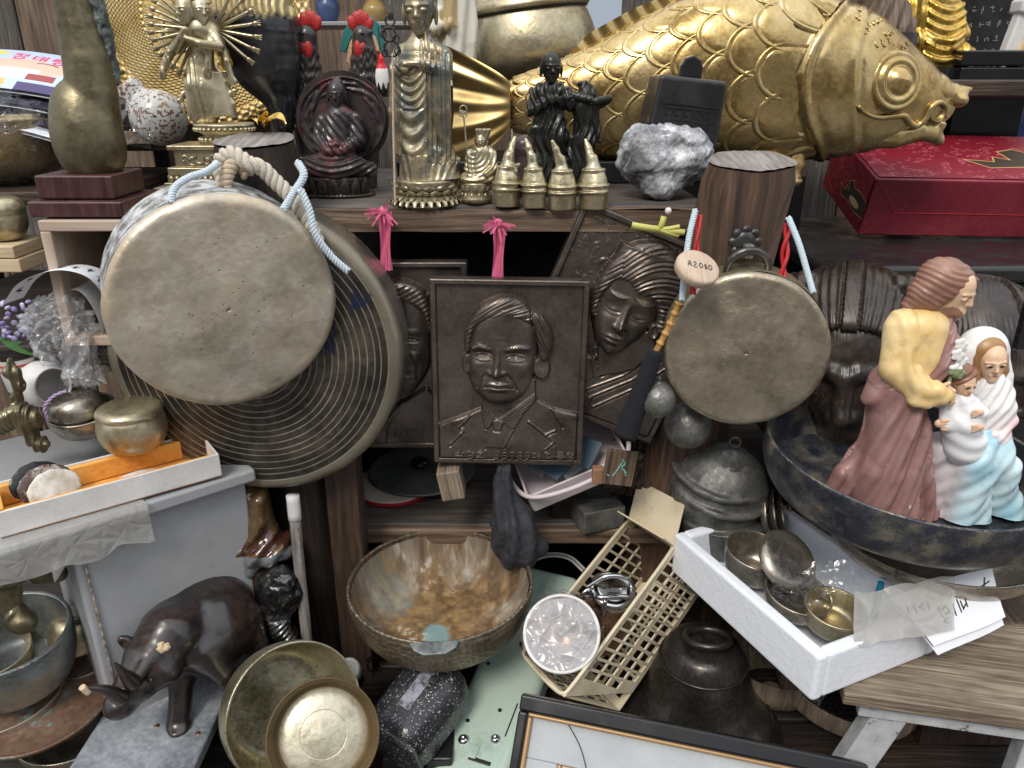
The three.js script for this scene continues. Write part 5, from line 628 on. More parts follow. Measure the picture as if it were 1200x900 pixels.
{ // small golden bodhisattva
  const fr = frame(558, 236, 1.12), p = fr.p, s = fr.s, o = thing('small_gold_bodhisattva', 'small gold seated figure in a crown on beaded lotus base', 'statue', fr.base);
  const S = new Sculpt(); S.chain([p(564, 202, 2), p(564, 178, 2)], [13 * s, 10 * s], 4 * s).ell(p(565, 178, 2), [14 * s, 7 * s, 7 * s], 4 * s).chain([p(551, 180, 4), p(549, 196, 8), p(552, 203, 12)], [5 * s, 4.6 * s, 3.6 * s], 3 * s).chain([p(577, 180, 4), p(579, 196, 8), p(570, 202, 16)], [5 * s, 5 * s, 3.6 * s], 3 * s).cap(p(546, 207, 6), p(574, 207, 8), 6 * s, 6 * s, 3 * s).ell(p(558, 209, 10), [18 * s, 5 * s, 8 * s], 3 * s); part('body', S.mesh(0.9 * s, { disp: (x, y, z, a, b, nz) => { const [X, Y] = fr.q(x, y); return nz > 0 ? 0.45 * s * Math.sin(Math.hypot(X - 556, Y - 178) * 1.25) : 0; } }), M.brass, o);
  const H = new Sculpt(); head(H, p(564, 165, 4), 10 * s, [0.05, -0.1, 0], { lobes: true }); H.cone(p(0, 161)[1], p(0, 151)[1], t => lerp(6.5, 9, t) * s, [p(564, 0)[0], 3 * s], 1 * s); part('head', H.mesh(0.75 * s, { disp: (x, y, z, a, b) => fr.q(x, y)[1] < 158 ? 0.6 * s * Math.sin(Math.atan2(x - p(564, 0)[0], z - 3 * s) * 9) : 0 }), M.brass, o);
  part('base', lathe([[0, 24 * s], [16 * s, 24 * s], [18 * s, 20 * s], [15 * s, 12 * s], [19 * s, 5 * s], [19 * s, 0], [0, 0]].reverse(), 32), M.brass, o); const b = []; for (let i = 0; i < 12; i++) { const a = i / 12 * 6.283; b.push(new THREE.SphereGeometry(4.6 * s, 10, 8).scale(0.85, 1.1, 0.7).translate(Math.cos(a) * 15 * s, 17 * s, Math.sin(a) * 15 * s), new THREE.SphereGeometry(3.4 * s, 8, 6).scale(0.7, 1.3, 0.6).translate(Math.cos(a + .26) * 16 * s, 7 * s, Math.sin(a + .26) * 16 * s)); } part('bead_petals', merge(b), M.brass, o);
  const f2 = frame(549, 200, 1.1), k = f2.s, st = thing('small_staff', 'thin ringed staff held by the small gold figure', 'staff', f2.base); part('shaft', taper([f2.v(549, 202), f2.v(546, 165), f2.v(543, 132)], 1.1 * k, 12, 6), M.brass, st); for (const [a, b2, r] of [[543, 128, 4], [544, 134, 3], [541, 133, 3]]) part('ring', new THREE.TorusGeometry(r * k, 0.8 * k, 6, 18).translate(...f2.p(a, b2)), M.brass, st);
}
{ // four brass gourd-capped figures
  const mk = (bx, by, tip, w, lab, first) => { const fr = frame(bx, by, 1.085 + (first ? 0.01 : 0)), p = fr.p, s = fr.s, o = thing('gourd_figurine', first || lab, 'figurine', fr.base, 'brass gourd figurines'), S = new Sculpt(), H = v => p(0, by - v)[1];
    S.cone(0, H(20), t => w * s * (0.97 + 0.03 * t), [0, 0], 1.5 * s, 0.85).cone(H(18), H(46), t => w * s * (1.05 - 0.38 * t * t), [0, 0], 2 * s, 0.85).cone(H(44), H(62), t => w * s * lerp(0.74, 0.24, Math.sqrt(t)), [tip[0] * 0.1 * s, 0], 3 * s).chain([p(bx + tip[0] * 0.25, by - 58, 0), p(bx + tip[0] * 0.6, by - 70, 0), p(bx + tip[0], by - 79, 0)], [w * 0.3 * s, 4 * s, 2.6 * s], 5 * s); for (const yy of [20, 27, 45]) S.torus([0, H(yy), 0], [0, 1, 0], w * (yy > 40 ? 0.68 : 0.98) * s, 1.6 * s, 1 * s);
    if (first) { S.ell(p(bx + 13, by - 18, 8), [7 * s, 10 * s, 7 * s], 3 * s).cap(p(bx - 8, by - 47, 10), p(bx + 8, by - 48, 10), 2.4 * s, 2.4 * s, 2 * s).ell(p(bx, by - 41, 12), [3 * s, 3.4 * s, 3 * s], 2 * s).ell(p(bx - 1, by - 33, 9), [8 * s, 5 * s, 5 * s], 3 * s); }
    o.rotation.set(0, tip[0] * 0.03 + (bx % 5 - 2) * 0.25, (bx % 3 - 1) * 0.03); part('figure', S.mesh(1.0 * s, { disp: (x, y, z) => (fbm3(x * 90, y * 90, z * 90) - 0.5) * 0.9 * s }), M.brass, o); };
  mk(594, 241, [12, 0], 17, '', 'brass gourd capped figurine with a face and a sack'); mk(626, 243, [-9, 0], 14.5, 'slimmest brass gourd figurine, next to the one with a sack'); mk(658.5, 245, [-10, 0], 16.5, 'belted brass gourd figurine between the slimmest and the stoutest one'); mk(695, 244, [-10, 0], 18, 'stoutest brass gourd figurine, beside the grey rock');
}
M.blackBronze = mat({ vc: true, metal: 0.55, rough: 0.38, roughMap: ROUGH_WORN, tile: 0.12, bump: BUMP_FINE, bumpScale: 0.0004, bumpTile: 0.1 });
const bbPaint = (g = 0.5) => (x, y, z) => { const f = fbm3(x * 60, y * 60, z * 60), q = sstep(0.55, 0.7, fbm3(x * 35 + 4, y * 35, z * 35)) * g; return [lerp(0.014, 0.05, f) + q * 0.02, lerp(0.013, 0.05, f) + q * 0.035, lerp(0.012, 0.045, f) + q * 0.025]; };
{ // dark bronze flute player and companions
  const fr = frame(645, 207, 1.2), p = fr.p, s = fr.s, o = thing('dark_monk_figure', 'black bronze bald figure holding a flute behind the gourd figurines', 'figurine', V(fr.base.x, SH1, fr.base.z)), dy = fr.base.y - SH1, q = (a, b, c = 0) => { const v = p(a, b, c); v[1] += dy; return v; };
  const S = new Sculpt(); S.cone(0, q(0, 150)[1], t => lerp(27, 22, t) * s, [p(643, 0)[0], 0], 5 * s, 0.8).chain([q(643, 160, 0), q(644, 130, 0), q(645, 108, 0)], [21 * s, 18 * s, 14 * s], 8 * s).ell(q(645, 107, 0), [21 * s, 10 * s, 11 * s], 6 * s).chain([q(626, 110, 2), q(624, 128, 10), q(642, 118, 20)], [7 * s, 7 * s, 5 * s], 4 * s).chain([q(664, 110, 2), q(666, 122, 10), q(650, 116, 20)], [7 * s, 7 * s, 5 * s], 4 * s).cap(q(640, 115, 22), q(666, 114, 18), 3 * s, 3 * s, 2 * s).torus(q(645, 106, 10), [0, 0.6, 1], 9 * s, 2 * s, 2 * s);
  part('body', S.mesh(1.2 * s, { disp: (x, y, z) => 1.6 * s * Math.sin((fr.q(x, y)[0] - 640) * 0.7 + Math.sin(y / s * 0.12) * 3) + (fbm3(x * 80, y * 80, z * 80) - 0.5) * 2 * s, color: bbPaint(0.8) }), M.blackBronze, o); const H = new Sculpt(); head(H, q(646, 79, 4), 16 * s, [0.1, 0.1, 0], { lobes: true }); part('head', H.mesh(0.95 * s, { color: bbPaint(0.1) }), M.blackBronze, o);
  const o2 = thing('dark_dancer_figure', 'black bronze dancer with raised arms beside the bald flute figure', 'figurine', V(PZ(688, 207, 1.2).x, SH1, -1.2)), dx = o.position.x - o2.position.x, w = (a, b, c = 0) => { const v = q(a, b, c); v[0] += dx; return v; };
  const T = new Sculpt(); T.cone(0, w(0, 160)[1], t => lerp(20, 14, t) * s, [w(684, 0)[0], 0], 4 * s, 0.8).chain([w(684, 165, 0), w(684, 145, 0), w(683, 125, 2)], [14 * s, 11 * s, 12 * s], 6 * s).chain([w(674, 126, 2), w(672, 112, 10), w(690, 116, 16)], [6 * s, 5 * s, 4 * s], 3 * s).chain([w(694, 126, 4), w(708, 118, 10), w(712, 115, 14), w(696, 118, 18)], [6 * s, 5 * s, 4 * s, 4 * s], 3 * s).cap(w(697, 130, 6), w(701, 165, 6), 4 * s, 3 * s, 3 * s).torus(w(688, 108, 4), [0, 0.3, 1], 8 * s, 2.4 * s, 2 * s).chain([w(680, 105, 0), w(678, 98, 2), w(686, 96, 4), w(682, 103, 6)], 2 * s, s).cap(w(672, 165, 4), w(668, 185, 8), 4 * s, 6 * s, 3 * s); head(T, w(686, 112, 3), 10 * s, [0.2, 0.5, 0.2]);
  part('body', T.mesh(1.15 * s, { disp: (x, y, z) => 1.2 * s * Math.sin(x / s * 0.8 + Math.sin(y / s * 0.14) * 3) * (fr.q(x, y)[1] > 120 ? 1 : 0.2), color: bbPaint(0.2) }), M.blackBronze, o2);
  const o3 = thing('dark_hooded_figure', 'dark brown rounded hooded carving behind the gourd figurines', 'figurine', V(PZ(616, 207, 1.23).x, SH1, -1.19)), U = new Sculpt(); U.cone(0, 52 * s, t => lerp(17, 13, t) * s, [0, 0], 5 * s).ell([-2 * s, 56 * s, 0], [14 * s, 12 * s, 13 * s], 6 * s).ell([4 * s, 50 * s, 10 * s], [6 * s, 4 * s, 6 * s], 3 * s); part('figure', U.mesh(1.3 * s, { color: (x, y, z) => { const f = fbm3(x * 40, y * 40, z * 40); return [0.03 + 0.03 * f, 0.018 + 0.016 * f, 0.02 + 0.014 * f]; } }), M.darkPainted, o3);
}
{ // black box bell on the rock
  const C = PZ(790, 170, 1.2), o = thing('black_box_bell', 'black square metal block with key pattern and loop on grey rock', 'block', C), s = SC(790, 170, 1.2), w = 82 * s, h = 74 * s; o.rotation.z = -0.1; o.rotation.y = 0.06;
  const b = rbox(w, h, w * 0.75, 5 * s, 3); { const P = b.attributes.position; for (let i = 0; i < P.count; i++) { const t = P.getY(i) / h + 0.5; P.setX(i, P.getX(i) * (1.02 - 0.08 * t) + t * 3 * s); P.setZ(i, P.getZ(i) * (1.02 - 0.12 * t)); } b.computeVertexNormals(); } part('block_body', b.translate(0, h / 2, 0), M.black, o);
  const loop = extrude([[-13, 0], [-13, 12], [-9, 20], [0, 24], [9, 20], [13, 12], [13, 0]].map(q => [q[0] * s, q[1] * s]), 12 * s, 2 * s, [[[-3, 10], [0, 13], [3, 10], [0, 7]].map(q => [q[0] * s, q[1] * s])]); part('loop', loop.translate(4 * s, h, 0), M.black, o);
  const kk = []; const u = 4.2 * s, bar = (x0, y0, x1, y1) => kk.push(new THREE.BoxGeometry(Math.abs(x1 - x0) + 0.9 * s, Math.abs(y1 - y0) + 0.9 * s, 1.4 * s).translate((x0 + x1) / 2, (y0 + y1) / 2, 0)); for (let i = 0; i < 5; i++) { const x = (-26 + i * 11) * s, y = 28 * s; bar(x, y, x + 2 * u, y); bar(x + 2 * u, y, x + 2 * u, y + 3 * u); bar(x, y + 3 * u, x + 2 * u, y + 3 * u); bar(x, y + 1.2 * u, x, y + 3 * u); bar(x, y + 1.2 * u, x + u, y + 1.2 * u); } bar(-31 * s, 24 * s, 33 * s, 24 * s); bar(-31 * s, 45 * s, 33 * s, 45 * s); part('key_pattern', merge(kk).translate(2 * s, 0, w * 0.364), M.iron, o);
}
{ const fr = frame(772, 250, 1.16), p = fr.p, s = fr.s, S = new Sculpt(); S.ell(p(765, 205, 0), [44 * s, 34 * s, 34 * s], 12 * s, [0, 0, -0.1]).ell(p(800, 205, -5), [32 * s, 30 * s, 34 * s], 12 * s).ell(p(750, 200, 5), [26 * s, 28 * s, 26 * s], 10 * s).ell(p(770, 232, 8), [26 * s, 18 * s, 24 * s], 8 * s).ell(p(792, 180, 5), [28 * s, 12 * s, 24 * s], 8 * s);
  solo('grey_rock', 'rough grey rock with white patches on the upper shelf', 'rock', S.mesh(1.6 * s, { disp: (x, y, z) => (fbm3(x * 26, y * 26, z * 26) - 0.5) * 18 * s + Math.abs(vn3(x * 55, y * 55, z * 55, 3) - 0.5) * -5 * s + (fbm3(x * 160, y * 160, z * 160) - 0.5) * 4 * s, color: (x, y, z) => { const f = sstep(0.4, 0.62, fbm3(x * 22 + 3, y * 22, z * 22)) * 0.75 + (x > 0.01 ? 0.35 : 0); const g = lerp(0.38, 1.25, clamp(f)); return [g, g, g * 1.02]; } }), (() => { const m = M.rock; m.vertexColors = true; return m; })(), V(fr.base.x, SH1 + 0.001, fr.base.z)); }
// ---- roosters
const rooPaint = (x, y, z) => { const f = fbm3(x * 50, y * 50, z * 50); return [0.02 + 0.04 * f, 0.018 + 0.032 * f, 0.018 + 0.03 * f]; };
M.redPaint = mat({ color: [0.4, 0.018, 0.018], rough: 0.45, bump: BUMP_FINE, bumpScale: 0.0005, bumpTile: 0.05 });
function rooster(bx, label, m) { const fr = frame(bx, 222, 1.27), p = (a, b, c = 0) => fr.p(bx + a, b, c), s = fr.s, o = thing('carved_rooster', label, 'rooster', V(fr.base.x, SH1, fr.base.z)), dy = fr.base.y - SH1, S = new Sculpt(), q = (a, b, c) => { const v = p(a * m, b, c); v[1] += dy; return v; };
  S.ell(q(2, 150, -4), [20 * s, 56 * s, 18 * s], 8 * s).chain([q(0, 130, 0), q(-1, 90, 2), q(-2, 60, 6), q(0, 42, 8)], [19 * s, 17 * s, 13 * s, 11 * s], 6 * s).cap(q(0, 40, 8), q(-12, 38, 14), 6 * s, 2 * s, 4 * s).cone(0, q(0, 185)[1], t => 16 * s, [0, -4 * s], 6 * s);
  part('body', S.mesh(1.3 * s, { disp: (x, y, z) => { const [a, b] = fr.q(x, y - dy); return b > 62 && b < 150 ? 1.2 * s * Math.sin(b * 0.5 + Math.sin(a * 0.8) * 1.6) * Math.sin(a * 0.9 + b * 0.1) : 0; }, color: rooPaint }), M.darkPainted, o);
  const C = new Sculpt(); for (let i = 0; i < 5; i++) C.ell(q(-8 + i * 5, 30 - [0, 6, 9, 7, 2][i], 8), [4.5 * s, 8 * s, 3 * s], 2.4 * s, [0, 0, (0.5 - i * 0.2) * m]); part('comb', C.mesh(0.9 * s), M.redPaint, o); const W = new Sculpt(); W.ell(q(3, 58, 16), [5 * s, 10 * s, 4 * s], 2 * s).ell(q(-3, 56, 17), [3 * s, 6 * s, 3 * s], 2 * s); part('wattle', W.mesh(0.9 * s), M.redPaint, o); part('eye', new THREE.SphereGeometry(1.8 * s, 10, 8).translate(...q(-2, 40, 18.5)), M.blackGloss, o); }
rooster(362, 'black carved rooster with red comb behind the flame halo', 1); rooster(426, 'black carved rooster with red comb before the teal fan', -1);
{ // teal and tan painted tail fan
  const fr = frame(424, 100, 1.36), p = fr.v, s = fr.s, o = thing('painted_fan', 'teal and tan painted wooden tail fan behind the right rooster', 'fan', fr.base); M.teal = mat({ color: [0.02, 0.16, 0.15], rough: 0.5 }); M.tan = mat({ color: [0.55, 0.33, 0.2], rough: 0.6 });
  const blade = (pts, m, n) => { const q = pts.map(([a, b]) => { const v = p(a, b); return [v.x, v.y]; }); return part(n, extrude(q, 5 * s, 1 * s), m, o); };
  blade([[398, 60], [402, 38], [412, 22], [424, 16], [436, 19], [446, 30], [450, 50], [448, 70], [440, 70], [436, 40], [424, 32], [412, 44], [405, 62]], M.teal, 'fan_band').position.z = 0; blade([[407, 73], [411, 50], [418, 40], [424, 44], [416, 60], [412, 76]], M.tan, 'tan_feather').position.z = 5.2 * s; blade([[433, 38], [439, 42], [446, 66], [446, 78], [440, 74], [436, 55]], M.redPaint, 'red_feather').position.z = 5.2 * s; blade([[436, 40], [442, 44], [448, 62], [443, 60]], M.tan, 'tan_feather').position.z = 10.4 * s;
  part('fan_stem', new THREE.CylinderGeometry(4 * s, 5 * s, 0.16, 10).translate(0, -0.06, 0), M.woodDark, o); }
{ // small painted feather charm
  const fr = frame(448, 112, 1.2), s = fr.s, S = new Sculpt(), o = thing('painted_bird_charm', 'small black and white painted bird charm with red head beside the monk staff', 'charm', fr.base); S.ell(fr.p(448, 92, 0), [8 * s, 19 * s, 6 * s], 3 * s).ell(fr.p(447, 70, 0), [3.5 * s, 7 * s, 3.5 * s], 2 * s); part('charm_body', S.mesh(0.9 * s, { color: (x, y) => { const b = fr.q(x, y)[1], a = Math.abs(((fr.q(x, y)[0] - 448) / 5.3) % 1.0); return b < 80 ? [0.6, 0.02, 0.03] : b < 100 + 4 * Math.cos((fr.q(x, y)[0] - 448) * 1.1) ? [0.75, 0.74, 0.72] : [0.015, 0.015, 0.015]; } }), M.darkPainted, o); part('hanging_cord', new THREE.CylinderGeometry(0.6 * s, 0.6 * s, 26 * s, 6).translate(0, 60 * s, 0), M.black, o); }
{ // big rooster body: black with cream hackle feathers, plus brass scrap at its foot
  const fr = frame(318, 160, 1.24), p = fr.p, s = fr.s, S = new Sculpt(); const o = thing('large_rooster', 'large black lacquered rooster with cream hackle feathers', 'rooster', fr.base);
  S.ell(p(302, 45, 0), [46 * s, 60 * s, 42 * s], 10 * s, [0, 0, 0.2]).chain([p(296, 30, 0), p(292, -10, 0), p(292, -60, 0)], [46 * s, 40 * s, 30 * s], 14 * s).chain([p(318, 90, 2), p(330, 120, 4), p(334, 145, 6)], [30 * s, 17 * s, 12 * s], 14 * s);
  part('body', S.mesh(1.6 * s, { disp: (x, y, z) => { const [a, b] = fr.q(x, y); if (b < 20 + 8 * vn3(a * 0.2, 1, 1)) return 1.5 * s * Math.sin(a * 1.0 + Math.sin(b * 0.12) * 2); if (a > 334 && b > 38) { const u = (a + (Math.floor(b / 11) % 2) * 5.5) / 11 % 1, v = b / 11 % 1; return 0.5 * (1 - (2 * u - 1) ** 2) * Math.sin(v * 3.14) * s; } return 0; }, color: (x, y, z) => { const [a, b] = fr.q(x, y), e = 18 + 10 * vn3(a * 0.16, 2, z * 30) + 2 * Math.sin(a * 0.9), t = sstep(e + 5, e - 4, b), st = 0.5 + 0.5 * Math.sin(a * 1.0 + Math.sin(b * 0.12) * 2), w = sstep(0.5, 0.75, fbm3(x * 18, y * 18, z * 18)) * 0.03; return [lerp(0.016 + w, lerp(0.22, 0.68, st), t), lerp(0.017 + w, lerp(0.15, 0.56, st), t), lerp(0.02 + w, lerp(0.05, 0.28, st), t)]; } }), mat({ vc: true, rough: 0.35, roughMap: ROUGH_WORN, tile: 0.2 }), o);
  const W = new Sculpt(); for (const [a, b] of [[268, 52], [274, 62], [278, 74]]) W.torus(p(a, b, 34), [-0.5, 0, 1], 6 * s, 3 * s, 3 * s).ell(p(a - 2, b, 32), [7 * s, 4 * s, 4 * s], 3 * s); part('gilt_ornament', W.mesh(1.1 * s), M.goldPaint, o); part('foot_block', new THREE.CylinderGeometry(12 * s, 14 * s, fr.base.y - SH1 + 0.03, 16).translate(14 * s, (SH1 - fr.base.y) / 2 + 0.012, 2 * s), M.woodDark, o);
  const b = thing('brass_leaf_scrap', 'curled shiny brass leaf piece on the weathered log', 'brass scrap', PZ(312, 157, 1.1)), k = SC(312, 157, 1.1); for (const [a, q, z] of [[0, 0.3, 0], [1.9, 0.5, 6], [3.7, 0.2, -5]]) { const g = grid(14, 10, (u, v) => { const w = Math.sin(v * 3.1) * 12 * k + 1e-4; return V((u - 0.5) * 2 * w, Math.sin(v * 2.4) * 17 * k + Math.abs(u - 0.5) * 8 * k, (v * 24 - 12) * k); }); const m = part('leaf', rot(g, q, a, 0.3).translate(z * k, 4 * k, 0), (M.goldLeaf ||= mat({ color: [0.7, 0.48, 0.14], metal: 1, rough: 0.25, side: THREE.DoubleSide })), b); } }
{ // abstract bronze on mahogany base
  const yb = 1.29, fr = frame(105, 200, 1.06), p = fr.p, s = fr.s;
  const S = new Sculpt(); S.ell(p(101, 150, 2), [36 * s, 54 * s, 30 * s], 6 * s, [0, 0, 0.1]).ell(p(107, 176, 0), [32 * s, 36 * s, 28 * s], 26 * s); const U = new Sculpt(); U.chain([p(110, 150, -4), p(105, 110, -6), p(98, 70, -7), p(87, 30, -8), p(78, -10, -8), p(74, -60, -8)], [29 * s, 27 * s, 25 * s, 22 * s, 19 * s, 14 * s], 14 * s); S.ops.push([(x, y, z) => U.d(x, y, z), 2.5 * s, 0]); S.grow(p(80, -70), 20 * s); S.box(p(100, 232, 0), [80 * s, 30 * s, 80 * s], 0, 0, null, true);
  const o = thing('abstract_bronze', 'smooth olive bronze abstract two lobed sculpture on mahogany base', 'sculpture', V(fr.base.x, fr.base.y, fr.base.z)); part('bronze_form', S.mesh(1.6 * s, { safe: 2.2 }), M.abstract, o);
  const rough = new Sculpt(); rough.chain([p(117, 88, -16), p(106, 40, -18), p(96, 0, -18), p(92, -40, -18)], [13 * s, 14 * s, 14 * s, 12 * s], 5 * s); part('rough_patina_back', rough.mesh(1.6 * s, { disp: (x, y, z) => (fbm3(x * 120, y * 120, z * 120) - 0.5) * 9 * s }), (M.patinaRough = mat({ map: blotchTex([[0, 0.04, 0.045, 0.04], [0.5, 0.1, 0.12, 0.11], [1, 0.2, 0.24, 0.22]], 501, 12, 2.4), rough: 0.7, metal: 0.3, tile: 0.15 })), o);
  const a = fr.base.y + 0.002; part('base_block', rbox(0.1, 0.03, 0.09, 0.003).translate(0.0, -0.016, 0), M.mahogany, o); part('base_plinth', rbox(0.122, 0.02, 0.115, 0.003).translate(0.002, -0.042, 0), M.mahogany, o);
}
// ---------------------------------------------------------------- right side: painted group, carved heads, boxes
const G3 = (base) => (px, py, Z) => { const v = PZ(px, py, Z).sub(base); return [v.x, v.y, v.z]; };
{ // painted holy family group
  const fr = frame(1092, 612, 0.92), p = fr.p, s = fr.s, o = thing('painted_family_figurine', 'painted plaster group of bearded man, veiled mother and child in a bowl', 'figurine', fr.base);
  const enamel = () => mat({ vc: true, rough: 0.42, phys: true, clearcoat: 0.25, clearcoatRoughness: 0.35, bump: BUMP_FINE, bumpScale: 0.0002, bumpTile: 0.08 }), EN = enamel(), q = fr.q;
  const mixc = (a, b, t) => a.map((x, i) => lerp(x, b[i], clamp(t)));
  const chip = f => (x, y, z) => { const c = f(x, y, z), n = fbm3(x * 260, y * 260, z * 260); return n > 0.8 ? mixc(c, [0.72, 0.7, 0.66], (n - 0.8) * 14) : mixc(c, [c[0] * 0.72, c[1] * 0.7, c[2] * 0.68], sstep(0.5, 0.75, fbm3(x * 120 + 5, y * 120, z * 120)) * 0.5); };
  const nz = (x, y, z, k = 60) => fbm3(x * k, y * k, z * k);
  // man: brown robe
  const R = new Sculpt(); R.chain([p(1052, 455, 0), p(1046, 500, 4), p(1036, 545, 6), p(1030, 600, 6)], [30 * s, 32 * s, 38 * s, 44 * s], 10 * s).chain([p(1042, 450, 0), p(1030, 462, 2), p(1024, 470, 0)], [22 * s, 17 * s, 10 * s], 8 * s).chain([p(1010, 545, 2), p(992, 555, 4), p(980, 575, 2)], [24 * s, 16 * s, 14 * s], 10 * s).chain([p(1064, 480, 10), p(1066, 540, 16), p(1074, 600, 18)], [14 * s, 16 * s, 20 * s], 8 * s);
  const rf = (x, y) => { const [a, b] = q(x, y); return b > 455 ? (3.4 * Math.sin((a - 1040 + (b - 460) * (a < 1050 ? 0.42 : -0.1)) * 0.25 + Math.sin(b * 0.03) * 1.5) + 1.4 * Math.sin((a + b * 0.35) * 0.52)) * sstep(455, 490, b) : 0.8 * Math.sin(a * 0.7 + b * 0.5); };
  part('brown_robe', R.mesh(1.25 * s, { disp: (x, y, z, a, b, c) => c > -0.3 ? rf(x, y) * s : 0, color: chip((x, y, z) => { const f = nz(x, y, z, 30); return mixc([0.20, 0.088, 0.078], [0.34, 0.2, 0.185], f * 1.1); }) }), EN, o);
  const Y = new Sculpt(); Y.chain([p(1070, 446, 4), p(1074, 412, 6), p(1076, 385, 4)], [24 * s, 26 * s, 26 * s], 8 * s).ell(p(1074, 381, 2), [33 * s, 19 * s, 22 * s], 9 * s); Y.torus(p(1088, 368, 6), [0.25, 1, 0.3], 12 * s, 2.2 * s, 2 * s);
  const yc = chip((x, y, z) => mixc([0.70, 0.45, 0.14], [0.85, 0.69, 0.38], nz(x, y, z, 26) * 1.35));
  part('yellow_tunic', Y.mesh(1.2 * s, { disp: (x, y, z, a, b, c) => { const [A, b2] = q(x, y); return c > 0 && A > 1066 ? 1.3 * s * Math.sin((A - 1062) * 0.34 - (b2 - 370) * 0.26) * sstep(372, 395, b2) : 0; }, color: yc }), EN, o);
  const SL = new Sculpt(); SL.chain([p(1058, 382, 6), p(1046, 424, 16), p(1064, 446, 32), p(1080, 444, 40)], [21 * s, 19 * s, 15.5 * s, 11 * s], 5 * s).ell(p(1066, 454, 34), [14 * s, 8 * s, 8 * s], 6 * s); part('yellow_sleeve', SL.mesh(1.15 * s, { disp: (x, y, z) => { const [A, b2] = q(x, y); return 1.5 * s * Math.sin(Math.hypot(A - 1028, b2 - 424) * 0.36 + 0.8 * Math.sin(b2 * 0.12)) * sstep(400, 425, b2) + 0.6 * s * Math.sin(A * 0.5 - b2 * 0.12); }, color: yc }), EN, o);
  const ST = new Sculpt(); ST.chain([p(1104, 372, 10), p(1102, 395, 24), p(1088, 418, 32), p(1074, 436, 30)], [6 * s, 8 * s, 8 * s, 7 * s], 4 * s); part('brown_sash', ST.mesh(1.1 * s, { disp: (x, y) => 0.8 * s * Math.sin(q(x, y)[0] * 0.7 + q(x, y)[1] * 0.5), color: (x, y, z) => mixc([0.2, 0.09, 0.08], [0.34, 0.2, 0.185], nz(x, y, z, 30)) }), EN, o);
  const skin = (x, y, z) => mixc([0.66, 0.42, 0.26], [0.76, 0.54, 0.36], nz(x, y, z, 50));
  const H = new Sculpt(); const L = head(H, p(1113, 338, 6), 25 * s, [0.32, 0.75, 0.05], { noEars: true }); H.cap(p(1094, 372, 4), p(1103, 350, 6), 11 * s, 10 * s, 5 * s).chain([L(0, -0.75, 0.5), L(0, -0.95, 0.5)], [10 * s, 7 * s], 5 * s);
  const lv = (g) => g; const eyeC = [L(0.29, 0.0, 0.76), L(-0.29, 0.0, 0.76)], brd = L(0, -0.9, 0.25);
  part('head', H.mesh(0.95 * s, { color: (x, y, z) => { const d = Math.hypot(x - brd[0], y - brd[1], z - brd[2]); let c = skin(x, y, z); const mo = L(0, -0.57, 0.7), dm = Math.hypot(x - mo[0], (y - mo[1]) * 1.6, z - mo[2]); if (d < 17 * s && dm > 3 * s) c = [0.27, 0.145, 0.1]; for (const e of eyeC) if (Math.hypot(x - e[0], (y - e[1]) * 1.3, (z - e[2]) * 0.6) < 2.6 * s) c = [0.12, 0.07, 0.05]; return c; } }), EN, o);
  const Hr = new Sculpt(); Hr.ell(p(1107, 325, 2), [26 * s, 21 * s, 24 * s], 6 * s, [0, 0, -0.25]).chain([p(1096, 328, 4), p(1082, 342, 4), p(1068, 358, 0)], [19 * s, 17 * s, 10 * s], 8 * s).chain([p(1100, 338, 16), p(1088, 350, 14), p(1078, 358, 8)], [9 * s, 7 * s, 5 * s], 5 * s).cap(p(1125, 322, 8), p(1136, 328, 8), 8 * s, 5 * s, 5 * s).ell(L(0.1, -0.3, 0.95), [23 * s, 25 * s, 19 * s], 3 * s, null, true);
  part('hair', Hr.mesh(1.05 * s, { disp: (x, y, z) => { const [a, b] = q(x, y); return 0.45 * s * Math.sin((b - 0.55 * (1135 - a) + 0.006 * (a - 1110) ** 2 + 4 * vn3(x * 60, y * 60, z * 60)) * 1.1); }, color: (x, y, z) => mixc([0.17, 0.075, 0.05], [0.33, 0.175, 0.125], nz(x, y, z, 60) * 1.1) }), EN, o);
  // hand and lilies
  const HD = new Sculpt(); HD.ell(p(1084, 442, 38), [9 * s, 8 * s, 6 * s], 3 * s); for (let i = 0; i < 4; i++) HD.chain([p(1086, 436 + i * 4, 42), p(1092, 440 + i * 4, 44), p(1090, 447 + i * 3.2, 43)], [2.5 * s, 2.3 * s, 1.9 * s], 1 * s); HD.chain([p(1080, 436, 42), p(1087, 431, 44)], [2.8 * s, 2 * s], 1 * s); HD.ell(p(1082, 480, 36), [6 * s, 5 * s, 4 * s], 2 * s); for (let i = 0; i < 4; i++) HD.cap(p(1083, 476 + i * 3, 39), p(1089, 475 + i * 3.6, 40), 1.9 * s, 1.6 * s, 0.8 * s); part('hands', HD.mesh(0.8 * s, { color: skin }), EN, o);
  const LY = new Sculpt(); for (const [a, b, c] of [[1107, 392, 30], [1100, 402, 36], [1105, 408, 34], [1096, 418, 38], [1101, 422, 36], [1109, 399, 26]]) for (let i = 0; i < 5; i++) { const t = i / 5 * 6.28; LY.ell(p(a + Math.cos(t) * 4, b + Math.sin(t) * 4, c + 2), [3.6 * s, 3.2 * s, 1.8 * s], 1.2 * s, [0, 0, -t]); } LY.cap(p(1102, 398, 30), p(1088, 446, 38), 2 * s, 2 * s, 1 * s); part('lilies', LY.mesh(0.85 * s, { color: (x, y, z) => q(x, y)[1] > 428 ? [0.24, 0.3, 0.16] : [0.78, 0.78, 0.74] }), EN, o);
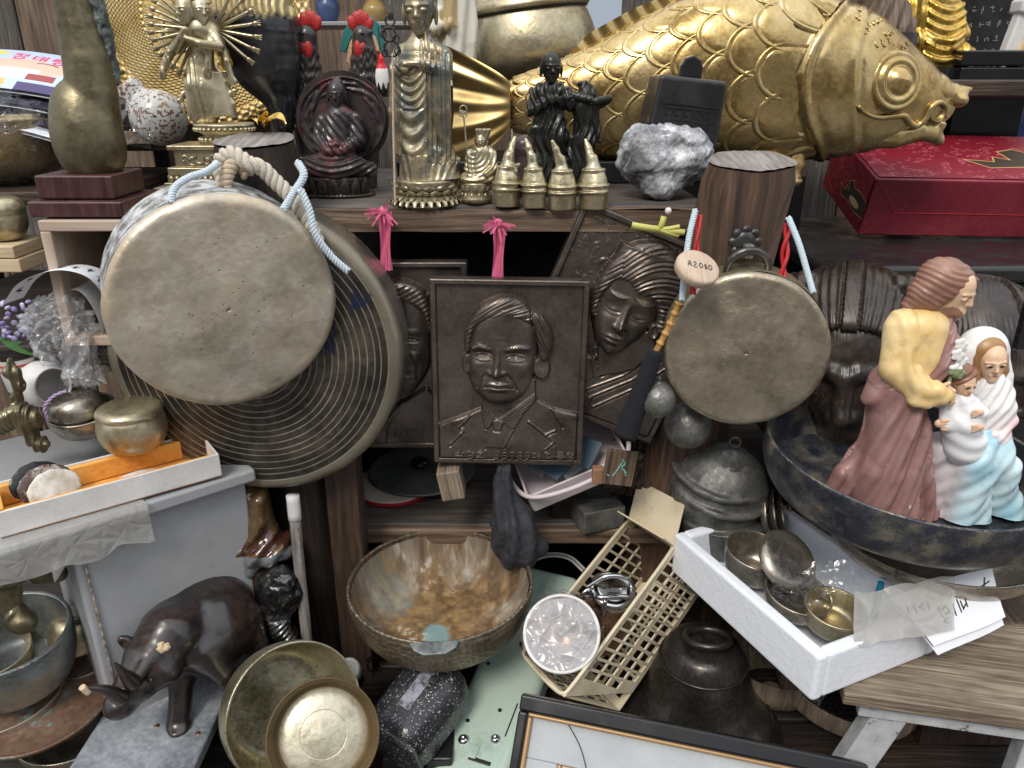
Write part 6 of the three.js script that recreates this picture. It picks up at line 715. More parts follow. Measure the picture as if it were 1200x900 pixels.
  // mother: blue skirt, white shawl, veil
  const B = new Sculpt(); B.chain([p(1140, 500, 4), p(1128, 528, 22), p(1118, 560, 20), p(1112, 600, 16)], [26 * s, 27 * s, 27 * s, 32 * s], 9 * s).chain([p(1152, 505, 8), p(1160, 535, 22), p(1162, 565, 18), p(1168, 605, 14)], [20 * s, 18 * s, 17 * s, 24 * s], 8 * s).chain([p(1096, 520, 10), p(1094, 560, 10), p(1092, 605, 10)], [18 * s, 20 * s, 24 * s], 8 * s);
  part('blue_skirt', B.mesh(1.25 * s, { disp: (x, y, z, a, b, c) => { const [A, b2] = q(x, y); return c > -0.3 ? (1.7 * Math.sin((A - 1100) * 0.19 + (b2 - 510) * 0.11 + Math.sin(b2 * 0.06)) + 0.6 * Math.sin((A * 0.8 + b2) * 0.36)) * s : 0; }, color: chip((x, y, z) => { const [A] = q(x, y), f = nz(x, y, z, 26); return mixc(mixc([0.25, 0.55, 0.68], [0.60, 0.74, 0.78], f * 1.25), [0.55, 0.5, 0.52], sstep(1096, 1080, A)); }) }), EN, o);
  const W = new Sculpt(); W.chain([p(1150, 505, 6), p(1154, 470, 6), p(1152, 448, 4)], [25 * s, 25 * s, 20 * s], 8 * s).ell(p(1152, 452, 4), [26 * s, 15 * s, 18 * s], 6 * s).chain([p(1170, 455, 8), p(1170, 485, 14), p(1150, 498, 28)], [10 * s, 11 * s, 8 * s], 5 * s);
  part('white_shawl', W.mesh(1.15 * s, { disp: (x, y, z, a, b, c) => { const [A, b2] = q(x, y); return c > -0.2 ? 0.8 * s * Math.sin((b2 - 440 - 0.02 * (A - 1150) ** 2) * 0.42) : 0; }, color: (x, y, z) => { const [A, b] = q(x, y); return mixc([0.80, 0.79, 0.78], [0.80, 0.42, 0.42], 0.8 * Math.exp(-(((A - 1146) / 16) ** 2 + ((b - 492) / 9) ** 2)) + 0.3 * nz(x, y, z, 40) * sstep(480, 500, b)); } }), EN, o);
  const MH = new Sculpt(); const ML = head(MH, p(1153, 418, 14), 20 * s, [0.08, -0.18, 0.12], { noEars: true }); MH.cap(p(1152, 432, 8), p(1152, 446, 8), 7 * s, 9 * s, 4 * s); const me = [ML(0.29, 0.0, 0.76), ML(-0.29, 0, 0.76)], ml = ML(0, -0.57, 0.68);
  const faceCol = (E, m, r) => (x, y, z) => { let c = skin(x, y, z); for (const e of E) if (Math.hypot((x - e[0]) * 0.6, (y - e[1]) * 1.1, (z - e[2]) * 0.5) < r) c = [0.03, 0.02, 0.018]; if (Math.hypot((x - m[0]) * 0.6, (y - m[1]) * 1.5, z - m[2]) < r * 1.15) c = [0.55, 0.18, 0.14]; return c; };
  part('mother_head', MH.mesh(0.85 * s, { color: faceCol(me, ml, 1.7 * s) }), EN, o);
  const MHr = new Sculpt(); MHr.ell(p(1152, 409, 3), [20.5 * s, 20 * s, 19 * s], 4 * s).chain([p(1138, 415, 10), p(1137, 432, 10), p(1142, 444, 12)], [7 * s, 6 * s, 3 * s], 3 * s).chain([p(1169, 414, 8), p(1170, 430, 8), p(1164, 444, 12)], [6 * s, 6 * s, 3 * s], 3 * s).ell(ML(0, -0.42, 1.05), [14.5 * s, 17.5 * s, 16 * s], 3 * s, null, true); part('mother_hair', MHr.mesh(1.0 * s, { color: (x, y, z) => mixc([0.25, 0.12, 0.04], [0.5, 0.3, 0.12], nz(x, y, z, 70)) }), EN, o);
  const VL = new Sculpt(); VL.ell(p(1152, 410, -2), [26 * s, 25 * s, 21 * s], 5 * s).chain([p(1132, 412, 2), p(1124, 432, 4), p(1126, 452, 6)], [10 * s, 10 * s, 10 * s], 6 * s).chain([p(1172, 412, 0), p(1175, 440, 2), p(1174, 460, 4)], [8 * s, 9 * s, 8 * s], 6 * s).ell(ML(0, -0.42, 1.3), [18 * s, 22 * s, 24 * s], 2 * s, null, true); part('veil', VL.mesh(1.1 * s, { color: (x, y, z) => mixc([0.78, 0.78, 0.8], [0.84, 0.83, 0.8], nz(x, y, z)) }), EN, o);
  // child
  const CB = new Sculpt(); CB.chain([p(1112, 512, 28), p(1110, 480, 28), p(1110, 460, 26)], [19 * s, 21 * s, 14 * s], 7 * s).chain([p(1096, 462, 28), p(1092, 480, 34), p(1104, 484, 42)], [9 * s, 9 * s, 6 * s], 4 * s).chain([p(1124, 462, 28), p(1128, 470, 34), p(1118, 466, 42)], [8 * s, 8 * s, 5 * s], 4 * s).ell(p(1116, 505, 32), [20 * s, 18 * s, 14 * s], 6 * s); part('child_gown', CB.mesh(1.0 * s, { disp: (x, y, z, a, b, c) => { const [A, b2] = q(x, y); return c > 0 ? 0.7 * s * Math.sin(Math.hypot(A - 1090, b2 - 455) * 0.42) : 0; }, color: (x, y, z) => mixc([0.72, 0.73, 0.76], [0.82, 0.82, 0.82], nz(x, y, z, 40)) }), EN, o);
  const CH = new Sculpt(); const CL = head(CH, p(1113, 438, 28), 14.5 * s, [0.12, 0.25, 0], {}); for (const [a, b, c, n] of [[1120, 526, 40, 'child_foot'], [1119, 463, 46, 'child_hand'], [1118, 479, 48, 'child_hand']]) { const Q = new Sculpt(); Q.ell(p(a, b, c), [6 * s, 4 * s, 3.4 * s], s); for (let i = 0; i < 4; i++) Q.cap(p(a - 3, b - 2.4 + i * 1.7, c + 2), p(a - 8, b - 3 + i * 2.2, c + 2.5), 1.3 * s, s, 0.5 * s); part(n, Q.mesh(0.7 * s, { color: skin }), EN, o); } part('child_head', CH.mesh(0.8 * s, { color: faceCol([CL(0.29, 0, 0.76), CL(-0.29, 0, 0.76)], CL(0, -0.57, 0.68), 1.6 * s) }), EN, o);
  const CR = new Sculpt(); CR.ell(p(1112, 430, 24), [16 * s, 13 * s, 14 * s], 3 * s).ell(p(1100, 438, 24), [6 * s, 8 * s, 8 * s], 3 * s).ell(p(1123, 436, 24), [5 * s, 7 * s, 7 * s], 3 * s).ell(CL(0, -0.25, 1.0), [10 * s, 13 * s, 10 * s], 2 * s, null, true); part('child_hair', CR.mesh(0.9 * s, { disp: (x, y) => { const [a, b] = q(x, y); return 0.8 * s * Math.sin(a * 0.5 + b * 0.9); }, color: (x, y, z) => mixc([0.15, 0.06, 0.035], [0.3, 0.15, 0.09], nz(x, y, z, 70)) }), EN, o);
  const GB = new Sculpt(); GB.chain([p(1164, 530, 0), p(1168, 555, 2), p(1182, 582, 4), p(1186, 604, 4)], [12 * s, 12 * s, 9 * s, 10 * s], 6 * s).cap(p(1000, 606, 0), p(1180, 606, 6), 14 * s, 14 * s, 6 * s); part('gilt_base', GB.mesh(1.5 * s, { disp: (x, y, z) => (fbm3(x * 70, y * 70, z * 70) - 0.5) * 5 * s, color: (x, y, z) => mixc([0.35, 0.2, 0.06], [0.68, 0.5, 0.22], nz(x, y, z, 50)) }), EN, o);
  const fl = 0.902 - fr.base.y; o.children.forEach(m => { const P = m.geometry.attributes.position; for (let i = 0; i < P.count; i++) if (P.getY(i) < fl) P.setY(i, fl + (P.getY(i) - fl) * 0.01); });
}
function carvedHead(px, py, Z, h, e, label, kind) { const fr = frame(px, py + h * 1.02, Z), s = fr.s, o = thing('wooden_bust', label, 'carved head', fr.base), c = fr.p(px, py, 0), S = new Sculpt(), hh = h * s; const L = head(S, c, hh, e, {}); S.ell(L(0, -0.08, 0.02), [0.72 * hh, 0.8 * hh, 0.7 * hh], 0.1 * hh, e); S.cap(L(0, -0.7, -0.1), [c[0], 0.004, c[2] - 0.01], 0.42 * hh, 0.5 * hh, 0.2 * hh);
  const inv = new THREE.Matrix4().makeRotationFromEuler(new THREE.Euler(e[0], e[1], e[2], 'YXZ')).invert(), v = V(0, 0, 0), loc = (x, y, z) => v.set((x - c[0]) / hh, (y - c[1]) / hh, (z - c[2]) / hh).applyMatrix4(inv);
  part('head', S.mesh(2.2 * s, { disp: (x, y, z) => (fbm3(x * 40, y * 40, z * 40) - 0.5) * 2.5 * s, color: () => [1, 1, 1] }), kind.face, o);
  const C = new Sculpt(); C.ell(L(0, 0.3, -0.08), [0.8 * hh, 0.78 * hh, 0.88 * hh], 0.05 * hh, e); C.ell(L(0, -0.38, 0.78), [0.95 * hh, 1.02 * hh, 0.86 * hh], 0.1 * hh, e, true); if (kind.buns) for (const q of [-1, 1]) C.ell(L(q * 0.62, 0.86, 0.1), [0.3 * hh, 0.13 * hh, 0.2 * hh], 0.06 * hh, [e[0], e[1], e[2] - q * 0.5]);
  part('carved_hair', C.mesh(1.25 * s, { disp: (x, y, z) => { const l = loc(x, y, z); return kind.disp(l.x, l.y, l.z) * s; } }), M.woodCarved, o); return o; }
{ const faceM = M.woodCarved; carvedHead(990, 428, 1.17, 104, [0.05, -0.4, 0.06], 'dark carved wooden head with braided hair behind the small gong', { face: faceM, buns: true, disp: (x, y, z) => { const a = Math.abs(x); if (a < 0.075) return 2.5; if (a < 0.1) return -3; const ph = Math.atan2(y - 0.35 + z * 0.3, a - 0.05) * 48 - a * 5; return 1.0 * Math.sin(ph); } });
  carvedHead(1132, 428, 1.19, 92, [0.1, 0.5, 0.0], 'dark carved wooden head with crossed bands behind the veiled mother', { face: faceM, disp: (x, y, z) => { const g = (d) => Math.abs(d) < 0.035 ? 3 : Math.abs(d) < 0.06 ? -3.5 : 0; return g(x * 0.8 + z * 0.5 - 0.15) || g(x * 0.8 - z * 0.55 - 0.1) || g(y - 0.25 + z * 0.1) || -0.5 * Math.sin(x * 70 + z * 90 + y * 25 + Math.sin(y * 16) * 1.5) * vn3(x * 9, y * 9, z * 9); } });
  const b = PZ(985, 540, 1.17); solo('head_crate', 'dark crate hidden under the carved heads', 'crate', rbox(0.36, b.y - TBL - 0.004, 0.14, 0.004).translate(0, (b.y - TBL - 0.004) / 2, 0), M.woodDark, V(0.52, TBL, -1.2)); }
{ // grey bronze round temple block and small balls
  const fr = frame(842, 636, 1.07), p = fr.p, s = fr.s, o = thing('round_bronze_block', 'grey bronze round slotted temple block below the small gong', 'temple block', fr.base), S = new Sculpt(); S.ell(p(842, 573, 0), [54 * s, 55 * s, 48 * s], 4 * s).torus(p(842, 556, 0), [0.18, 1, 0.12], 49 * s, 4 * s, 4 * s).torus(p(842, 573, 0), [0.18, 1, 0.12], 51.5 * s, 4 * s, 4 * s).cone(0, p(0, 600)[1], t => lerp(44, 52, t) * s, [0, 0], 5 * s); part('body', S.mesh(1.7 * s, { disp: (x, y, z) => (fbm3(x * 30, y * 30, z * 30) - 0.5) * 4 * s }), M.greyBronze, o); part('ring', new THREE.TorusGeometry(6 * s, 1.5 * s, 8, 24).translate(...p(860, 517, 4)), M.greyBronze, o);
  const ball = (px, py, Z, r, label) => { const k = SC(px, py, Z), S2 = new Sculpt(); S2.ell([0, 0, 0], [r * k, r * 1.05 * k, r * k], 0).cap([-0.8 * r * k, 0.2 * r * k, 0.6 * r * k], [-0.6 * r * k, 0.5 * r * k, 0.7 * r * k], 1.5 * k, 1.5 * k, k, true).cap([0, r * k, 0], [0, 1.25 * r * k, 0], 3 * k, 3 * k, 2 * k); solo('bronze_ball_bell', label, 'bell', S2.mesh(1.1 * k, { disp: (x, y, z) => (fbm3(x * 50, y * 50, z * 50) - 0.5) * 2 * k }), M.greyBronze, PZ(px, py, Z)); };
  ball(771, 468, 0.985, 21, 'grey bronze ball bell with a slot beside the dark mallet'); ball(806, 498, 1.03, 27, 'grey bronze ball bell half hidden under the small gong'); }
{ // mallet, tag disc, iron ring pull
  const a = PZ(769, 410, 0.98), b = PZ(733, 510, 0.985), o = thing('drum_mallet', 'dark navy wrapped mallet with knotted bamboo grip', 'mallet', b), s = SC(750, 450, 0.98), d = a.clone().sub(b); part('wrapped_handle', taper([V(0, 0, 0), d.clone().multiplyScalar(0.5), d], t => lerp(15, 9, t) * s, 24, 20), mat({ color: [0.008, 0.009, 0.014], rough: 0.9, bump: BUMP_FINE, bumpScale: 0.001, bumpTile: 0.03 }), o);
  const e = PZ(796, 355, 0.975).sub(b), jt = t => (3.6 + 1.6 * Math.pow(Math.abs(Math.cos(t * 3.1416 * 5)), 8)) * s; part('bamboo_grip', taper([d.clone().multiplyScalar(0.97), d.clone().lerp(e, 0.5).add(V(0.002, 0, 0)), e], jt, 50, 10), mat({ map: woodTex([[0, 0.28, 0.13, 0.03], [0.5, 0.45, 0.24, 0.07], [1, 0.58, 0.36, 0.13]], 541), rough: 0.4, tile: 0.05 }), o);
  const c = PZ(816, 316, 0.93), k = SC(816, 316, 0.93), t = thing('wooden_tag', 'round wooden tag with handwritten mark on the small gong', 'tag', c); t.quaternion.copy(qTo(V(0.22, 0.82, 0.5))); part('disc', lathe([[0, -7 * k], [23 * k, -7 * k], [26 * k, -4 * k], [26.5 * k, 3 * k], [25 * k, 7 * k], [0, 7.5 * k]], 40), mat({ map: woodTex([[0, 0.36, 0.25, 0.17], [0.5, 0.46, 0.34, 0.25], [1, 0.52, 0.44, 0.32]], 545), rough: 0.6, tile: 0.12 }), t);
  const ink = []; const st = (pts) => ink.push(tube(pts.map(([x, y]) => V((x - 12) * 1.15 * k, 7.9 * k, (y - 6) * 1.1 * k)), 0.55 * k, 14, 5)); st([[0, 10], [2, 2], [4, 10]]); st([[1, 7], [3.5, 7]]); st([[6, 4], [8, 2], [9, 4], [6, 10], [10, 10]]); st([[12, 6], [14, 2], [16, 6], [14, 10], [12, 6]]); st([[18, 3], [20, 6], [18, 9], [20.5, 9], [18, 5], [20, 3]]); st([[22, 6], [24, 2], [26, 6], [24, 10], [22, 6]]); part('ink_mark', merge(ink), M.black, t).scale.set(1, 0.25, 1); t.children[1].position.y = 6 * k;
  const fr = frame(874, 300, 1.0), q = fr.s, h = thing('iron_ring_pull', 'black iron flower plate with ring pull on the brown log', 'ring pull', fr.base); const fl = []; for (let i = 0; i < 8; i++) { const an = i / 8 * 6.283; fl.push(new THREE.SphereGeometry(6 * q, 12, 10).scale(1, 1, 0.6).translate(Math.cos(an) * 14 * q, Math.sin(an) * 14 * q, 0)); } part('flower_plate', merge([...fl, new THREE.SphereGeometry(14 * q, 20, 12).scale(1, 1, 0.45)]).translate(...fr.p(873, 284, 0)), M.iron, h); part('ring', new THREE.TorusGeometry(24 * q, 4.5 * q, 12, 36).rotateX(0.25).translate(...fr.p(873, 313, 10)), M.iron, h); part('staple', rbox(11 * q, 16 * q, 16 * q, 2 * q).translate(...fr.p(874, 292, 8)), M.greyBronze, h); }
{ // black cabinet, red box, back corner
  const c = thing('black_cabinet', 'worn black cabinet under the red gift box', 'cabinet', V(0.86, 0, -1.5)), top = 1.152; part('carcass', rbox(0.66, top - 0.03, 0.46, 0.006).translate(0, (top - 0.03) / 2, 0), M.black, c); part('top_board', rbox(0.69, 0.03, 0.49, 0.01).translate(0, top - 0.015, 0), M.black, c); part('carved_panel', rbox(0.2, 0.02, 0.01, 0.003).translate(-0.08, top - 0.06, 0.232), M.black, c);
  const A = PZ(1004, 281, 1.48), T = PZ(1022, 209, 1.48), w = 0.5, h = T.y - A.y, d = 0.22, b = thing('red_gift_box', 'large dark red patterned paper gift box on the black cabinet', 'box', V(A.x + w / 2, top + 0.004, -1.48)); b.rotation.set(0.3, 0, -0.02);
  const cv = document.createElement('canvas'); cv.width = 512; cv.height = 256; const g = cv.getContext('2d'); g.fillStyle = '#7a1626'; g.fillRect(0, 0, 512, 256); g.strokeStyle = '#a8585c'; g.lineWidth = 2.2; const r = rng(31); for (let i = 0; i < 260; i++) { const x = r() * 512, y = r() * 256, q = 3 + r() * 13; g.beginPath(); for (let t = 0; t < 5; t += 0.3) { const rr = q * (1 - t / 6); g.lineTo(x + Math.cos(t + i) * rr, y + Math.sin(t + i) * rr * 0.7); } g.stroke(); } g.strokeStyle = '#c9a765'; g.fillStyle = '#3d3226'; g.lineWidth = 3; g.beginPath(); [[205, 150], [262, 160], [270, 132], [300, 148], [292, 100], [330, 84], [360, 110], [430, 100], [512, 112], [512, 190], [400, 200], [330, 186], [240, 196]].forEach(([x, y], i) => i ? g.lineTo(x, y) : g.moveTo(x, y)); g.closePath(); g.fill(); g.stroke(); g.fillStyle = '#c6b184'; g.beginPath(); g.ellipse(390, 165, 60, 18, 0, 0, 7); g.fill(); const tx = new THREE.CanvasTexture(cv); tx.colorSpace = THREE.SRGBColorSpace;
  const box = rbox(w, h, d, 0.004, 2).translate(0, h / 2, -d / 2); part('box_body', box, M.redBox, b); const tp = new THREE.PlaneGeometry(w - 0.01, d - 0.01).rotateX(-Math.PI / 2).translate(0, h + 0.002, -d / 2); part('printed_lid', keep(tp), new THREE.MeshStandardMaterial({ map: tx, roughness: 0.45 }), b); const sd2 = new THREE.PlaneGeometry(d - 0.01, h - 0.01).rotateY(-Math.PI / 2).translate(-w / 2 - 0.002, h / 2, -d / 2); part('printed_side', keep(sd2), new THREE.MeshStandardMaterial({ map: tx, roughness: 0.45 }), b);
  const cr = []; const ln = (x0, y0, x1, y1) => cr.push(tube([V(x0 - w / 2, y0, 0.0005), V(x1 - w / 2, y1, 0.0005)], 0.0007, 1, 4)); ln(0.003, h - 0.004, 0.055, h * 0.42); ln(0.003, 0.003, 0.055, h * 0.42); ln(0.055, h * 0.42, w - 0.05, h * 0.42); part('crease', merge(cr), M.redPaint, b);
  const k = thing('black_lacquer_box', 'glossy black lacquer box behind the carp mouth', 'box', PZ(1130, 162, 1.78)); part('box_body', rbox(0.15, 0.145, 0.14, 0.004).translate(0, 0.0725, 0), M.blackGloss, k); part('box_lid', rbox(0.154, 0.03, 0.144, 0.004).translate(0, 0.162, 0), M.blackGloss, k);
  const f = thing('blue_trim_frame', 'white panel with royal blue trim leaning behind the red box', 'frame', PZ(1195, 160, 1.75)), bl = mat({ color: [0.03, 0.05, 0.25], rough: 0.5 }); part('panel', rbox(0.16, 0.15, 0.012, 0.002).translate(0.02, 0.075, 0), M.paper, f); for (const [x, y, a, c2] of [[0.02, 0.013, 0.18, 0.03], [-0.055, 0.08, 0.018, 0.15], [-0.01, 0.09, 0.012, 0.15]]) part('trim', rbox(a, c2, 0.016, 0.002).translate(x, y, 0.006), bl, f);
  const wf = thing('white_bracket', 'white painted turned bracket beside the black stone tablet', 'bracket', PZ(1163, 95, 1.85)), wp = M.white; part('post', rbox(0.03, 0.17, 0.03, 0.006).translate(0.01, 0.07, 0), wp, wf).rotation.z = -0.18; part('cap_block', rbox(0.06, 0.03, 0.05, 0.008).translate(0.045, 0.15, 0), wp, wf); part('arch', new THREE.TorusGeometry(0.11, 0.02, 12, 28, 2.2).rotateZ(0.9).translate(0.13, 0.0, 0), M.woodPine, wf);
  const stl = thing('black_stone_tablet', 'black stone tablet with rows of carved writing', 'stone tablet', PZ(1160, 80, 2.0)); part('slab', rbox(0.2, 0.3, 0.03, 0.004).translate(0, 0.1, 0), M.black, stl); const en = []; const rr = rng(12); for (let i = 0; i < 8; i++) for (let j = 0; j < 8; j++) for (let n = 0; n < 3; n++) en.push(new THREE.BoxGeometry(0.003 + rr() * 0.009, 0.0016, 0.001).rotateZ((rr() < 0.5 ? 0 : 1.5) + rr() * 0.3).translate(-0.08 + i * 0.022 + rr() * 0.008, 0.0 + j * 0.03 + rr() * 0.012, 0.0155)); part('carved_writing', merge(en), M.wall, stl); }
{ // gold seated figure and brown figure behind the carp
  const fr = frame(1088, 80, 1.8), p = fr.p, s = fr.s, o = thing('gilt_seated_figure', 'shiny gold seated robed figure behind the carp head', 'statue', fr.base), S = new Sculpt(); S.chain([p(1088, 55, 0), p(1088, 20, 0), p(1088, -10, 0)], [32 * s, 28 * s, 22 * s], 10 * s).chain([p(1062, 10, 4), p(1058, 40, 10), p(1076, 52, 26)], [12 * s, 11 * s, 8 * s], 6 * s).chain([p(1114, 10, 4), p(1118, 40, 10), p(1100, 52, 26)], [12 * s, 11 * s, 8 * s], 6 * s).cap(p(1052, 66, 6), p(1124, 66, 6), 14 * s, 14 * s, 6 * s).ell(p(1088, 72, 16), [34 * s, 10 * s, 18 * s], 6 * s); part('body', S.mesh(1.5 * s, { disp: (x, y, z, a, b, c) => { const [X, Y] = fr.q(x, y); return c > 0 ? 1.5 * s * Math.sin(Y * 0.55 + 0.01 * (X - 1088) ** 2) * (Math.abs(X - 1088) < 24 ? 1 : 0) + 1.2 * s * Math.sin(X * 0.5) * (Math.abs(X - 1088) < 24 ? 0 : 1) : 0; } }), M.goldPaint, o); const H = new Sculpt(); head(H, p(1088, -32, 4), 22 * s, [0, 0, 0], { lobes: true }); part('head', H.mesh(1.5 * s), M.goldPaint, o);
  part('plinth', new THREE.CylinderGeometry(0.07, 0.08, 0.2, 32).translate(0, -0.1, 0), M.black, o);
  const f2 = frame(1028, 40, 1.75), S2 = new Sculpt(), k = f2.s, o2 = thing('brown_robed_figure', 'brown carved robed figure behind the carp brow', 'statue', f2.base); S2.chain([f2.p(1028, 36), f2.p(1026, 0), f2.p(1026, -30)], [40 * k, 30 * k, 20 * k], 10 * k); head(S2, f2.p(1026, -62, 0), 22 * k, [0, 0, 0], {}); part('body', S2.mesh(1.8 * k, { disp: (x, y) => 1.8 * k * Math.sin(f2.q(x, y)[0] * 0.4 + f2.q(x, y)[1] * 0.15) }), M.woodShelf, o2); part('plinth', new THREE.CylinderGeometry(0.08, 0.08, 0.25, 24).translate(0, -0.125, 0), M.black, o2); }
// ---------------------------------------------------------------- left side
{ // embossed gold plate behind the many-armed figure
  const C = PZ(237, 17, 1.42), s = SC(237, 17, 1.42), R = 126 * s, o = thing('embossed_gold_plate', 'large round gold plate with beaded rim behind the many armed statue', 'plate', C); o.quaternion.copy(qTo(V(0.12, 0.12, 1)));
  const weave = makeTex(512, (u, v) => { const x = u - 0.5, y = v - 0.5, r = Math.hypot(x, y) * 2, a = Math.atan2(y, x); return r > 0.55 && r < 0.86 ? 0.5 + 0.5 * Math.sin(r * 190 + Math.sin(a * 110) * 1.2) : r < 0.52 ? fbm2(u, v, 22, 3, 601) : 0.5 + 0.4 * Math.sin(a * 60) * Math.sin(r * 90); }, false);
  const tx = blotchTex([[0, 0.3, 0.2, 0.07], [0.5, 0.48, 0.35, 0.14], [1, 0.6, 0.47, 0.24]], 607, 5, 2);
  const g = lathe([[0, 0], [R * 0.5, 0], [R * 0.52, 0.003], [R * 0.55, 0.003], [R * 0.57, 0.001], [R * 0.85, 0.004], [R * 0.87, 0.008], [R * 0.9, 0.007], [R * 0.97, 0.009], [R, 0.006], [R, -0.004], [0, -0.008]].reverse(), 80);
  part('plate', planarUV(g, R), mat({ map: tx, tile: 0.5, metal: 0.8, rough: 0.5, bump: weave, bumpScale: 0.0022, bumpTile: 1 }), o);
  const bd = []; for (let i = 0; i < 46; i++) { const a = i / 46 * 6.283; bd.push(new THREE.SphereGeometry((i % 3 ? 2.6 : 4.2) * s, 10, 6).scale(1, 0.6, 1).translate(Math.cos(a) * R * 0.925, 0.009, Math.sin(a) * R * 0.925)); } part('rim_beads', merge(bd), M.brass, o);
  const sw = []; const r = rng(4); for (let i = 0; i < 26; i++) { const a = r() * 6.283, q = R * (0.15 + r() * 0.33); sw.push(new THREE.TorusGeometry((5 + r() * 7) * s, 1.6 * s, 6, 18, 4.4).rotateZ(r() * 6).rotateX(Math.PI / 2).translate(Math.cos(a) * q, 0.001, Math.sin(a) * q)); } part('scroll_relief', merge(sw), M.brass, o);
  solo('plate_stand', 'dark wooden block propping the embossed gold plate', 'stand', rbox(0.2, C.y - R - SH1 + 0.05, 0.05, 0.004), M.woodDark, V(C.x, (C.y - R + SH1 + 0.05) / 2 - 0.001, C.z - 0.04)); }
{ // speckled stone vase lying beside the plate
  const fr = frame(185, 168, 1.26), s = fr.s, tex = makeTex(256, (u, v) => { const n = fbm2(u, v, 34, 2, 611), m = fbm2(u, v, 15, 3, 613); let c = [0.55, 0.55, 0.52]; if (n > 0.63) c = [0.14, 0.08, 0.06]; else if (m > 0.66) c = [0.3, 0.2, 0.15]; return c; }); const S = new Sculpt(); S.ell(fr.p(186, 138, 0), [32 * s, 31 * s, 30 * s], 0, [0, 0, -0.3]).cap(fr.p(164, 116, 0), fr.p(152, 106, 0), 14 * s, 17 * s, 5 * s).cap(fr.p(156, 108, 2), fr.p(146, 98, 2), 11 * s, 13 * s, 1 * s, true);
  solo('speckled_vase', 'white vase speckled brown lying beside the gold plate', 'vase', S.mesh(1.4 * s), mat({ map: tex, rough: 0.35, tile: 0.12, phys: true, clearcoat: 0.3 }), fr.base); }
{ // pale wooden open box with the bronze on top
  const f = frame(100, 240, 0.99), topY = PZ(105, 200, 1.06).y - 0.055, x0 = PZ(36, 240, 0.99).x, x1 = -0.30, W = x1 - x0, H = 0.17, D = 0.17, o = thing('pale_wood_box', 'open pale wooden box shelf under the abstract bronze', 'box', V((x0 + x1) / 2, topY - H, -1.08)); const t = 0.014;
  part('top_panel', grainX(rbox(W, t, D, 0.002).translate(0, H - t / 2, 0)), M.woodPale, o); part('bottom_panel', grainX(rbox(W, t, D, 0.002).translate(0, t / 2, 0)), M.woodPale, o); for (const q of [-1, 1]) part('side_panel', rbox(t, H - 2 * t, D, 0.002).translate(q * (W / 2 - t / 2), H / 2, 0), M.woodPale, o); part('back_panel', grainX(new THREE.BoxGeometry(W - 2 * t, H - 2 * t, 0.006).translate(0, H / 2, -D / 2 + 0.006)), M.woodShelf, o);
  const u = thing('under_box_stand', 'dark side table under the pale wooden box', 'side table', V((x0 + x1) / 2 - 0.12, 0, -1.22)); part('table_top', grainX(rbox(W + 0.4, 0.03, 0.44, 0.004).translate(0, topY - H - 0.016, 0)), M.woodBlack, u); for (const q of [-1, 1]) for (const z of [-0.17, 0.17]) part('leg', rbox(0.05, topY - H - 0.031, 0.05).translate(q * (W / 2 + 0.16), (topY - H - 0.031) / 2, z), M.woodDark, u); }
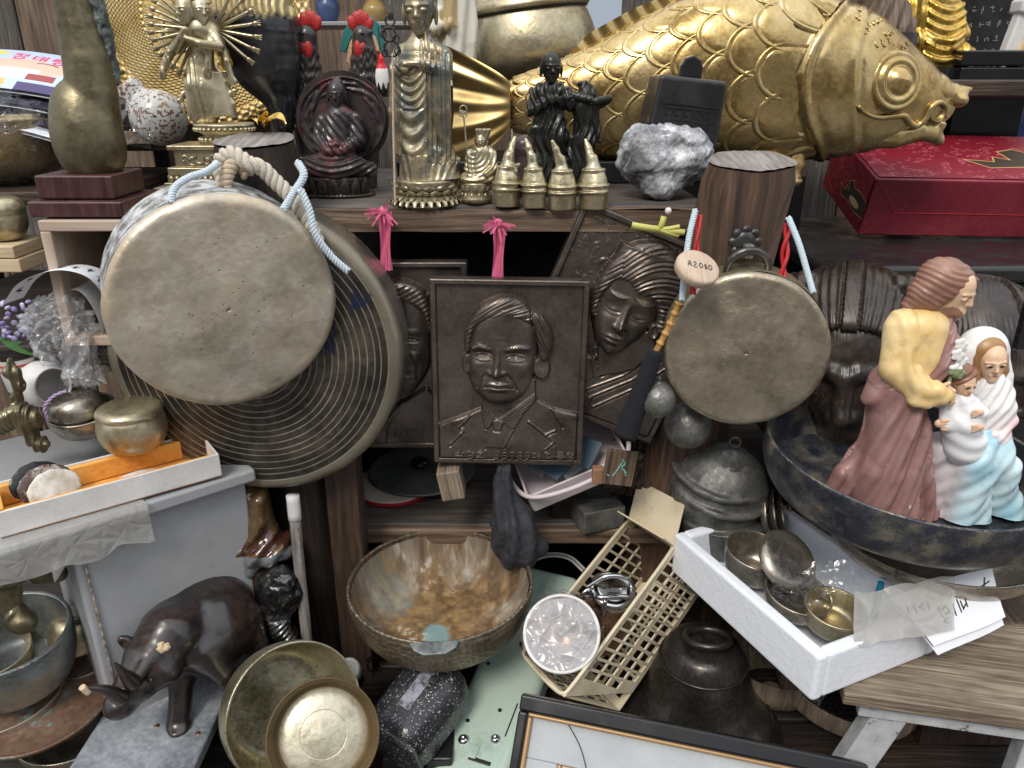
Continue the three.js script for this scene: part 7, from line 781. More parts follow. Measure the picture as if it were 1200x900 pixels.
{ // magazines, papers and wrapped bowls far left
  const cv = document.createElement('canvas'); cv.width = 256; cv.height = 200; const g = cv.getContext('2d'); g.fillStyle = '#b9cbe0'; g.fillRect(0, 0, 256, 200); g.fillStyle = '#e9b9a4'; g.beginPath(); g.ellipse(140, 95, 90, 36, 0.1, 0, 7); g.fill(); g.fillStyle = '#c8303a'; g.fillRect(0, 80, 60, 60); g.beginPath(); g.ellipse(125, 118, 26, 7, 0, 0, 7); g.fill(); g.fillStyle = '#dfe3ea'; g.fillRect(60, 110, 110, 45); g.fillStyle = '#9a2f33'; g.fillRect(150, 130, 60, 26); g.strokeStyle = '#2c2a2a'; g.lineWidth = 4; g.beginPath(); g.moveTo(150, 76); g.quadraticCurveTo(172, 66, 198, 80); g.stroke(); g.strokeStyle = '#d94a74'; g.lineWidth = 6; const S = (k, x, y, w, h) => GL[k].forEach(pl => { g.beginPath(); pl.forEach((p, i) => i ? g.lineTo(x + p[0] * w, y + p[1] * h) : g.moveTo(x + p[0] * w, y + p[1] * h)); g.stroke(); }); S('jeong', 80, 22, 40, 38); S('dae', 128, 26, 36, 36); S('ryeong', 172, 30, 36, 38); g.fillStyle = '#e8d43e'; g.beginPath(); g.ellipse(45, 22, 24, 10, 0.3, 0, 7); g.fill(); g.fillStyle = '#3b8a3a'; g.lineWidth = 5; g.strokeStyle = '#3b8a3a'; S('bak', 10, 158, 34, 34); g.strokeStyle = '#c83a2a'; S('hui', 50, 162, 34, 34); g.strokeStyle = '#e8b43e'; S('tong', 90, 164, 30, 32); g.fillStyle = '#3b2c66'; g.fillRect(140, 168, 80, 32); const tx = new THREE.CanvasTexture(cv); tx.colorSpace = THREE.SRGBColorSpace;
  const C = PZ(28, 62, 1.34); const sheetY = C.y - 0.02; const r = rng(9);
  const names2 = ['glossy magazine with a pink titled cover on the paper pile', 'dark magazine under the pink titled one', 'bent magazine with navy cover in the paper pile', 'pale newspaper sheet at the bottom of the paper pile'];
  for (let i = 0; i < 4; i++) { const o = thing('magazine', names2[i], 'magazine', V(C.x + (r() - 0.5) * 0.02 - i * 0.004, sheetY - i * 0.016, C.z + 0.01 * i)); const gg = grid(14, 10, (u, v) => V((u - 0.5) * 0.17, -(u * u) * 0.022 + 0.006 * Math.sin(v * 3 + i), (v - 0.5) * 0.16)); const I = gg.index.array; for (let k = 0; k < I.length; k += 3) { const q = I[k]; I[k] = I[k + 1]; I[k + 1] = q; } const uv = gg.attributes.uv; for (let k = 0; k < uv.count; k++) uv.setY(k, 1 - uv.getY(k)); gg.computeVertexNormals(); const low = gg.clone().translate(0, -0.006, 0); part('cover', keep(gg), i ? (i === 3 ? M.paper : M.magDark ||= mat({ color: [0.03, 0.03, 0.045], rough: 0.35 })) : new THREE.MeshStandardMaterial({ map: tx, roughness: 0.3, side: THREE.DoubleSide }), o); part('pages', low, M.paper, o); o.rotation.set(0.35, 0.12 - i * 0.06, -0.05); }
  const b = frame(30, 215, 1.28), k = b.s; const W = thing('wrapped_brass_basin', 'large brass basin wrapped in clear plastic at the far left', 'bowl', b.base); part('basin', lathe([[0, 0], [40 * k, 0], [70 * k, 26 * k], [76 * k, 70 * k], [74 * k, 78 * k], [72 * k, 70 * k], [64 * k, 26 * k], [36 * k, 5 * k], [0, 4 * k]], 48).translate(-30 * k, 0, -20 * k), M.brassDeep, W); const wr = new Sculpt(); wr.ell([-24 * k, 50 * k, -18 * k], [88 * k, 62 * k, 80 * k], 0); part('plastic_wrap', wr.mesh(3 * k, { disp: (x, y, z) => (Math.abs(fbm3(x * 26, y * 26, z * 26) - 0.5)) * -22 * k + (vn3(x * 60, y * 60, z * 60) - 0.5) * 6 * k }), M.film, W);
  const rk = thing('left_back_rack', 'dark wooden rack carrying the magazines at the far left', 'rack', V(-0.86, 0, -1.42)); part('rack_board', grainX(rbox(0.44, 0.02, 0.3, 0.003).translate(0, sheetY - 0.085, 0)), M.woodDark, rk); part('rack_board', grainX(rbox(0.44, 0.02, 0.34, 0.003).translate(0, b.base.y - 0.011, 0.06)), M.woodDark, rk); for (const x of [-0.2, 0.19]) part('rack_post', rbox(0.03, sheetY - 0.1, 0.03).translate(x, (sheetY - 0.1) / 2, -0.12), M.woodDark, rk); for (let i = 0; i < 5; i++) part('rack_bar', grainX(rbox(0.5, 0.012, 0.02, 0.003).translate(0.25, b.base.y + 0.04 + i * 0.035, -0.05)), i % 2 ? M.iron : M.woodShelf, rk);
  const c = frame(10, 280, 1.16), q = c.s; const L = thing('lidded_brass_bowl', 'lidded brass rice bowl on a pale wood block', 'bowl', c.base); part('bowl', lathe(smooth([[0, 0], [14, 0], [22, 10], [25, 22], [24, 30]].map(p => [p[0] * q, p[1] * q]), 20), 40), M.brass, L); part('lid', lathe(smooth([[24.6, 30], [25, 36], [20, 46], [8, 50], [0, 51]].map(p => [p[0] * q, p[1] * q]), 18), 40), M.brass, L);
  const bl = thing('pale_wood_block', 'stacked pale wooden block under the lidded rice bowl', 'wood block', V(c.base.x - 0.01, c.base.y - 0.041, c.base.z)); part('block', grainX(rbox(0.085, 0.018, 0.09, 0.002).translate(0, 0.03, 0)), M.woodPine, bl); part('block', grainX(rbox(0.09, 0.02, 0.09, 0.002).translate(0.002, 0.01, 0)), M.woodPine, bl);
  const pz = thing('plastic_sheet', 'crumpled clear plastic beside the speckled vase', 'plastic', PZ(150, 175, 1.2)), kk = SC(150, 175, 1.2); part('sheet', grid(16, 16, (u, v) => V((u - 0.5) * 60 * kk, v * 60 * kk + 8 * kk * vn3(u * 5, v * 5, 1), (vn3(u * 6, v * 6, 3) - 0.5) * 30 * kk - v * 10 * kk)), M.film, pz); }
{ // bag with paper sheet, flowers, lamp parts, jars left of the gongs
  const y0 = 0.93;
  const o = thing('bagged_paper_roll', 'rolled white handwritten paper in a clear plastic bag', 'plastic bag', PZ(85, 470, 0.98)), w = G3(o.position); 
  const cv = document.createElement('canvas'); cv.width = 256; cv.height = 64; const g = cv.getContext('2d'); g.fillStyle = '#e6eaf0'; g.fillRect(0, 0, 256, 64); g.strokeStyle = '#1a1c20'; g.lineWidth = 3; const r = rng(2); for (let i = 0; i < 9; i++) { const x = 16 + i * 26, y = 22 + r() * 14; g.beginPath(); g.moveTo(x, y); g.lineTo(x + 12, y + r() * 10); g.moveTo(x + 4, y - 8); g.lineTo(x + 6 + r() * 6, y + 14); g.moveTo(x + 12, y - 4); g.lineTo(x + 8, y + 8); g.stroke(); } const tx = new THREE.CanvasTexture(cv); tx.colorSpace = THREE.SRGBColorSpace;
  const rim = [[14, 352], [28, 330], [52, 318], [80, 316], [104, 326], [120, 350], [128, 390]]; const band = grid(40, 6, (u, v) => { const c = new THREE.CatmullRomCurve3(rim.map(([a, b]) => V(...w(a, b, 0.98)))); return c.getPoint(u).add(V(0, -0.003 * v, -0.045 * v + 0.02 - 0.03 * u)); }); part('paper_roll', keep(band), new THREE.MeshStandardMaterial({ map: tx, roughness: 0.7, side: THREE.DoubleSide }), o);
  const inn = grid(24, 8, (u, v) => { const c = new THREE.CatmullRomCurve3([[60, 352], [90, 340], [114, 372], [124, 440]].map(([a, b]) => V(...w(a, b, 1.0)))); return c.getPoint(u).add(V(0, 0, -0.05 * v)); }); part('paper_inner', inn, M.paper, o);
  const B = new Sculpt(), c1 = w(70, 385, 1.0), s = SC(70, 385, 1.0); B.ell(c1, [60 * s, 62 * s, 46 * s], 10 * s).ell(w(100, 435, 1.0), [40 * s, 40 * s, 36 * s], 14 * s); part('plastic_bag', B.mesh(2.4 * s, { disp: (x, y, z) => -crease3(x * 17 + vn3(x * 20, y * 20, z * 20), y * 17, z * 17) * 26 * s - crease3(x * 45, y * 45 + 3, z * 45) * 7 * s + 8 * s }), M.bag, o);
  const bg = grid(14, 14, (u, v) => V(...w(76 + u * 34, 386 + v * 52, 0.95)).add(V(0, 0, 0.02 * vn3(u * 5, v * 5, 2)))); part('bag_tail', bg, M.bag, o);
  // white jar, wrapped bowls
  const j = thing('white_jar', 'white glazed jar lying with its dark mouth showing', 'jar', PZ(42, 478, 0.98)), k = SC(42, 478, 0.98); const jr = part('jar_body', lathe(smooth([[0, -40], [22, -38], [34, -20], [36, 0], [33, 22], [28, 30], [29, 34], [26, 33], [30, 20], [32, 0], [28, -20], [0, -34]].map(p => [p[0] * k * 0.75, p[1] * k * 0.75]), 40), 40), M.white, j); jr.position.set(0.01, 27 * k, -0.01); jr.quaternion.copy(qTo(V(0.85, 0.1, 0.5)));
  bowl('wrapped_bowl', 'brass bowl in clear film beside the white jar', 'bowl', 96, 480, 0.985, { R: 0.046, H: 0.034, foot: 0.02, t: 0.003 }, M.silverBowl, V(0, 1, 0.15)); bowl('wrapped_bowl', 'upturned brass bowl stacked on the bowl beside the white jar', 'bowl', 92, 484, 0.985, { R: 0.038, H: 0.03, foot: 0.015, t: 0.003 }, M.silverBowl, V(0.1, -1, -0.1)); ropeThing('lilac_cord', 'lilac cord looped over the wrapped bowls', [[78, 458, 0.96], [62, 465, 0.95], [52, 478, 0.945], [56, 494, 0.94]], 0.0022, 2, 4, mat({ color: [0.5, 0.38, 0.6], rough: 0.6 }));
  // brass pot
  const pt = thing('brass_pot', 'shiny small brass pot with rolled rim behind the orange box', 'pot', PZ(160, 524, 0.96)), q = SC(160, 524, 0.96); part('pot_body', lathe(smooth([[0, 0], [24, 0], [34, 10], [38, 26], [36, 40], [34, 44]].map(p => [p[0] * q, p[1] * q]), 24), 48), M.brass, pt); part('pot_lid', lathe(smooth([[36, 44], [36.5, 47], [33, 52], [16, 56], [0, 57]].map(p => [p[0] * q, p[1] * q]), 20), 48), M.brass, pt);
  // lamp parts: dark brass candlestick lying, flowers
  const f = frame(30, 520, 0.93), lp = thing('cast_lamp_arm', 'ornate dark brass lamp arm lying at the far left', 'lamp part', f.base), S = new Sculpt(), p = f.p, z = f.s; S.chain([p(-4, 500, 0), p(30, 480, 8)], [11 * z, 12 * z], 4 * z).ell(p(38, 488, 8), [14 * z, 16 * z, 12 * z], 4 * z).chain([p(38, 500, 8), p(46, 512, 10), p(54, 516, 10)], [8 * z, 7 * z, 9 * z], 4 * z).chain([p(20, 470, 0), p(22, 452, 0), p(14, 436, 0), p(12, 424, 0)], [6 * z, 5 * z, 8 * z, 4 * z], 4 * z).ell(p(24, 452, 0), [7 * z, 6 * z, 6 * z], 3 * z); part('casting', S.mesh(1.3 * z, { disp: (x, y, z2) => 1.5 * z * Math.sin(f.q(x, y)[0] * 0.9) + (fbm3(x * 60, y * 60, z2 * 60) - 0.5) * 3 * z }), M.abstract, lp);
  const fl = thing('artificial_flowers', 'small purple artificial flowers with a green leaf', 'flowers', PZ(15, 400, 1.02)), e = SC(15, 400, 1.02), rr = rng(6), pu = mat({ color: [0.24, 0.2, 0.42], rough: 0.6 }), pw = mat({ color: [0.5, 0.48, 0.62], rough: 0.6 }); const bl = new THREE.SphereGeometry(3.6 * e, 8, 6).scale(1, 0.6, 1); for (let i = 0; i < 46; i++) part('blossom', boxUV(bl.clone().rotateX(rr() * 3).rotateZ(rr() * 3)), i % 3 ? pu : pw, fl).position.set((rr() - 0.5) * 52 * e, (rr()) * 46 * e, (rr() - 0.5) * 40 * e); part('leaf', grid(8, 8, (u, v) => V((v * 46 - 6) * e, (12 - v * 26) * e, 16 * e + (u - 0.5) * 2 * 12 * e * Math.sin(v * 3.1))), mat({ color: [0.06, 0.16, 0.04], rough: 0.5, side: THREE.DoubleSide }), fl); part('stem', taper([V(0, 10 * e, 0), V(4 * e, -30 * e, 0), V(2 * e, -72 * e, 0)], 1.6 * e, 12, 6), M.woodDark, fl);
  const cr = thing('striped_cup', 'white cup with red stripes under the flowers', 'cup', PZ(28, 455, 1.0)), cw = SC(28, 455, 1.0); part('cup', lathe([[0, 0], [16 * cw, 0], [22 * cw, 40 * cw], [20 * cw, 40 * cw], [14 * cw, 3 * cw], [0, 3 * cw]], 32), M.white, cr); for (const y of [26, 34]) part('stripe', new THREE.TorusGeometry((16 + y * 0.15) * cw, 1.2 * cw, 6, 32).rotateX(Math.PI / 2).translate(0, y * cw, 0), M.redPaint, cr); }
{ // grey cabinet with slab and orange-lined box
  const A = V(-0.563, 0, -0.83), Bp = V(-0.385, 0, -0.978), dir = Bp.clone().sub(A), L = dir.length(), yaw = Math.atan2(-dir.z, dir.x), top = 0.93;
  const o = thing('grey_cabinet', 'grey painted metal cabinet with taped top under the long box', 'cabinet', V(A.x, TBL, A.z)); o.rotation.y = yaw;
  part('cabinet_body', rbox(L, top - TBL - 0.022, 0.26, 0.006).translate(L / 2, (top - TBL - 0.022) / 2, -0.13), M.greyPaint, o); part('cabinet_top', rbox(L + 0.12, 0.02, 0.34, 0.005).translate(L / 2 - 0.05, top - TBL - 0.0115, -0.15), M.greyPaint, o); part('rust_trim', rbox(0.0035, top - TBL - 0.03, 0.004, 0.001).translate(0.012, (top - TBL) / 2, 0.0015), mat({ map: blotchTex([[0, 0.1, 0.055, 0.03], [0.5, 0.26, 0.2, 0.15], [1, 0.42, 0.42, 0.42]], 631, 14, 3), rough: 0.9, tile: 0.1 }), o);
  const tp = grid(40, 10, (u, v) => { const x = -0.11 + u * 0.2, d = v; return d < 0.5 ? V(x, top - TBL + 0.002 + 0.001 * vn3(u * 20, v * 9, 1), -0.05 + d * 0.104) : V(x + 0.004 * Math.sin(u * 20), top - TBL + 0.001 - (d - 0.5) * 2 * (0.03 + 0.03 * vn3(u * 6, 1, 5)), 0.0235 + 0.004 * vn3(u * 14, v * 6, 2)); }); part('tape_wrap', tp, M.tape, o);
  const bx = thing('orange_lined_box', 'long white cardboard box with orange lining holding flat stones', 'box', V(-0.612, top + 0.003, -0.785)); bx.rotation.y = yaw - 0.06; const BL = 0.262, BW = 0.088, BH = 0.034, t = 0.003; part('box_floor', rbox(BL, t, BW, 0.001).translate(BL / 2, t / 2, -BW / 2), M.orange, bx);
  for (const [w, d, x, z] of [[BL, t, BL / 2, -t / 2], [BL, t, BL / 2, -BW + t / 2], [t, BW - 2 * t, t / 2, -BW / 2], [t, BW - 2 * t, BL - t / 2, -BW / 2]]) part('box_wall', rbox(w, BH, d, 0.001).translate(x, BH / 2, z), M.white, bx); for (const [w, d, x, z] of [[BL - 0.02, 0.008, BL / 2, -t - 0.004], [BL - 0.02, 0.008, BL / 2, -BW + t + 0.004], [0.008, BW - 0.03, t + 0.004, -BW / 2]]) part('lining', rbox(w, BH - 0.006, d, 0.002).translate(x, (BH - 0.004) / 2 + t, z), M.orange, bx);
  part('printed_label', rbox(0.0006, 0.014, 0.024, 0.0002).translate(-0.0005, 0.019, -0.05), M.paper, bx);
  const bp = V(0, 0, 0); const stone = (nm, lab, x, z, r, th, rotz, m) => { const S = new Sculpt(); S.ell([0, 0, 0], [r, th, r * 0.75], 0.001); const g = S.mesh(r / 14, { disp: (a, b, c) => (fbm3(a * 90, b * 90, c * 90) - 0.5) * r * 0.12 }); const q = solo(nm, lab, 'stone', g, m, bx.localToWorld(V(x, 0.032, z))); q.rotation.set(0, bx.rotation.y + 0.3, rotz, 'YXZ'); q.rotation.x = 1.15; }; bx.updateMatrixWorld();
  const sw = mat({ map: blotchTex([[0, 0.45, 0.4, 0.3], [0.6, 0.68, 0.66, 0.6], [1, 0.74, 0.73, 0.7]], 641, 6, 2), rough: 0.4, tile: 0.08 }), sb = mat({ map: blotchTex([[0, 0.04, 0.025, 0.02], [0.7, 0.1, 0.06, 0.045], [1, 0.5, 0.45, 0.4]], 643, 6, 2), rough: 0.35, tile: 0.1 }); stone('flat_stone', 'dark grey flat oval stone in the orange box', 0.052, -0.064, 0.034, 0.0045, 0, M.black); stone('flat_stone', 'brown banded flat stone in the orange box', 0.06, -0.047, 0.035, 0.0045, 0, sb); stone('flat_stone', 'cream flat shell stone in the orange box', 0.067, -0.03, 0.033, 0.004, 0, sw); { const q = solo('flat_stone', 'mottled white flat stone lying alone in the orange box', 'stone', (() => { const S = new Sculpt(); S.ell([0, 0, 0], [0.028, 0.006, 0.014], 0.001); return S.mesh(0.002); })(), sw, bx.localToWorld(V(0.165, 0.013, -0.04))); q.rotation.y = bx.rotation.y; }
  const hn = frame(68, 655, 0.8), h = solo('white_horn_tip', 'small white horn tip poking out under the taped slab', 'horn', taper([V(0, 0, 0), V(-0.006, -0.016, 0.004), V(-0.013, -0.036, 0.006)], t2 => lerp(0.0105, 0.0008, Math.pow(t2, 1.3)), 20, 14), M.white, PZ(72, 651, 0.83)); }
{ // dark bronze phallic handle / spout resting in the basin
  const f = frame(20, 700, 0.84), w = f.p, s = f.s, S = new Sculpt(); S.ell(w(-2, 668, 0), [34 * s, 28 * s, 26 * s], 4 * s).chain([w(10, 690, 4), w(18, 708, 8), w(34, 720, 12)], [16 * s, 12 * s, 14 * s], 8 * s).ell(w(34, 721, 14), [17 * s, 13 * s, 13 * s], 5 * s).torus(w(24, 714, 10), [0.8, -0.5, 0.2], 12 * s, 3 * s, 2 * s).chain([w(40, 680, -14), w(58, 684, -20)], [13 * s, 10 * s], 5 * s); const o = solo('bronze_spout_casting', 'knobbed bronze spout casting lying in the grey green basin', 'casting', S.mesh(1.5 * s, { disp: (x, y, z) => (fbm3(x * 30, y * 30, z * 30) - 0.5) * 4 * s }), M.abstract, f.base); }
// ---------------------------------------------------------------- bottom of the heap
{ // grey board and rhino
  const y = 0.6, o = thing('grey_board_stool', 'low stool with worn grey board top under the rhinoceros', 'stool', V(-0.503, TBL, -0.80)); part('board_top', rbox(0.165, 0.02, 0.25, 0.004).translate(0, y - TBL - 0.01, 0), M.board, o); for (const a of [-1, 1]) for (const b of [-1, 1]) part('leg', rbox(0.025, y - TBL - 0.02, 0.025).translate(a * 0.065, (y - TBL - 0.02) / 2, b * 0.1), M.woodDark, o); for (const [px, py] of [[184, 851], [232, 860]]) { const v = PY(px, py, y).sub(o.position); part('rusty_bolt', lathe([[0.0036, 0], [0.0034, 0.0014], [0, 0.002]].reverse(), 14).translate(v.x, v.y, v.z), M.copper, o); }
  const B = PZ(225, 790, 0.9); B.y = y; const r = thing('wooden_rhino', 'dark polished wooden rhinoceros with lowered head and chipped ear', 'rhinoceros carving', B), w = G3(B), S = new Sculpt(), m = (px) => px * 0.00124;
  S.ell(w(243, 722, 0.93), [m(56), m(54), m(70)], m(10), [0.25, 0.5, 0]).ell(w(206, 745, 0.89), [m(42), m(44), m(40)], m(18)).chain([w(200, 745, 0.86), w(178, 772, 0.83), w(160, 800, 0.8), w(142, 822, 0.785)], [m(36), m(30), m(22), m(16)], m(12)).ell(w(140, 828, 0.78), [m(16), m(12), m(15)], m(6)).ell(w(190, 785, 0.82), [m(22), m(18), m(20)], m(8)).chain([w(196, 735, 0.85), w(178, 768, 0.815), w(160, 795, 0.785)], [m(14), m(10), m(8)], m(6));
  S.chain([w(214, 770, 0.87), w(212, 812, 0.845), w(210, 848, 0.825)], [m(22), m(13), m(13)], m(8)).chain([w(240, 765, 0.86), w(262, 790, 0.85), w(276, 812, 0.85)], [m(22), m(13), m(11)], m(8)).chain([w(285, 730, 0.93), w(300, 755, 0.92), w(308, 790, 0.92)], [m(26), m(14), m(12)], m(8)).chain([w(262, 760, 0.97), w(268, 800, 0.97)], [m(22), m(13)], m(8)).ell(w(211, 851, 0.82), [m(13), m(6), m(16)], m(4));
  const cut = y - B.y; S.ops.push([(x, yy, z) => yy - 0.001, 0.002, 1]);
  part('body', S.mesh(0.0017, { disp: (x, yy, z) => (fbm3(x * 25, yy * 25, z * 25) - 0.5) * 0.004 }), M.woodRhino, r);
  const hn = (pts, r0, nm, mm) => part(nm, taper(pts.map(q => V(...w(...q))), t => lerp(r0, 0.0012, Math.pow(t, 1.2)), 24, 12), mm || M.woodRhino, r); hn([[156, 800, 0.775], [144, 788, 0.765], [134, 776, 0.76]], 0.011, 'horn'); hn([[144, 818, 0.765], [122, 808, 0.75], [98, 806, 0.735]], 0.011, 'horn'); part('horn_chip', taper([V(...w(104, 812, 0.738)), V(...w(96, 805, 0.734))], 0.0042, 6, 8), M.woodPine, r);
  for (const [a, b, z, t] of [[153, 755, 0.84, 0.7]]) { const E = new Sculpt(), c = w(a, b, z); E.ell(c, [m(8), m(16), m(6)], 0.002, [0, 0.3, 0.7]).ell([c[0] - 0.001, c[1], c[2] + 0.006], [m(5), m(12), m(5)], 0.002, [0, 0.3, 0.7], true).cap(c, w(166, 768, 0.85), m(5), m(8), 0.004); part('ear', E.mesh(0.0013), M.woodRhino, r); } { const E = new Sculpt(); E.ell(w(190, 758, 0.82), [m(8), m(6), m(7)], 0.001); part('chipped_ear', E.mesh(0.001, { disp: (x, yy, z) => (fbm3(x * 200, yy * 200, z * 200) - 0.5) * 0.008 }), M.woodPine, r); } for (const q of [[177, 797, 0.79], [216, 768, 0.835]]) part('eye', new THREE.SphereGeometry(m(3), 10, 8).translate(...w(...q)), M.blackGloss, r); }
{ // items between rhino and post
  const f = frame(300, 660, 1.0), p = f.p, s = f.s, o = thing('porcelain_figure', 'glazed grey and amber porcelain figure beside the log', 'figurine', V(f.base.x, f.base.y, f.base.z)), S = new Sculpt(); S.ell(p(308, 640, 0), [38 * s, 20 * s, 30 * s], 6 * s).chain([p(278, 630, 6), p(276, 650, 10), p(300, 655, 16)], [12 * s, 10 * s, 10 * s], 5 * s).chain([p(300, 640, 0), p(300, 610, 0), p(298, 585, 0)], [26 * s, 22 * s, 17 * s], 8 * s).ell(p(276, 592, 10), [11 * s, 12 * s, 12 * s], 4 * s).torus(p(274, 592, 16), [-0.3, 0.2, 1], 8 * s, 2.4 * s, 2 * s).ell(p(282, 634, 22), [12 * s, 7 * s, 8 * s], 4 * s); part('figure', S.mesh(1.4 * s, { disp: (x, y, z) => { const [a, b] = f.q(x, y); return 2.2 * s * Math.sin(a * 0.28 + b * 0.16 + Math.sin(b * 0.09) * 2) + (fbm3(x * 60, y * 60, z * 60) - 0.5) * 4 * s; }, color: (x, y, z) => { const [a, b] = f.q(x, y), n = fbm3(x * 40, y * 40, z * 40); return b > 630 + n * 10 ? [0.1 + n * 0.08, 0.11 + n * 0.08, 0.12 + n * 0.08] : a < 286 && b < 606 ? [0.14, 0.085, 0.06] : n > 0.6 ? [0.06, 0.022, 0.014] : [0.1, 0.06, 0.024]; } }), mat({ vc: true, rough: 0.15, phys: true, clearcoat: 0.7, clearcoatRoughness: 0.1 }), o); part('foot_block', new THREE.CylinderGeometry(0.03, 0.03, f.base.y - TBL, 16).translate(0, -(f.base.y - TBL) / 2, 0), M.woodDark, o);
  const g = frame(285, 700, 0.99), c = thing('brass_goblet', 'small brass goblet on a knobbed stem beside the rhinoceros', 'goblet', g.base), k = g.s; part('cup', lathe(smooth([[0, 14], [8, 14], [17, 26], [19, 44], [17, 44], [15, 28], [0, 18]].map(q => [q[0] * k, q[1] * k]), 30), 32), M.brassDeep, c); part('stem', lathe(smooth([[12, -10], [6, -4], [5, 4], [10, 9], [5, 14]].map(q => [q[0] * k, q[1] * k]), 20), 24), M.brassDeep, c); part('foot', new THREE.CylinderGeometry(0.014, 0.02, g.base.y - 0.01 - TBL, 20).translate(0, -0.01 - (g.base.y - 0.01 - TBL) / 2, 0), M.darkBell, c);
  const h = frame(335, 745, 0.97), e = thing('silver_elephant', 'blackened silver elephant figure with ridged trunk', 'elephant figure', h.base), T = new Sculpt(), q = h.p, z = h.s; T.ell(q(328, 692, 0), [26 * z, 32 * z, 24 * z], 6 * z).chain([q(326, 705, 10), q(334, 725, 20), q(348, 738, 24), q(358, 742, 24)], [17 * z, 11 * z, 7 * z, 4 * z], 6 * z).ell(q(312, 695, 6), [9 * z, 16 * z, 6 * z], 4 * z).ell(q(346, 690, 4), [8 * z, 18 * z, 6 * z], 4 * z).chain([q(318, 720, 8), q(318, 744, 12)], [8 * z, 6 * z], 4 * z); part('figure', T.mesh(1.3 * z, { disp: (x, y, zz) => { const [a, b] = h.q(x, y); return b > 712 ? 0.9 * z * Math.sin((a * 0.6 + b) * 1.1) : (fbm3(x * 60, y * 60, zz * 60) - 0.5) * 8 * z; } }), metalMat([[0, 0.02, 0.02, 0.02], [0.5, 0.07, 0.07, 0.07], [1, 0.26, 0.26, 0.26]], 0.34, 651, { f: 9 }), e); part('foot_block', new THREE.CylinderGeometry(0.03, 0.03, h.base.y - TBL, 16).translate(-0.01, -(h.base.y - TBL) / 2, 0), M.woodDark, e);
  const a = PZ(343, 580, 0.99), b = PZ(360, 760, 0.96), st = thing('wooden_stick', 'grey wooden stick with white metal ferrule against the log', 'stick', b), d = a.clone().sub(b); part('shaft', taper([V(0, -0.06, 0), d.clone().multiplyScalar(0.5), d.clone().multiplyScalar(0.86)], 0.0085, 20, 12), M.woodGreyTop, st); part('ferrule', taper([d.clone().multiplyScalar(0.85), d], 0.0098, 4, 14), M.white, st);
  const cp = thing('white_plastic_cap', 'small white ribbed plastic cap beside a metal tube', 'cap', PZ(411, 788, 0.93)), ck = SC(411, 788, 0.93); part('cap_body', lathe([[0, 0], [14 * ck, 0], [14 * ck, 16 * ck], [12 * ck, 19 * ck], [9 * ck, 19.5 * ck], [8 * ck, 17 * ck], [0, 17 * ck]], 32), M.white, cp); cp.quaternion.copy(qTo(V(0, 0.8, 0.6))); part('cap_post', new THREE.CylinderGeometry(0.012, 0.012, 0.06, 12).translate(0, -0.03, 0), M.black, cp);
  const tb = thing('metal_tube', 'short shiny metal tube with open end beside the cap', 'tube', PZ(437, 778, 0.92)); tb.quaternion.copy(qTo(V(0.1, 0.7, 0.7))); part('tube_body', lathe([[0.0105, 0.006], [0.0115, 0.004], [0.0115, -0.05], [0.0095, -0.05], [0.0095, 0.004], [0.0105, 0.006]], 24), M.chrome, tb); }
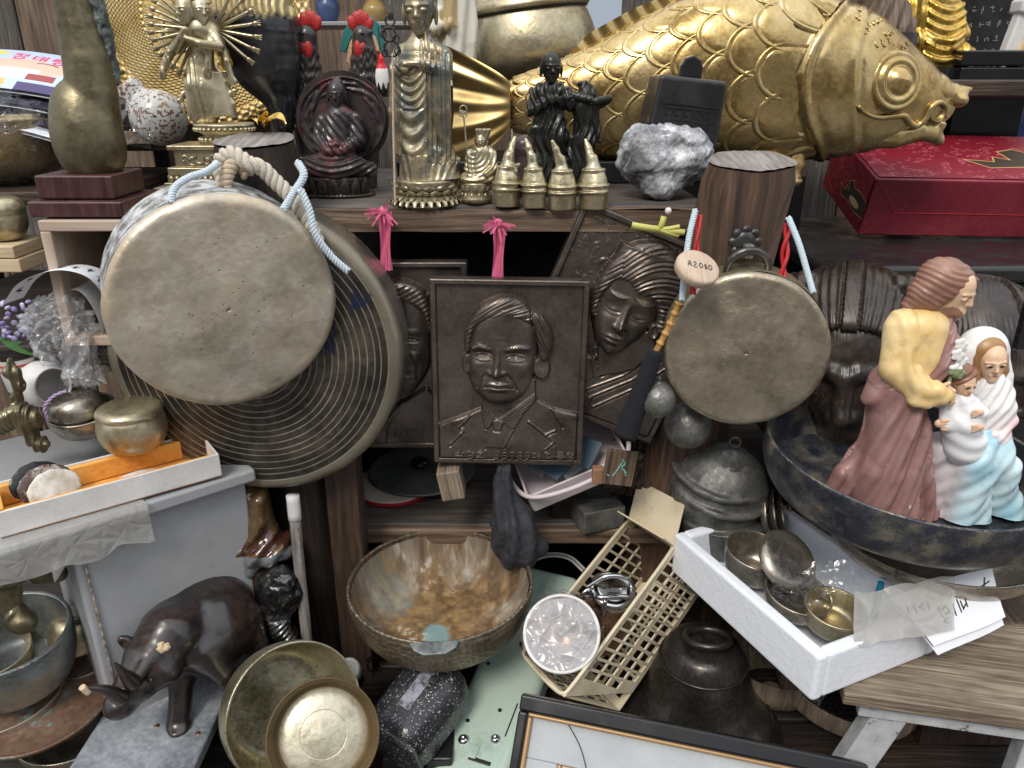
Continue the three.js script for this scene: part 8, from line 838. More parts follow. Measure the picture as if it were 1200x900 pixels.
{ // discs, block and pouch on the lower shelf
  const y = SH2; const d2 = thing('marble_disc', 'veined pale stone disc with red edge on the lower shelf', 'disc', PY(462, 572, y).setY(y)); part('disc', lathe([[0, 0], [0.062, 0], [0.07, 0.006], [0.069, 0.014], [0, 0.014]], 56), mat({ map: woodTex([[0, 0.3, 0.2, 0.14], [0.25, 0.5, 0.44, 0.36], [1, 0.6, 0.55, 0.47]], 661, 4, 8), rough: 0.4, tile: 0.2 }), d2); part('red_edge', lathe([[0.0705, 0.002], [0.0715, 0.006], [0.0705, 0.009]], 56), M.redPaint, d2);
  const d1 = thing('grey_disc', 'flat grey metal disc with a knob lying over the stone disc', 'disc', PY(495, 550, y + 0.02).setY(y + 0.0165)); part('disc', lathe([[0, 0], [0.096, 0], [0.099, 0.003], [0.096, 0.006], [0, 0.007]], 64), metalMat([[0, 0.09, 0.1, 0.1], [0.5, 0.17, 0.185, 0.18], [1, 0.25, 0.26, 0.25]], 0.6, 667, { metal: 0.4 }), d1); part('knob', new THREE.SphereGeometry(0.018, 20, 12).scale(1, 0.6, 1).translate(-0.005, 0.012, -0.01), M.black, d1);
  const wb = solo('prop_block', 'short mossy wooden block under the suited man plaque', 'wood block', rbox(0.036, 0.05, 0.04, 0.003), M.woodStool, PZ(529, 563, 1.06)); wb.rotation.z = 0.18;
  const f = frame(604, 655, 1.05), p = f.p, s = f.s, S = new Sculpt(), o = thing('dark_cloth_pouch', 'crumpled dark fabric pouch hanging below the suited man plaque', 'pouch', f.base); S.chain([p(590, 552, 0), p(592, 580, 4), p(600, 612, 8), p(606, 632, 8)], [9 * s, 13 * s, 26 * s, 28 * s], 12 * s).ell(p(612, 638, 8), [28 * s, 15 * s, 18 * s], 10 * s); part('pouch_body', S.mesh(1.5 * s, { disp: (x, y2, z) => { const [a, b] = f.q(x, y2); return 2.4 * s * Math.sin((a - 595) * (0.5 - (b - 560) * 0.0028) + Math.sin(b * 0.07) * 1.4) + (fbm3(x * 30, y2 * 30, z * 30) - 0.5) * 9 * s; } }), M.cloth, o); part('zip_pull', new THREE.TorusGeometry(2.6 * s, 0.9 * s, 8, 16).translate(...p(620, 645, 30)), M.chrome, o);
  // pale plastic tray with cards
  const c = PZ(668, 540, 1.15), t = thing('pale_plastic_tray', 'pale pink plastic tray of blue cards behind the plaques', 'tray', c); t.rotation.set(0.3, 0.25, 0.32); solo('tray_prop', 'dark block propping the pale plastic tray', 'block', rbox(0.1, c.y - SH2 - 0.03, 0.08, 0.003), M.black, V(c.x + 0.02, (c.y + SH2 - 0.03) / 2 + 0.0005, c.z - 0.02)); t.updateMatrixWorld(); const W = 0.17, D = 0.14, H = 0.04; part('tray_floor', rbox(W, 0.003, D, 0.001).translate(0, 0.0015, 0), M.trayPink = mat({ color: [0.6, 0.53, 0.55], rough: 0.5 }), t); for (const [w, d, x, z] of [[W, 0.004, 0, D / 2], [W, 0.004, 0, -D / 2], [0.004, D, W / 2, 0], [0.004, D, -W / 2, 0]]) part('tray_wall', rbox(w, H, d, 0.002).translate(x, H / 2, z), M.trayPink, t); part('tray_rim', tube([V(-W / 2, H, D / 2), V(W / 2, H, D / 2), V(W / 2, H, -D / 2), V(-W / 2, H, -D / 2)], 0.004, 60, 8, true), M.trayPink, t);
  const rr = rng(3); for (let i = 0; i < 4; i++) { const q = thing('boxed_card', ['grey boxed card beside the dark pouch in the plastic tray', 'dark blue boxed card lying on the grey one', 'grey boxed card between two blue ones in the plastic tray', 'dark blue boxed card by the tray corner'][i], 'card box', t.localToWorld(V(-0.05 + i * 0.022, 0.03 + rr() * 0.02, 0.02 + (rr() - 0.5) * 0.05)), 'cards in the plastic tray'); part('card', rbox(0.05, 0.008, 0.075, 0.001), mat({ color: i % 2 ? [0.07, 0.12, 0.16] : [0.2, 0.22, 0.22], rough: 0.4 }), q); q.rotation.set(0.3, 0.5 + rr() * 0.6, 0.25 + rr() * 0.3); }
  // carved wood, tag, dark box
  const k = frame(745, 620, 1.17), T = new Sculpt(), e = k.s; T.ell(k.p(745, 575, 0), [52 * e, 40 * e, 40 * e], 8 * e).ell(k.p(770, 540, -4), [40 * e, 34 * e, 30 * e], 10 * e).ell(k.p(715, 580, 10), [30 * e, 26 * e, 24 * e], 6 * e); solo('burl_carving', 'dark brown gnarled wood carving behind the woman plaque', 'carving', T.mesh(2 * e, { disp: (x, y2, z) => -Math.abs(fbm3(x * 38, y2 * 38, z * 38) - 0.5) * 34 * e }), M.woodCarved, V(k.base.x, Math.max(k.base.y, SH2 + 0.01), k.base.z));
  const tg = thing('painted_wood_tag', 'small brown wood tag with green brush marks', 'tag', PZ(726, 548, 1.03)); part('tag_board', rbox(0.046, 0.058, 0.006, 0.001), M.woodShelf, tg); tg.rotation.z = -0.12; const gm = mat({ color: [0.16, 0.45, 0.4], rough: 0.6 }); for (const q of [[[-8, -10], [-2, 0], [2, 8]], [[0, 12], [6, 6], [2, 2], [10, -4]], [[6, 0], [10, -8]], [[-16, -8], [-13, -10]]]) part('brush_mark', tube(q.map(([a, b]) => V(a * 0.0011, b * 0.0014, 0.0033)), 0.0011, 10, 5).scale(1, 1, 1), gm, tg);
  solo('wood_cube', 'small orange brown wood cube beside the painted tag', 'wood block', rbox(0.016, 0.026, 0.016, 0.002), M.woodPineD = mat({ color: [0.3, 0.16, 0.09], rough: 0.6 }), PZ(700, 556, 1.05));
  solo('dark_metal_box', 'flat dark metal box on the lower shelf beside the beige basket', 'box', rbox(0.075, 0.04, 0.1, 0.003), M.greyBronze, V(PY(695, 600, SH2 + 0.02).x, SH2 + 0.0205, -1.14)).rotation.y = 0.35; }
{ // speckled black enamel box
  const c = PZ(492, 832, 0.86), o = thing('speckled_enamel_box', 'black enamel box speckled with white lying on its side', 'box', c); const tex = makeTex(512, (u, v) => { const n = fbm2(u, v, 90, 1, 671), d = fbm2(u, v, 5, 3, 673), w = n > 0.93 - d * 0.14 ? 1 : 0; const base = 0.014 + 0.02 * fbm2(u, v, 8, 4, 675); return [lerp(base, 0.5, w), lerp(base, 0.5, w), lerp(base * 1.15, 0.52, w)]; }); const m = mat({ map: tex, rough: 0.45, tile: 0.12, roughMap: ROUGH_WORN, bump: BUMP_FINE, bumpScale: 0.0005 }); part('box_body', rbox(0.105, 0.1, 0.15, 0.04, 6), m, o); part('box_band', rbox(0.0965, 0.0915, 0.012, 0.036, 6).translate(0, 0, 0.06), m, o); part('hasp', rbox(0.012, 0.004, 0.01, 0.001).translate(0.014, 0.052, -0.03), M.iron, o); part('scuff_strip', rbox(0.02, 0.0012, 0.085, 0.0005).translate(0, 0.0503, -0.02), mat({ map: blotchTex([[0, 0.05, 0.05, 0.06], [0.45, 0.2, 0.2, 0.24], [1, 0.32, 0.32, 0.38]], 677, 16, 3), rough: 0.6, tile: 0.1 }), o); o.rotation.set(0.35, -0.62, -0.1, 'YXZ'); solo('enamel_box_prop', 'dark block under the speckled enamel box', 'block', rbox(0.1, 0.05, 0.1, 0.004), M.black, V(c.x, TBL + 0.026, c.z)); }
{ // mint machine casing
  const far = PZ(645, 668, 1.15), near = PZ(548, 905, 0.8), d = far.clone().sub(near), L = d.length(), o = thing('mint_metal_casing', 'long mint green metal casing with bolts sloping towards the front', 'machine casing', near.clone().lerp(far, 0.5)); const x = V(1, 0, 0.3).normalize(), z = d.clone().normalize().negate(), y = new THREE.Vector3().crossVectors(z, x).normalize(), x2 = new THREE.Vector3().crossVectors(y, z); o.quaternion.setFromRotationMatrix(new THREE.Matrix4().makeBasis(x2, y, z));
  part('casing', rbox(0.112, 0.06, L * 1.12, 0.016, 5).translate(0, -0.03, 0.02), M.mint, o); for (const [a, b] of [[-0.02, -0.12], [-0.028, -0.08], [-0.03, -0.05], [-0.036, 0.02], [0.01, 0.09], [-0.03, 0.12]]) part('screw_hole', new THREE.CylinderGeometry(0.003, 0.003, 0.002, 12).translate(a, 0.0005, b), M.black, o); for (const [a, b, r] of [[0.006, -0.03, 0.0075], [-0.024, 0.15, 0.008], [0.02, 0.135, 0.007]]) part('bolt_head', lathe([[r, 0], [r, 0.003], [r * 0.6, 0.006], [r * 0.25, 0.006], [0, 0.004]], 18).translate(a, 0, b), M.chrome, o); part('latch_plate', rbox(0.03, 0.003, 0.02, 0.001).translate(-0.012, 0.001, 0.162), M.mint, o); part('latch_slot', rbox(0.034, 0.002, 0.006, 0.001).translate(0.01, 0.0006, 0.172), M.black, o); for (let i = 0; i < 9; i++) part('vent_slot', rbox(0.002, 0.002, 0.007, 0.0005).translate(0.032, 0.0004, 0.075 + i * 0.006), M.black, o);
  ropeThing('white_cable', 'white electric cable curving behind the mint casing', [[618, 668, 1.17], [628, 655, 1.17], [648, 650, 1.17], [668, 654, 1.17], [684, 668, 1.16]], 0.0045, 2, 0.2, M.white); }
{ // beige perforated basket
  const R1 = V(0.0698, 0.675, -0.8), a = V(0.179, 0.103, -0.2), b = V(-0.055, -0.014, -0.1), dn = V(0.092, -0.115, -0.09), o = thing('beige_basket', 'beige plastic basket with slotted sides tilted open', 'basket', R1), La = a.length(), Lb = b.length(), Ld = dn.length();
  const panel = (name, org, u, v, nu, nv, mu, mv, trim) => { const LU = u.length(), LV = v.length(), sh = [[0, 0], [LU, 0], [LU, LV], [0, LV]], holes = []; if (trim) { sh[2] = [LU * 0.94, LV]; sh[3] = [LU * 0.12, LV]; } const cw = (LU - 2 * mu) / nu, ch = (LV - 2 * mv) / nv; for (let i = 0; i < nu; i++) for (let j = 0; j < nv; j++) { const x0 = mu + i * cw + 0.0024, x1 = mu + (i + 1) * cw - 0.0024, y0 = mv + j * ch + 0.0024, y1 = mv + (j + 1) * ch - 0.0024; if (trim && (x0 < LU * 0.12 * y1 / LV + 0.006 || x1 > LU - LU * 0.06 * y1 / LV - 0.005)) continue; holes.push([[x0, y0], [x1, y0], [x1, y1], [x0, y1]]); } const g = extrude(sh, 0.0025, 0.0005, holes); const U = u.clone().normalize(), W = new THREE.Vector3().crossVectors(u, v).normalize(), Vv = v.clone().normalize(); g.applyMatrix4(new THREE.Matrix4().makeBasis(U, Vv, W)); g.translate(org.x, org.y, org.z); g.computeVertexNormals(); return part(name, g.toNonIndexed ? (() => { const q = g.index ? g.toNonIndexed() : g; q.computeVertexNormals(); return q; })() : g, M.beige, o); };
  const Z0 = V(0, 0, 0); panel('slotted_side', Z0, a, dn, 14, 4, 0.012, 0.012, true); panel('slotted_side', b.clone(), a, dn, 14, 4, 0.012, 0.012, true); panel('far_end', a.clone().addScaledVector(dn, -0.25), b, dn.clone().multiplyScalar(1.25), 0, 0, 0.05, 0.06); panel('end_wall', a.clone().add(V(0.018, 0.055, -0.033)), b, V(-0.018, -0.055, 0.033), 0, 0, 0.05, 0.06); panel('near_end', Z0, b, dn, 6, 4, 0.012, 0.012); panel('basket_floor', dn.clone(), a, b, 12, 6, 0.012, 0.01); const rc = [V(0, 0, 0), a.clone(), a.clone().add(b), b.clone()], rp = []; rc.forEach((q, i) => { const pv = rc[(i + 3) % 4], nx = rc[(i + 1) % 4]; rp.push(q.clone().lerp(pv, 0.06), q.clone().lerp(pv, 0.015).lerp(nx, 0.015), q.clone().lerp(nx, 0.06)); }); part('rim', tube(rp, 0.0028, 120, 8, true), M.beige, o); o.updateMatrixWorld();
  // wrapped cup
  const c = PZ(658, 742, 0.87), ax = V(-0.12, 0.75, 0.65).normalize(), k = SC(658, 742, 0.87), cup = thing('wrapped_cup', 'copper cup with white rim covered in clear film inside the basket', 'cup', c.clone().addScaledVector(ax, -0.085)); cup.quaternion.copy(qTo(ax)); part('cup_body', lathe([[0, 0], [36 * k, 0], [43 * k, 0.083], [41 * k, 0.083], [34 * k, 0.004], [0, 0.004]], 48), M.copper, cup); part('white_rim', new THREE.TorusGeometry(43.5 * k, 2.1 * k, 10, 56).rotateX(Math.PI / 2).translate(0, 0.085, 0), M.white, cup); part('lower_band', new THREE.TorusGeometry(40 * k, 1.2 * k, 8, 56).rotateX(Math.PI / 2).translate(0, 0.045, 0), M.chrome, cup); part('film_cover', grid(36, 12, (u, v) => { const an = u * 6.283, r = v * 44 * k; return V(Math.cos(an) * r, 0.086 - 0.004 * (1 - v) + 0.01 * (vn3(Math.cos(an) * v * 4, Math.sin(an) * v * 4, 2) - 0.5), Math.sin(an) * r); }), M.wrap, cup); part('film_skirt', grid(48, 10, (u, v) => { const an = u * 6.283, r = (46 + 6 * vn3(Math.cos(an) * 6, v * 4, Math.sin(an) * 6)) * k; return V(Math.cos(an) * r, 0.088 - v * 0.06, Math.sin(an) * r); }), M.film, cup);
  // copper jug with chrome clamp
  const j = PZ(700, 744, 0.985), jx = V(0.12, 0.92, 0.25).normalize(), jug = thing('copper_jug', 'copper jug with chrome clamp lid in the beige basket', 'jug', j); jug.quaternion.copy(qTo(jx)); const q = SC(722, 720, 0.98) * 0.9; part('jug_body', lathe(smooth([[0, 0], [30, 0], [36, 10], [36, 40], [30, 62], [25, 78], [26, 90]].map(v => [v[0] * q, v[1] * q]), 36), 44), M.copper, jug); part('collar', lathe([[26, 84], [29, 86], [29, 94], [26, 98], [22, 98], [20, 90]].map(v => [v[0] * q, v[1] * q]), 40), M.chrome, jug); part('clamp_wire', tube([V(-30 * q, 92 * q, 8 * q), V(-18 * q, 106 * q, 22 * q), V(4 * q, 104 * q, 16 * q), V(24 * q, 100 * q, 12 * q), V(30 * q, 92 * q, 0)], 3 * q, 40, 8), M.chrome, jug); part('clamp_wire', tube([V(-30 * q, 94 * q, -2 * q), V(-10 * q, 112 * q, -6 * q), V(16 * q, 110 * q, -8 * q), V(30 * q, 92 * q, -6 * q)], 3.2 * q, 40, 8), M.chrome, jug); part('clamp_ring', new THREE.TorusGeometry(8 * q, 2.6 * q, 8, 24).rotateY(0.5).translate(-32 * q, 96 * q, 10 * q), M.chrome, jug); part('clamp_screw', taper([V(-12 * q, 104 * q, 24 * q), V(-12 * q, 84 * q, 30 * q)], 3 * q, 6, 10), M.chrome, jug); part('lid_disc', lathe([[0, 99], [18, 99], [20, 96], [18, 94]].map(v => [v[0] * q, v[1] * q]).reverse(), 30), M.chrome, jug); }
{ // picture frame in front
  const TL = PZ(612, 812, 0.73), TR = PZ(1014, 894, 0.655), u = TR.clone().sub(TL), W = u.length(), n = V(-0.03, 0.62, 0.78), U = u.clone().normalize(), N = n.clone().addScaledVector(U, -n.dot(U)).normalize(), D = new THREE.Vector3().crossVectors(U, N).negate().normalize().negate(); const o = thing('picture_frame', 'black and gilt picture frame with cracked glass over a grey mount', 'picture frame', TL); const Y = new THREE.Vector3().crossVectors(N, U).normalize(); o.quaternion.setFromRotationMatrix(new THREE.Matrix4().makeBasis(U, Y, N)); const H = 0.3;
  const bar = (x0, x1, y0, y1, nm, m, z = 0.012, t = 0.024) => part(nm, rbox(x1 - x0, y1 - y0, t, 0.003, 3).translate((x0 + x1) / 2, (y0 + y1) / 2, z - t / 2), m, o); const w = 0.019; bar(0, W, -w, 0, 'frame_bar', M.frameBlack); bar(0, w * 0.6, -H, -w, 'frame_bar', M.frameBlack); bar(W - w, W, -H, -w, 'frame_bar', M.frameBlack); bar(w * 0.6, W - w, -H, -H + w, 'frame_bar', M.frameBlack); const gm = mat({ color: [0.42, 0.27, 0.13], rough: 0.4, metal: 0.4 }), q = w * 0.6; bar(q, W - w, -w - 0.005, -w, 'gilt_slip', gm, 0.008, 0.016); bar(q, q + 0.006, -H + w, -w - 0.005, 'gilt_slip', gm, 0.008, 0.016);
  const mt = mat({ map: blotchTex([[0, 0.34, 0.355, 0.36], [1, 0.42, 0.435, 0.44]], 691, 5, 1.6, 256), rough: 0.8, tile: 0.2 }); bar(q + 0.006, W - w, -0.07, -w - 0.005, 'mount_board', mt, 0.0, 0.004); bar(q + 0.006, 0.055, -H + w, -0.07, 'mount_board', mt, 0.0, 0.004); bar(0.055, 0.06, -H + w, -0.07, 'inner_slip', gm, 0.001, 0.004); bar(0.06, W - w, -0.074, -0.07, 'inner_slip', gm, 0.001, 0.004); bar(0.06, W - w, -H + w, -0.074, 'picture', mat({ map: blotchTex([[0, 0.3, 0.33, 0.45], [1, 0.44, 0.46, 0.6]], 693, 3, 2, 256), rough: 0.6, tile: 0.4 }), -0.001, 0.003); part('glass_pane', new THREE.PlaneGeometry(W - w - q, H - 2 * w).translate((W - w + q) / 2, -H / 2, 0.0035), mat({ color: [0.98, 0.99, 1], phys: true, transmission: 1, thickness: 0, rough: 0.02, ior: 1.45 }), o); part('glass_crack', tube([V(0.06, -w - 0.004, 0.004), V(0.078, -0.045, 0.004), V(0.092, -0.075, 0.004), V(0.1, -0.1, 0.004)], 0.0006, 24, 5), M.black, o); }
{ // stool, foam box with bowls, paper
  const y = 0.728, A = PY(990, 812, y), Bq = PY(1194, 841, y), d = Bq.clone().sub(A), yaw = Math.atan2(-d.z, d.x), o = thing('wooden_stool', 'worn wooden stool with grey painted legs under the foam box', 'stool', V(A.x, TBL, A.z)); o.rotation.y = yaw; const h = y - TBL, W = 0.36, Dp = 0.26; for (let i = 0; i < 4; i++) part('seat_plank', grainX(rbox(W, 0.02, Dp / 4 - 0.001, 0.003).translate(W / 2, h - 0.01, -Dp / 8 - i * Dp / 4), i * 0.31), M.woodStool, o); part('apron', rbox(W - 0.05, 0.024, 0.014, 0.002).translate(W / 2 + 0.0, h - 0.034, -0.02), M.legPaint = mat({ map: blotchTex([[0, 0.12, 0.12, 0.12], [0.18, 0.4, 0.42, 0.43], [1, 0.52, 0.54, 0.55]], 701, 8, 2.4), rough: 0.6, tile: 0.15 }), o); for (const [x, z, sx] of [[0.03, -0.03, -1], [W - 0.12, -0.03, 1], [0.03, -Dp + 0.03, -1], [W - 0.12, -Dp + 0.03, 1]]) { const g = rbox(0.042, h + 0.14, 0.03, 0.003); part('leg', g, M.legPaint, o).position.set(x + (sx < 0 ? -0.012 : 0.0), h / 2 - 0.092, z); o.children[o.children.length - 1].rotation.z = sx < 0 ? -0.28 : -0.02; }
  // foam box
  const yT = 0.8, C0 = PY(974, 766, yT), C1 = PY(801, 621, yT), e1 = C1.clone().sub(C0), L = e1.length(), yw = Math.atan2(-e1.z, e1.x), f = thing('foam_box', 'white polystyrene tray of brass bowls on the wooden stool', 'foam box', V(C0.x, y + 0.002, C0.z)); f.rotation.y = yw; const FH = yT - y - 0.002, FW = 0.215, t = 0.018; 
  const wall = (w2, d2, x, zz) => { const g = new RoundedBoxGeometry(w2, FH, d2, 4, 0.006); displace(g, (a, b, c) => (vn3(a * 60, b * 60, c * 60) - 0.5) * 0.0016); return part('foam_wall', g.translate(x, FH / 2, -zz), M.foam, f); }; wall(L, t, L / 2, t / 2); wall(L, t, L / 2, -FW + t / 2 + t); wall(t, FW - 2 * t + 0.004, t / 2, -FW / 2 + t); wall(t, FW - 2 * t + 0.004, L - t / 2, -FW / 2 + t); part('foam_floor', rbox(L - 2 * t, 0.012, FW - 2 * t, 0.002).translate(L / 2, 0.007, FW / 2 - t), M.foam, f); f.updateMatrixWorld();
  const inBox = (nm, lab, px, py, Z, p, m, ax) => bowl(nm, lab, 'bowl', px, py, Z, p, m, ax); inBox('foam_bowl', 'brass bowl at the back corner of the foam tray', 888, 645, 0.95, { R: 0.046, H: 0.045, foot: 0.025, t: 0.003 }, M.silverBowl, V(0.1, 1, 0.1)); inBox('foam_bowl', 'brass lid with turned ring leaning on the bowls in the foam tray', 922, 658, 0.905, { R: 0.046, H: 0.014, foot: 0.02, t: 0.002 }, M.silverBowl, V(-0.35, -0.75, -0.55)); inBox('foam_bowl', 'shallow brass bowl wrapped in film in the foam tray', 936, 694, 0.865, { R: 0.045, H: 0.03, foot: 0.022, t: 0.003 }, M.silverBowl, V(0.1, 1, 0.1)); inBox('foam_bowl', 'small plain brass cup at the front of the foam tray', 980, 712, 0.825, { R: 0.04, H: 0.032, foot: 0.026, t: 0.003 }, M.brass, V(0.05, 1, 0.1));
  const fl = solo('plastic_wrap', 'loose clear film over the bowls in the foam tray', 'plastic', grid(18, 14, (u, v) => { const c = PZ(lerp(905, 1000, u), lerp(655, 705, v) + 10 * Math.sin(u * 4), 0.85 - 0.03 * v); return c.sub(PZ(950, 680, 0.85)).add(V(0, 0.012 * vn3(u * 6, v * 6, 1), 0)); }), M.film, PZ(950, 680, 0.85)); solo('blue_pen', 'short blue pen standing among the bowls of the foam tray', 'pen', new THREE.CylinderGeometry(0.0045, 0.0045, 0.06, 12).translate(0, -0.02, 0), mat({ color: [0.02, 0.22, 0.4], rough: 0.4 }), PZ(1031, 690, 0.87));
  for (let i = 0; i < 4; i++) { const lab = ['first from the ball bell', 'second from the ball bell', 'third from the ball bell', 'fourth from the ball bell'][i]; bowl('upright_plate', 'thin brass plate standing on edge behind the foam tray, ' + lab, 'plate', 902 + i * 9, 602 + i * 4, 1.05 + i * 0.012, { R: 0.045, H: 0.012, foot: 0.02, t: 0.002 }, M.silverBowl, V(0.9, 0.25, 0.35 - i * 0.05)); }
  // handwritten paper and tape
  const cv = document.createElement('canvas'); cv.width = 320; cv.height = 200; const g = cv.getContext('2d'); g.fillStyle = '#e4e8ee'; g.fillRect(0, 0, 320, 200); g.strokeStyle = '#15161a'; g.lineWidth = 5; g.lineCap = 'round'; const P = pts => { g.beginPath(); pts.forEach(([x, y], i) => i ? g.lineTo(x, y) : g.moveTo(x, y)); g.stroke(); }; P([[300, 46], [262, 62]]); P([[288, 30], [276, 66]]); P([[252, 60], [238, 58], [240, 84], [254, 86], [252, 64]]); P([[232, 74], [216, 70], [214, 96], [232, 94]]); P([[198, 88], [196, 116]]); P([[180, 92], [178, 120], [196, 104]]); P([[170, 84], [166, 128]]); P([[150, 96], [142, 134]]); P([[124, 96], [108, 100], [110, 120], [126, 116], [124, 98]]); P([[100, 92], [92, 128]]); P([[78, 66], [70, 90]]); P([[64, 62], [48, 66], [54, 84]]); P([[36, 58], [30, 84]]); P([[20, 50], [8, 72]]); P([[104, 134], [90, 140], [98, 150]]); const tx = new THREE.CanvasTexture(cv); tx.colorSpace = THREE.SRGBColorSpace;
  const q = [PZ(1040, 702, 0.83), PZ(1158, 668, 0.85), PZ(1178, 728, 0.8), PZ(1098, 772, 0.765)], b = q[3].clone(), pp = thing('handwritten_paper', 'white folded paper with black handwriting taped to the foam tray', 'paper', b); const sheet = (lift, sc) => grid(16, 12, (u, v) => { const a = q[0].clone().lerp(q[1], u), c = q[3].clone().lerp(q[2], u); return a.lerp(c, v * sc).sub(b).add(V(0, lift + 0.006 * Math.sin(u * 3 + v * 2), lift)); }); const sg2 = sheet(0.006, 0.86), uv = sg2.attributes.uv; for (let i = 0; i < uv.count; i++) uv.setY(i, 1 - uv.getY(i)); part('written_sheet', keep(sg2), new THREE.MeshStandardMaterial({ map: tx, roughness: 0.75, side: THREE.DoubleSide }), pp); part('under_sheet', sheet(0, 1.0), M.paper, pp);
  solo('clear_tape', 'crumpled clear packing tape over the corner of the foam tray', 'tape', grid(18, 12, (u, v) => PZ(lerp(1000, 1118, u), lerp(698, 752, v) - 20 * u + 10 * v, 0.802 - 0.045 * v + 0.02 * u).sub(PZ(1050, 730, 0.79)).add(V(0, 0.008 * vn3(u * 8, v * 5, 3), 0))), M.tape, PZ(1050, 730, 0.79)); }
{ // round sieve and dark pots under the stool
  const c = PZ(985, 838, 0.98), o = thing('round_sieve', 'round wooden rimmed wire sieve under the stool', 'sieve', V(c.x, TBL + 0.03, c.z)); part('rim', lathe([[0.104, 0], [0.112, 0], [0.112, 0.03], [0.104, 0.03], [0.104, 0]], 56), M.woodStool, o); const wr = []; for (let i = -10; i <= 10; i++) { const l = Math.sqrt(1 - (i / 10.5) ** 2) * 0.104; wr.push(new THREE.CylinderGeometry(0.0006, 0.0006, 2 * l, 5).rotateZ(Math.PI / 2).translate(0, 0.012, i * 0.01), new THREE.CylinderGeometry(0.0006, 0.0006, 2 * l, 5).rotateX(Math.PI / 2).translate(i * 0.01, 0.0128, 0)); } part('wire_mesh', merge(wr), M.iron, o); o.rotation.x = 0.1;
  bowl('dark_iron_pot', 'black iron pot lid on the table under the stool', 'pot', 1075, 880, 0.93, { R: 0.1, H: 0.05, foot: 0.03, t: 0.004 }, M.black, V(0, -1, 0)); 
  const k = thing('straw_basket', 'straw coloured woven bowl behind the bronze bell', 'basket', PZ(905, 800, 1.0)); part('woven_wall', lathe(smooth([[0, 0], [0.05, 0], [0.075, 0.03], [0.08, 0.07]], 20), 40), M.woodStool, k); k.position.y = TBL + 0.001;
  const rb = thing('right_wood_box', 'edge of a pale wooden box at the far right', 'box', PZ(1215, 740, 0.95)); part('box_panel', rbox(0.04, 0.16, 0.2, 0.003).translate(0.01, 0.03, 0), M.woodPale, rb); const sb = thing('black_rod', 'thin black rod standing at the far right', 'rod', PZ(1196, 400, 1.0)); part('rod', rbox(0.014, 0.16, 0.012, 0.002).translate(0.0, 0.07, 0), M.blackGloss, sb); }
{ // ribbons
  const rib = (px, py, Z, len, label, m, grp) => { const o = thing('ribbon_tie', label, 'ribbon', PZ(px, py, Z)), s = SC(px, py, Z), r = rng(px); for (let i = 0; i < 3; i++) part('ribbon_strand', grid(4, 14, (u, v) => V((u - 0.5) * 6 * s + (i - 1) * 4.5 * s + 2 * s * Math.sin(v * 4 + i), -v * len * s, 3 * s * Math.sin(u * 3 + v * 5 + i) + 4 * s)), m, o); for (let i = 0; i < 22; i++) { const a = r() * 6.28, l = (8 + r() * 14) * s, w = (1.2 + r() * 1.6) * s; part('frayed_strand', grid(2, 6, (u, v) => V(Math.cos(a) * l * v + (u - 0.5) * w * Math.sin(a), Math.sin(a) * l * v * 0.8 - (u - 0.5) * w * Math.cos(a) - 3 * s * v * v, 6 * s + 10 * s * v * (r() * 0 + ((i * 37) % 10) / 10))), m, o); } const K = new Sculpt(); K.ell([0, 0, 5 * s], [6 * s, 6 * s, 5 * s], 0); part('knot', K.mesh(1.5 * s), m, o); };
  rib(450, 247, 1.075, 70, 'pink ribbon knotted on the shelf edge above the half hidden plaque', M.pink); rib(584, 261, 1.075, 72, 'pink ribbon knotted on the shelf edge above the suited man plaque', M.pink);
  const yo = thing('yellow_tie', 'pale yellow plastic tie knotted above the woman plaque', 'ribbon', PZ(772, 268, 1.06)), s = SC(772, 268, 1.06); for (const [a, l, w] of [[2.9, 34, 8], [1.4, 26, 7], [-0.2, 30, 7], [-0.5, 26, 6], [0.25, 24, 5]]) part('tie_strand', grid(4, 8, (u, v) => V(Math.cos(a) * l * v * s + (u - 0.5) * w * s * Math.sin(a), Math.sin(a) * l * v * s * 0.6 - (u - 0.5) * w * s * Math.cos(a), (4 + 10 * v * (1 - v) + 3 * Math.sin(u * 3)) * s)), M.yellow, yo); part('pin', new THREE.SphereGeometry(4 * s, 12, 10).translate(8 * s, 22 * s, 8 * s), M.white, yo); }
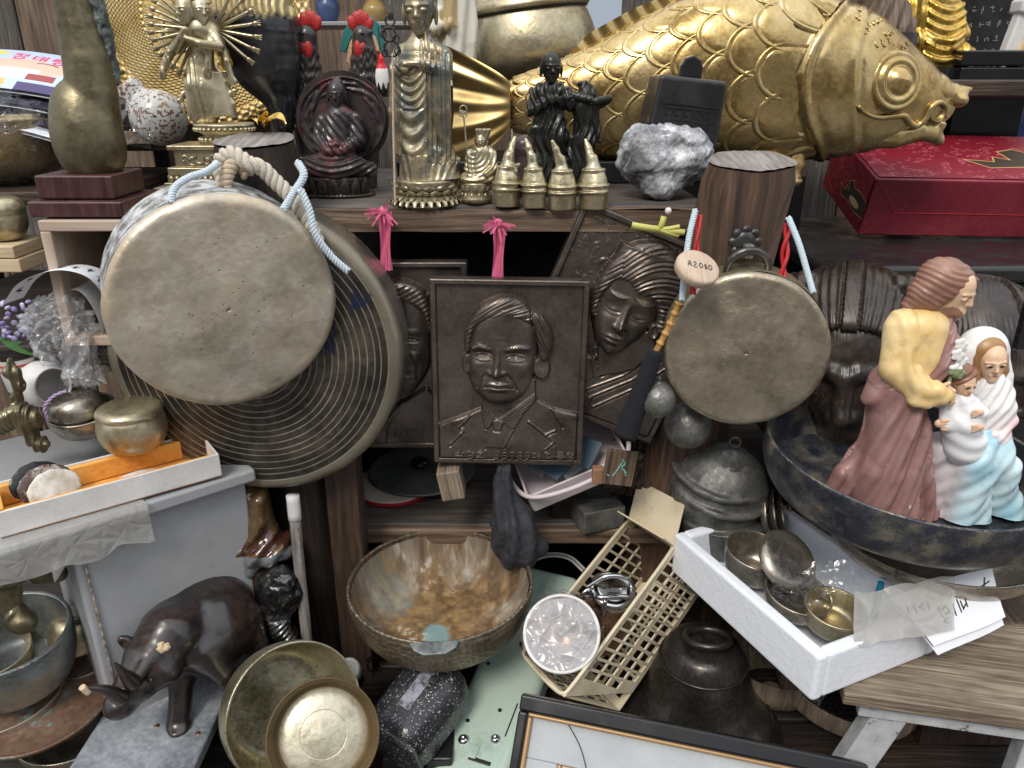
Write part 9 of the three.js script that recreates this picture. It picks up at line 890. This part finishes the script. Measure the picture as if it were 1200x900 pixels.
// ---------------------------------------------------------------- behind the stall
{ // brass pot, porcelain figure, rear shelf and shop wall
  const f = frame(625, 92, 1.6), s = f.s, o = thing('lidded_brass_cauldron', 'large pale brass cauldron with lid behind the carp', 'cauldron', f.base); part('cauldron_body', lathe(smooth([[0, 0], [50, 2], [74, 18], [76, 40], [70, 62], [66, 70]].map(p => [p[0] * s, p[1] * s]), 36), 64), M.brass, o); part('lid', lathe(smooth([[70, 71], [72, 74], [60, 92], [40, 104], [12, 112], [0, 113]].map(p => [p[0] * s, p[1] * s]), 30), 64), M.brass, o); part('dark_band', new THREE.TorusGeometry(67.5 * s, 2.2 * s, 8, 64).rotateX(Math.PI / 2).translate(0, 71 * s, 0), M.black, o); o.rotation.z = 0.12;
  const g = frame(532, 100, 1.48), p = g.p, k = g.s, S = new Sculpt(), c = thing('cream_porcelain_figure', 'cream and gold robed porcelain figure behind the bronze monk', 'statue', g.base); S.chain([p(532, 95, 0), p(534, 40, 0), p(534, -10, 0)], [26 * k, 22 * k, 20 * k], 8 * k).chain([p(514, 20, 10), p(512, 34, 18), p(530, 30, 26)], [9 * k, 8 * k, 6 * k], 4 * k).chain([p(548, 0, 8), p(552, 50, 10), p(554, 90, 8)], [8 * k, 8 * k, 8 * k], 5 * k); part('figure', S.mesh(1.5 * k, { disp: (x, y) => { const [a, b] = g.q(x, y); return 2 * k * Math.sin(a * 0.45 + b * 0.05); }, color: (x, y, z) => { const n = fbm3(x * 30, y * 30, z * 30), [a] = g.q(x, y); return n > 0.52 || a > 540 ? [0.6, 0.58, 0.5] : [0.42, 0.33, 0.17]; } }), mat({ vc: true, rough: 0.3 }), c); part('plinth', new THREE.CylinderGeometry(0.05, 0.05, 0.1, 20).translate(0, -0.05, 0), M.black, c);
  const y = f.base.y, sh = thing('rear_shelf', 'dark rear shelf carrying the cauldron and back statues', 'shelf', V(0.1, 0, -1.88)); part('shelf_board', grainX(rbox(2.0, 0.03, 0.6, 0.004).translate(0, y - 0.0175, 0)), M.woodDark, sh); for (const x of [-0.95, 0, 0.95]) part('shelf_post', rbox(0.06, y - 0.033, 0.06).translate(x, (y - 0.033) / 2, -0.2), M.woodDark, sh);
  const w = thing('shop_back_wall', 'dark brown boarded shop wall behind the stall', 'wall', V(0, 0, -2.42)); for (let i = 0; i < 22; i++) part('wall_board', rbox(0.196, 2.5, 0.03, 0.004).translate(-2.1 + i * 0.2, 1.25, 0), i % 3 ? M.woodShelf : M.woodShelfGrey, w);
  const pp = solo('white_pipe', 'white painted pipe standing behind the cauldron', 'pipe', new THREE.CylinderGeometry(0.012, 0.012, 1.2, 16), M.white, V(PZ(688, 20, 2.3).x, 1.2, -2.3)); const bl = solo('pale_blue_panel', 'pale blue panel leaning on the back wall', 'panel', rbox(0.09, 0.7, 0.012, 0.002), mat({ color: [0.42, 0.5, 0.6], rough: 0.6 }), V(PZ(708, 20, 2.25).x, 1.35, -2.25));
  // small colourful clutter on a rack behind the roosters
  const r = rng(14), cols = [[0.3, 0.04, 0.05], [0.06, 0.1, 0.22], [0.4, 0.28, 0.1], [0.16, 0.08, 0.2], [0.05, 0.16, 0.1], [0.4, 0.36, 0.3]]; const rk = thing('clutter_rack', 'grey metal rack behind the carved roosters', 'rack', V(-0.28, y, -1.75)); for (let i = 0; i < 2; i++) part('rack_shelf', rbox(0.5, 0.008, 0.16, 0.002).translate(0, 0.1 + i * 0.13, 0), M.greyPaint, rk); for (const x of [-0.24, 0.24]) part('rack_post', rbox(0.014, 0.36, 0.014).translate(x, 0.18, 0), M.iron, rk);
  const labs = ['red', 'navy', 'ochre', 'purple', 'green', 'cream']; const used = {}; for (let i = 0; i < 10; i++) { const ci = i % 6, lv = i < 5 ? 0 : 1, h = 0.05 + r() * 0.05, q = 0.014 + r() * 0.012; const t = thing('small_vase', labs[ci] + ' glazed small vase on the ' + (lv ? 'upper' : 'lower') + ' rack shelf behind the roosters', 'vase', V(-0.47 + (i % 5) * 0.095, y + 0.1045 + lv * 0.13, -1.74)); part('vase_body', lathe(smooth([[0, 0], [q * 0.7, 0], [q * 1.3, h * 0.4], [q * 0.6, h * 0.8], [q * 0.8, h], [q * 0.6, h]], 22), 24), mat({ color: cols[ci], rough: 0.3 }), t); } }
renderer.render(scene, camera);
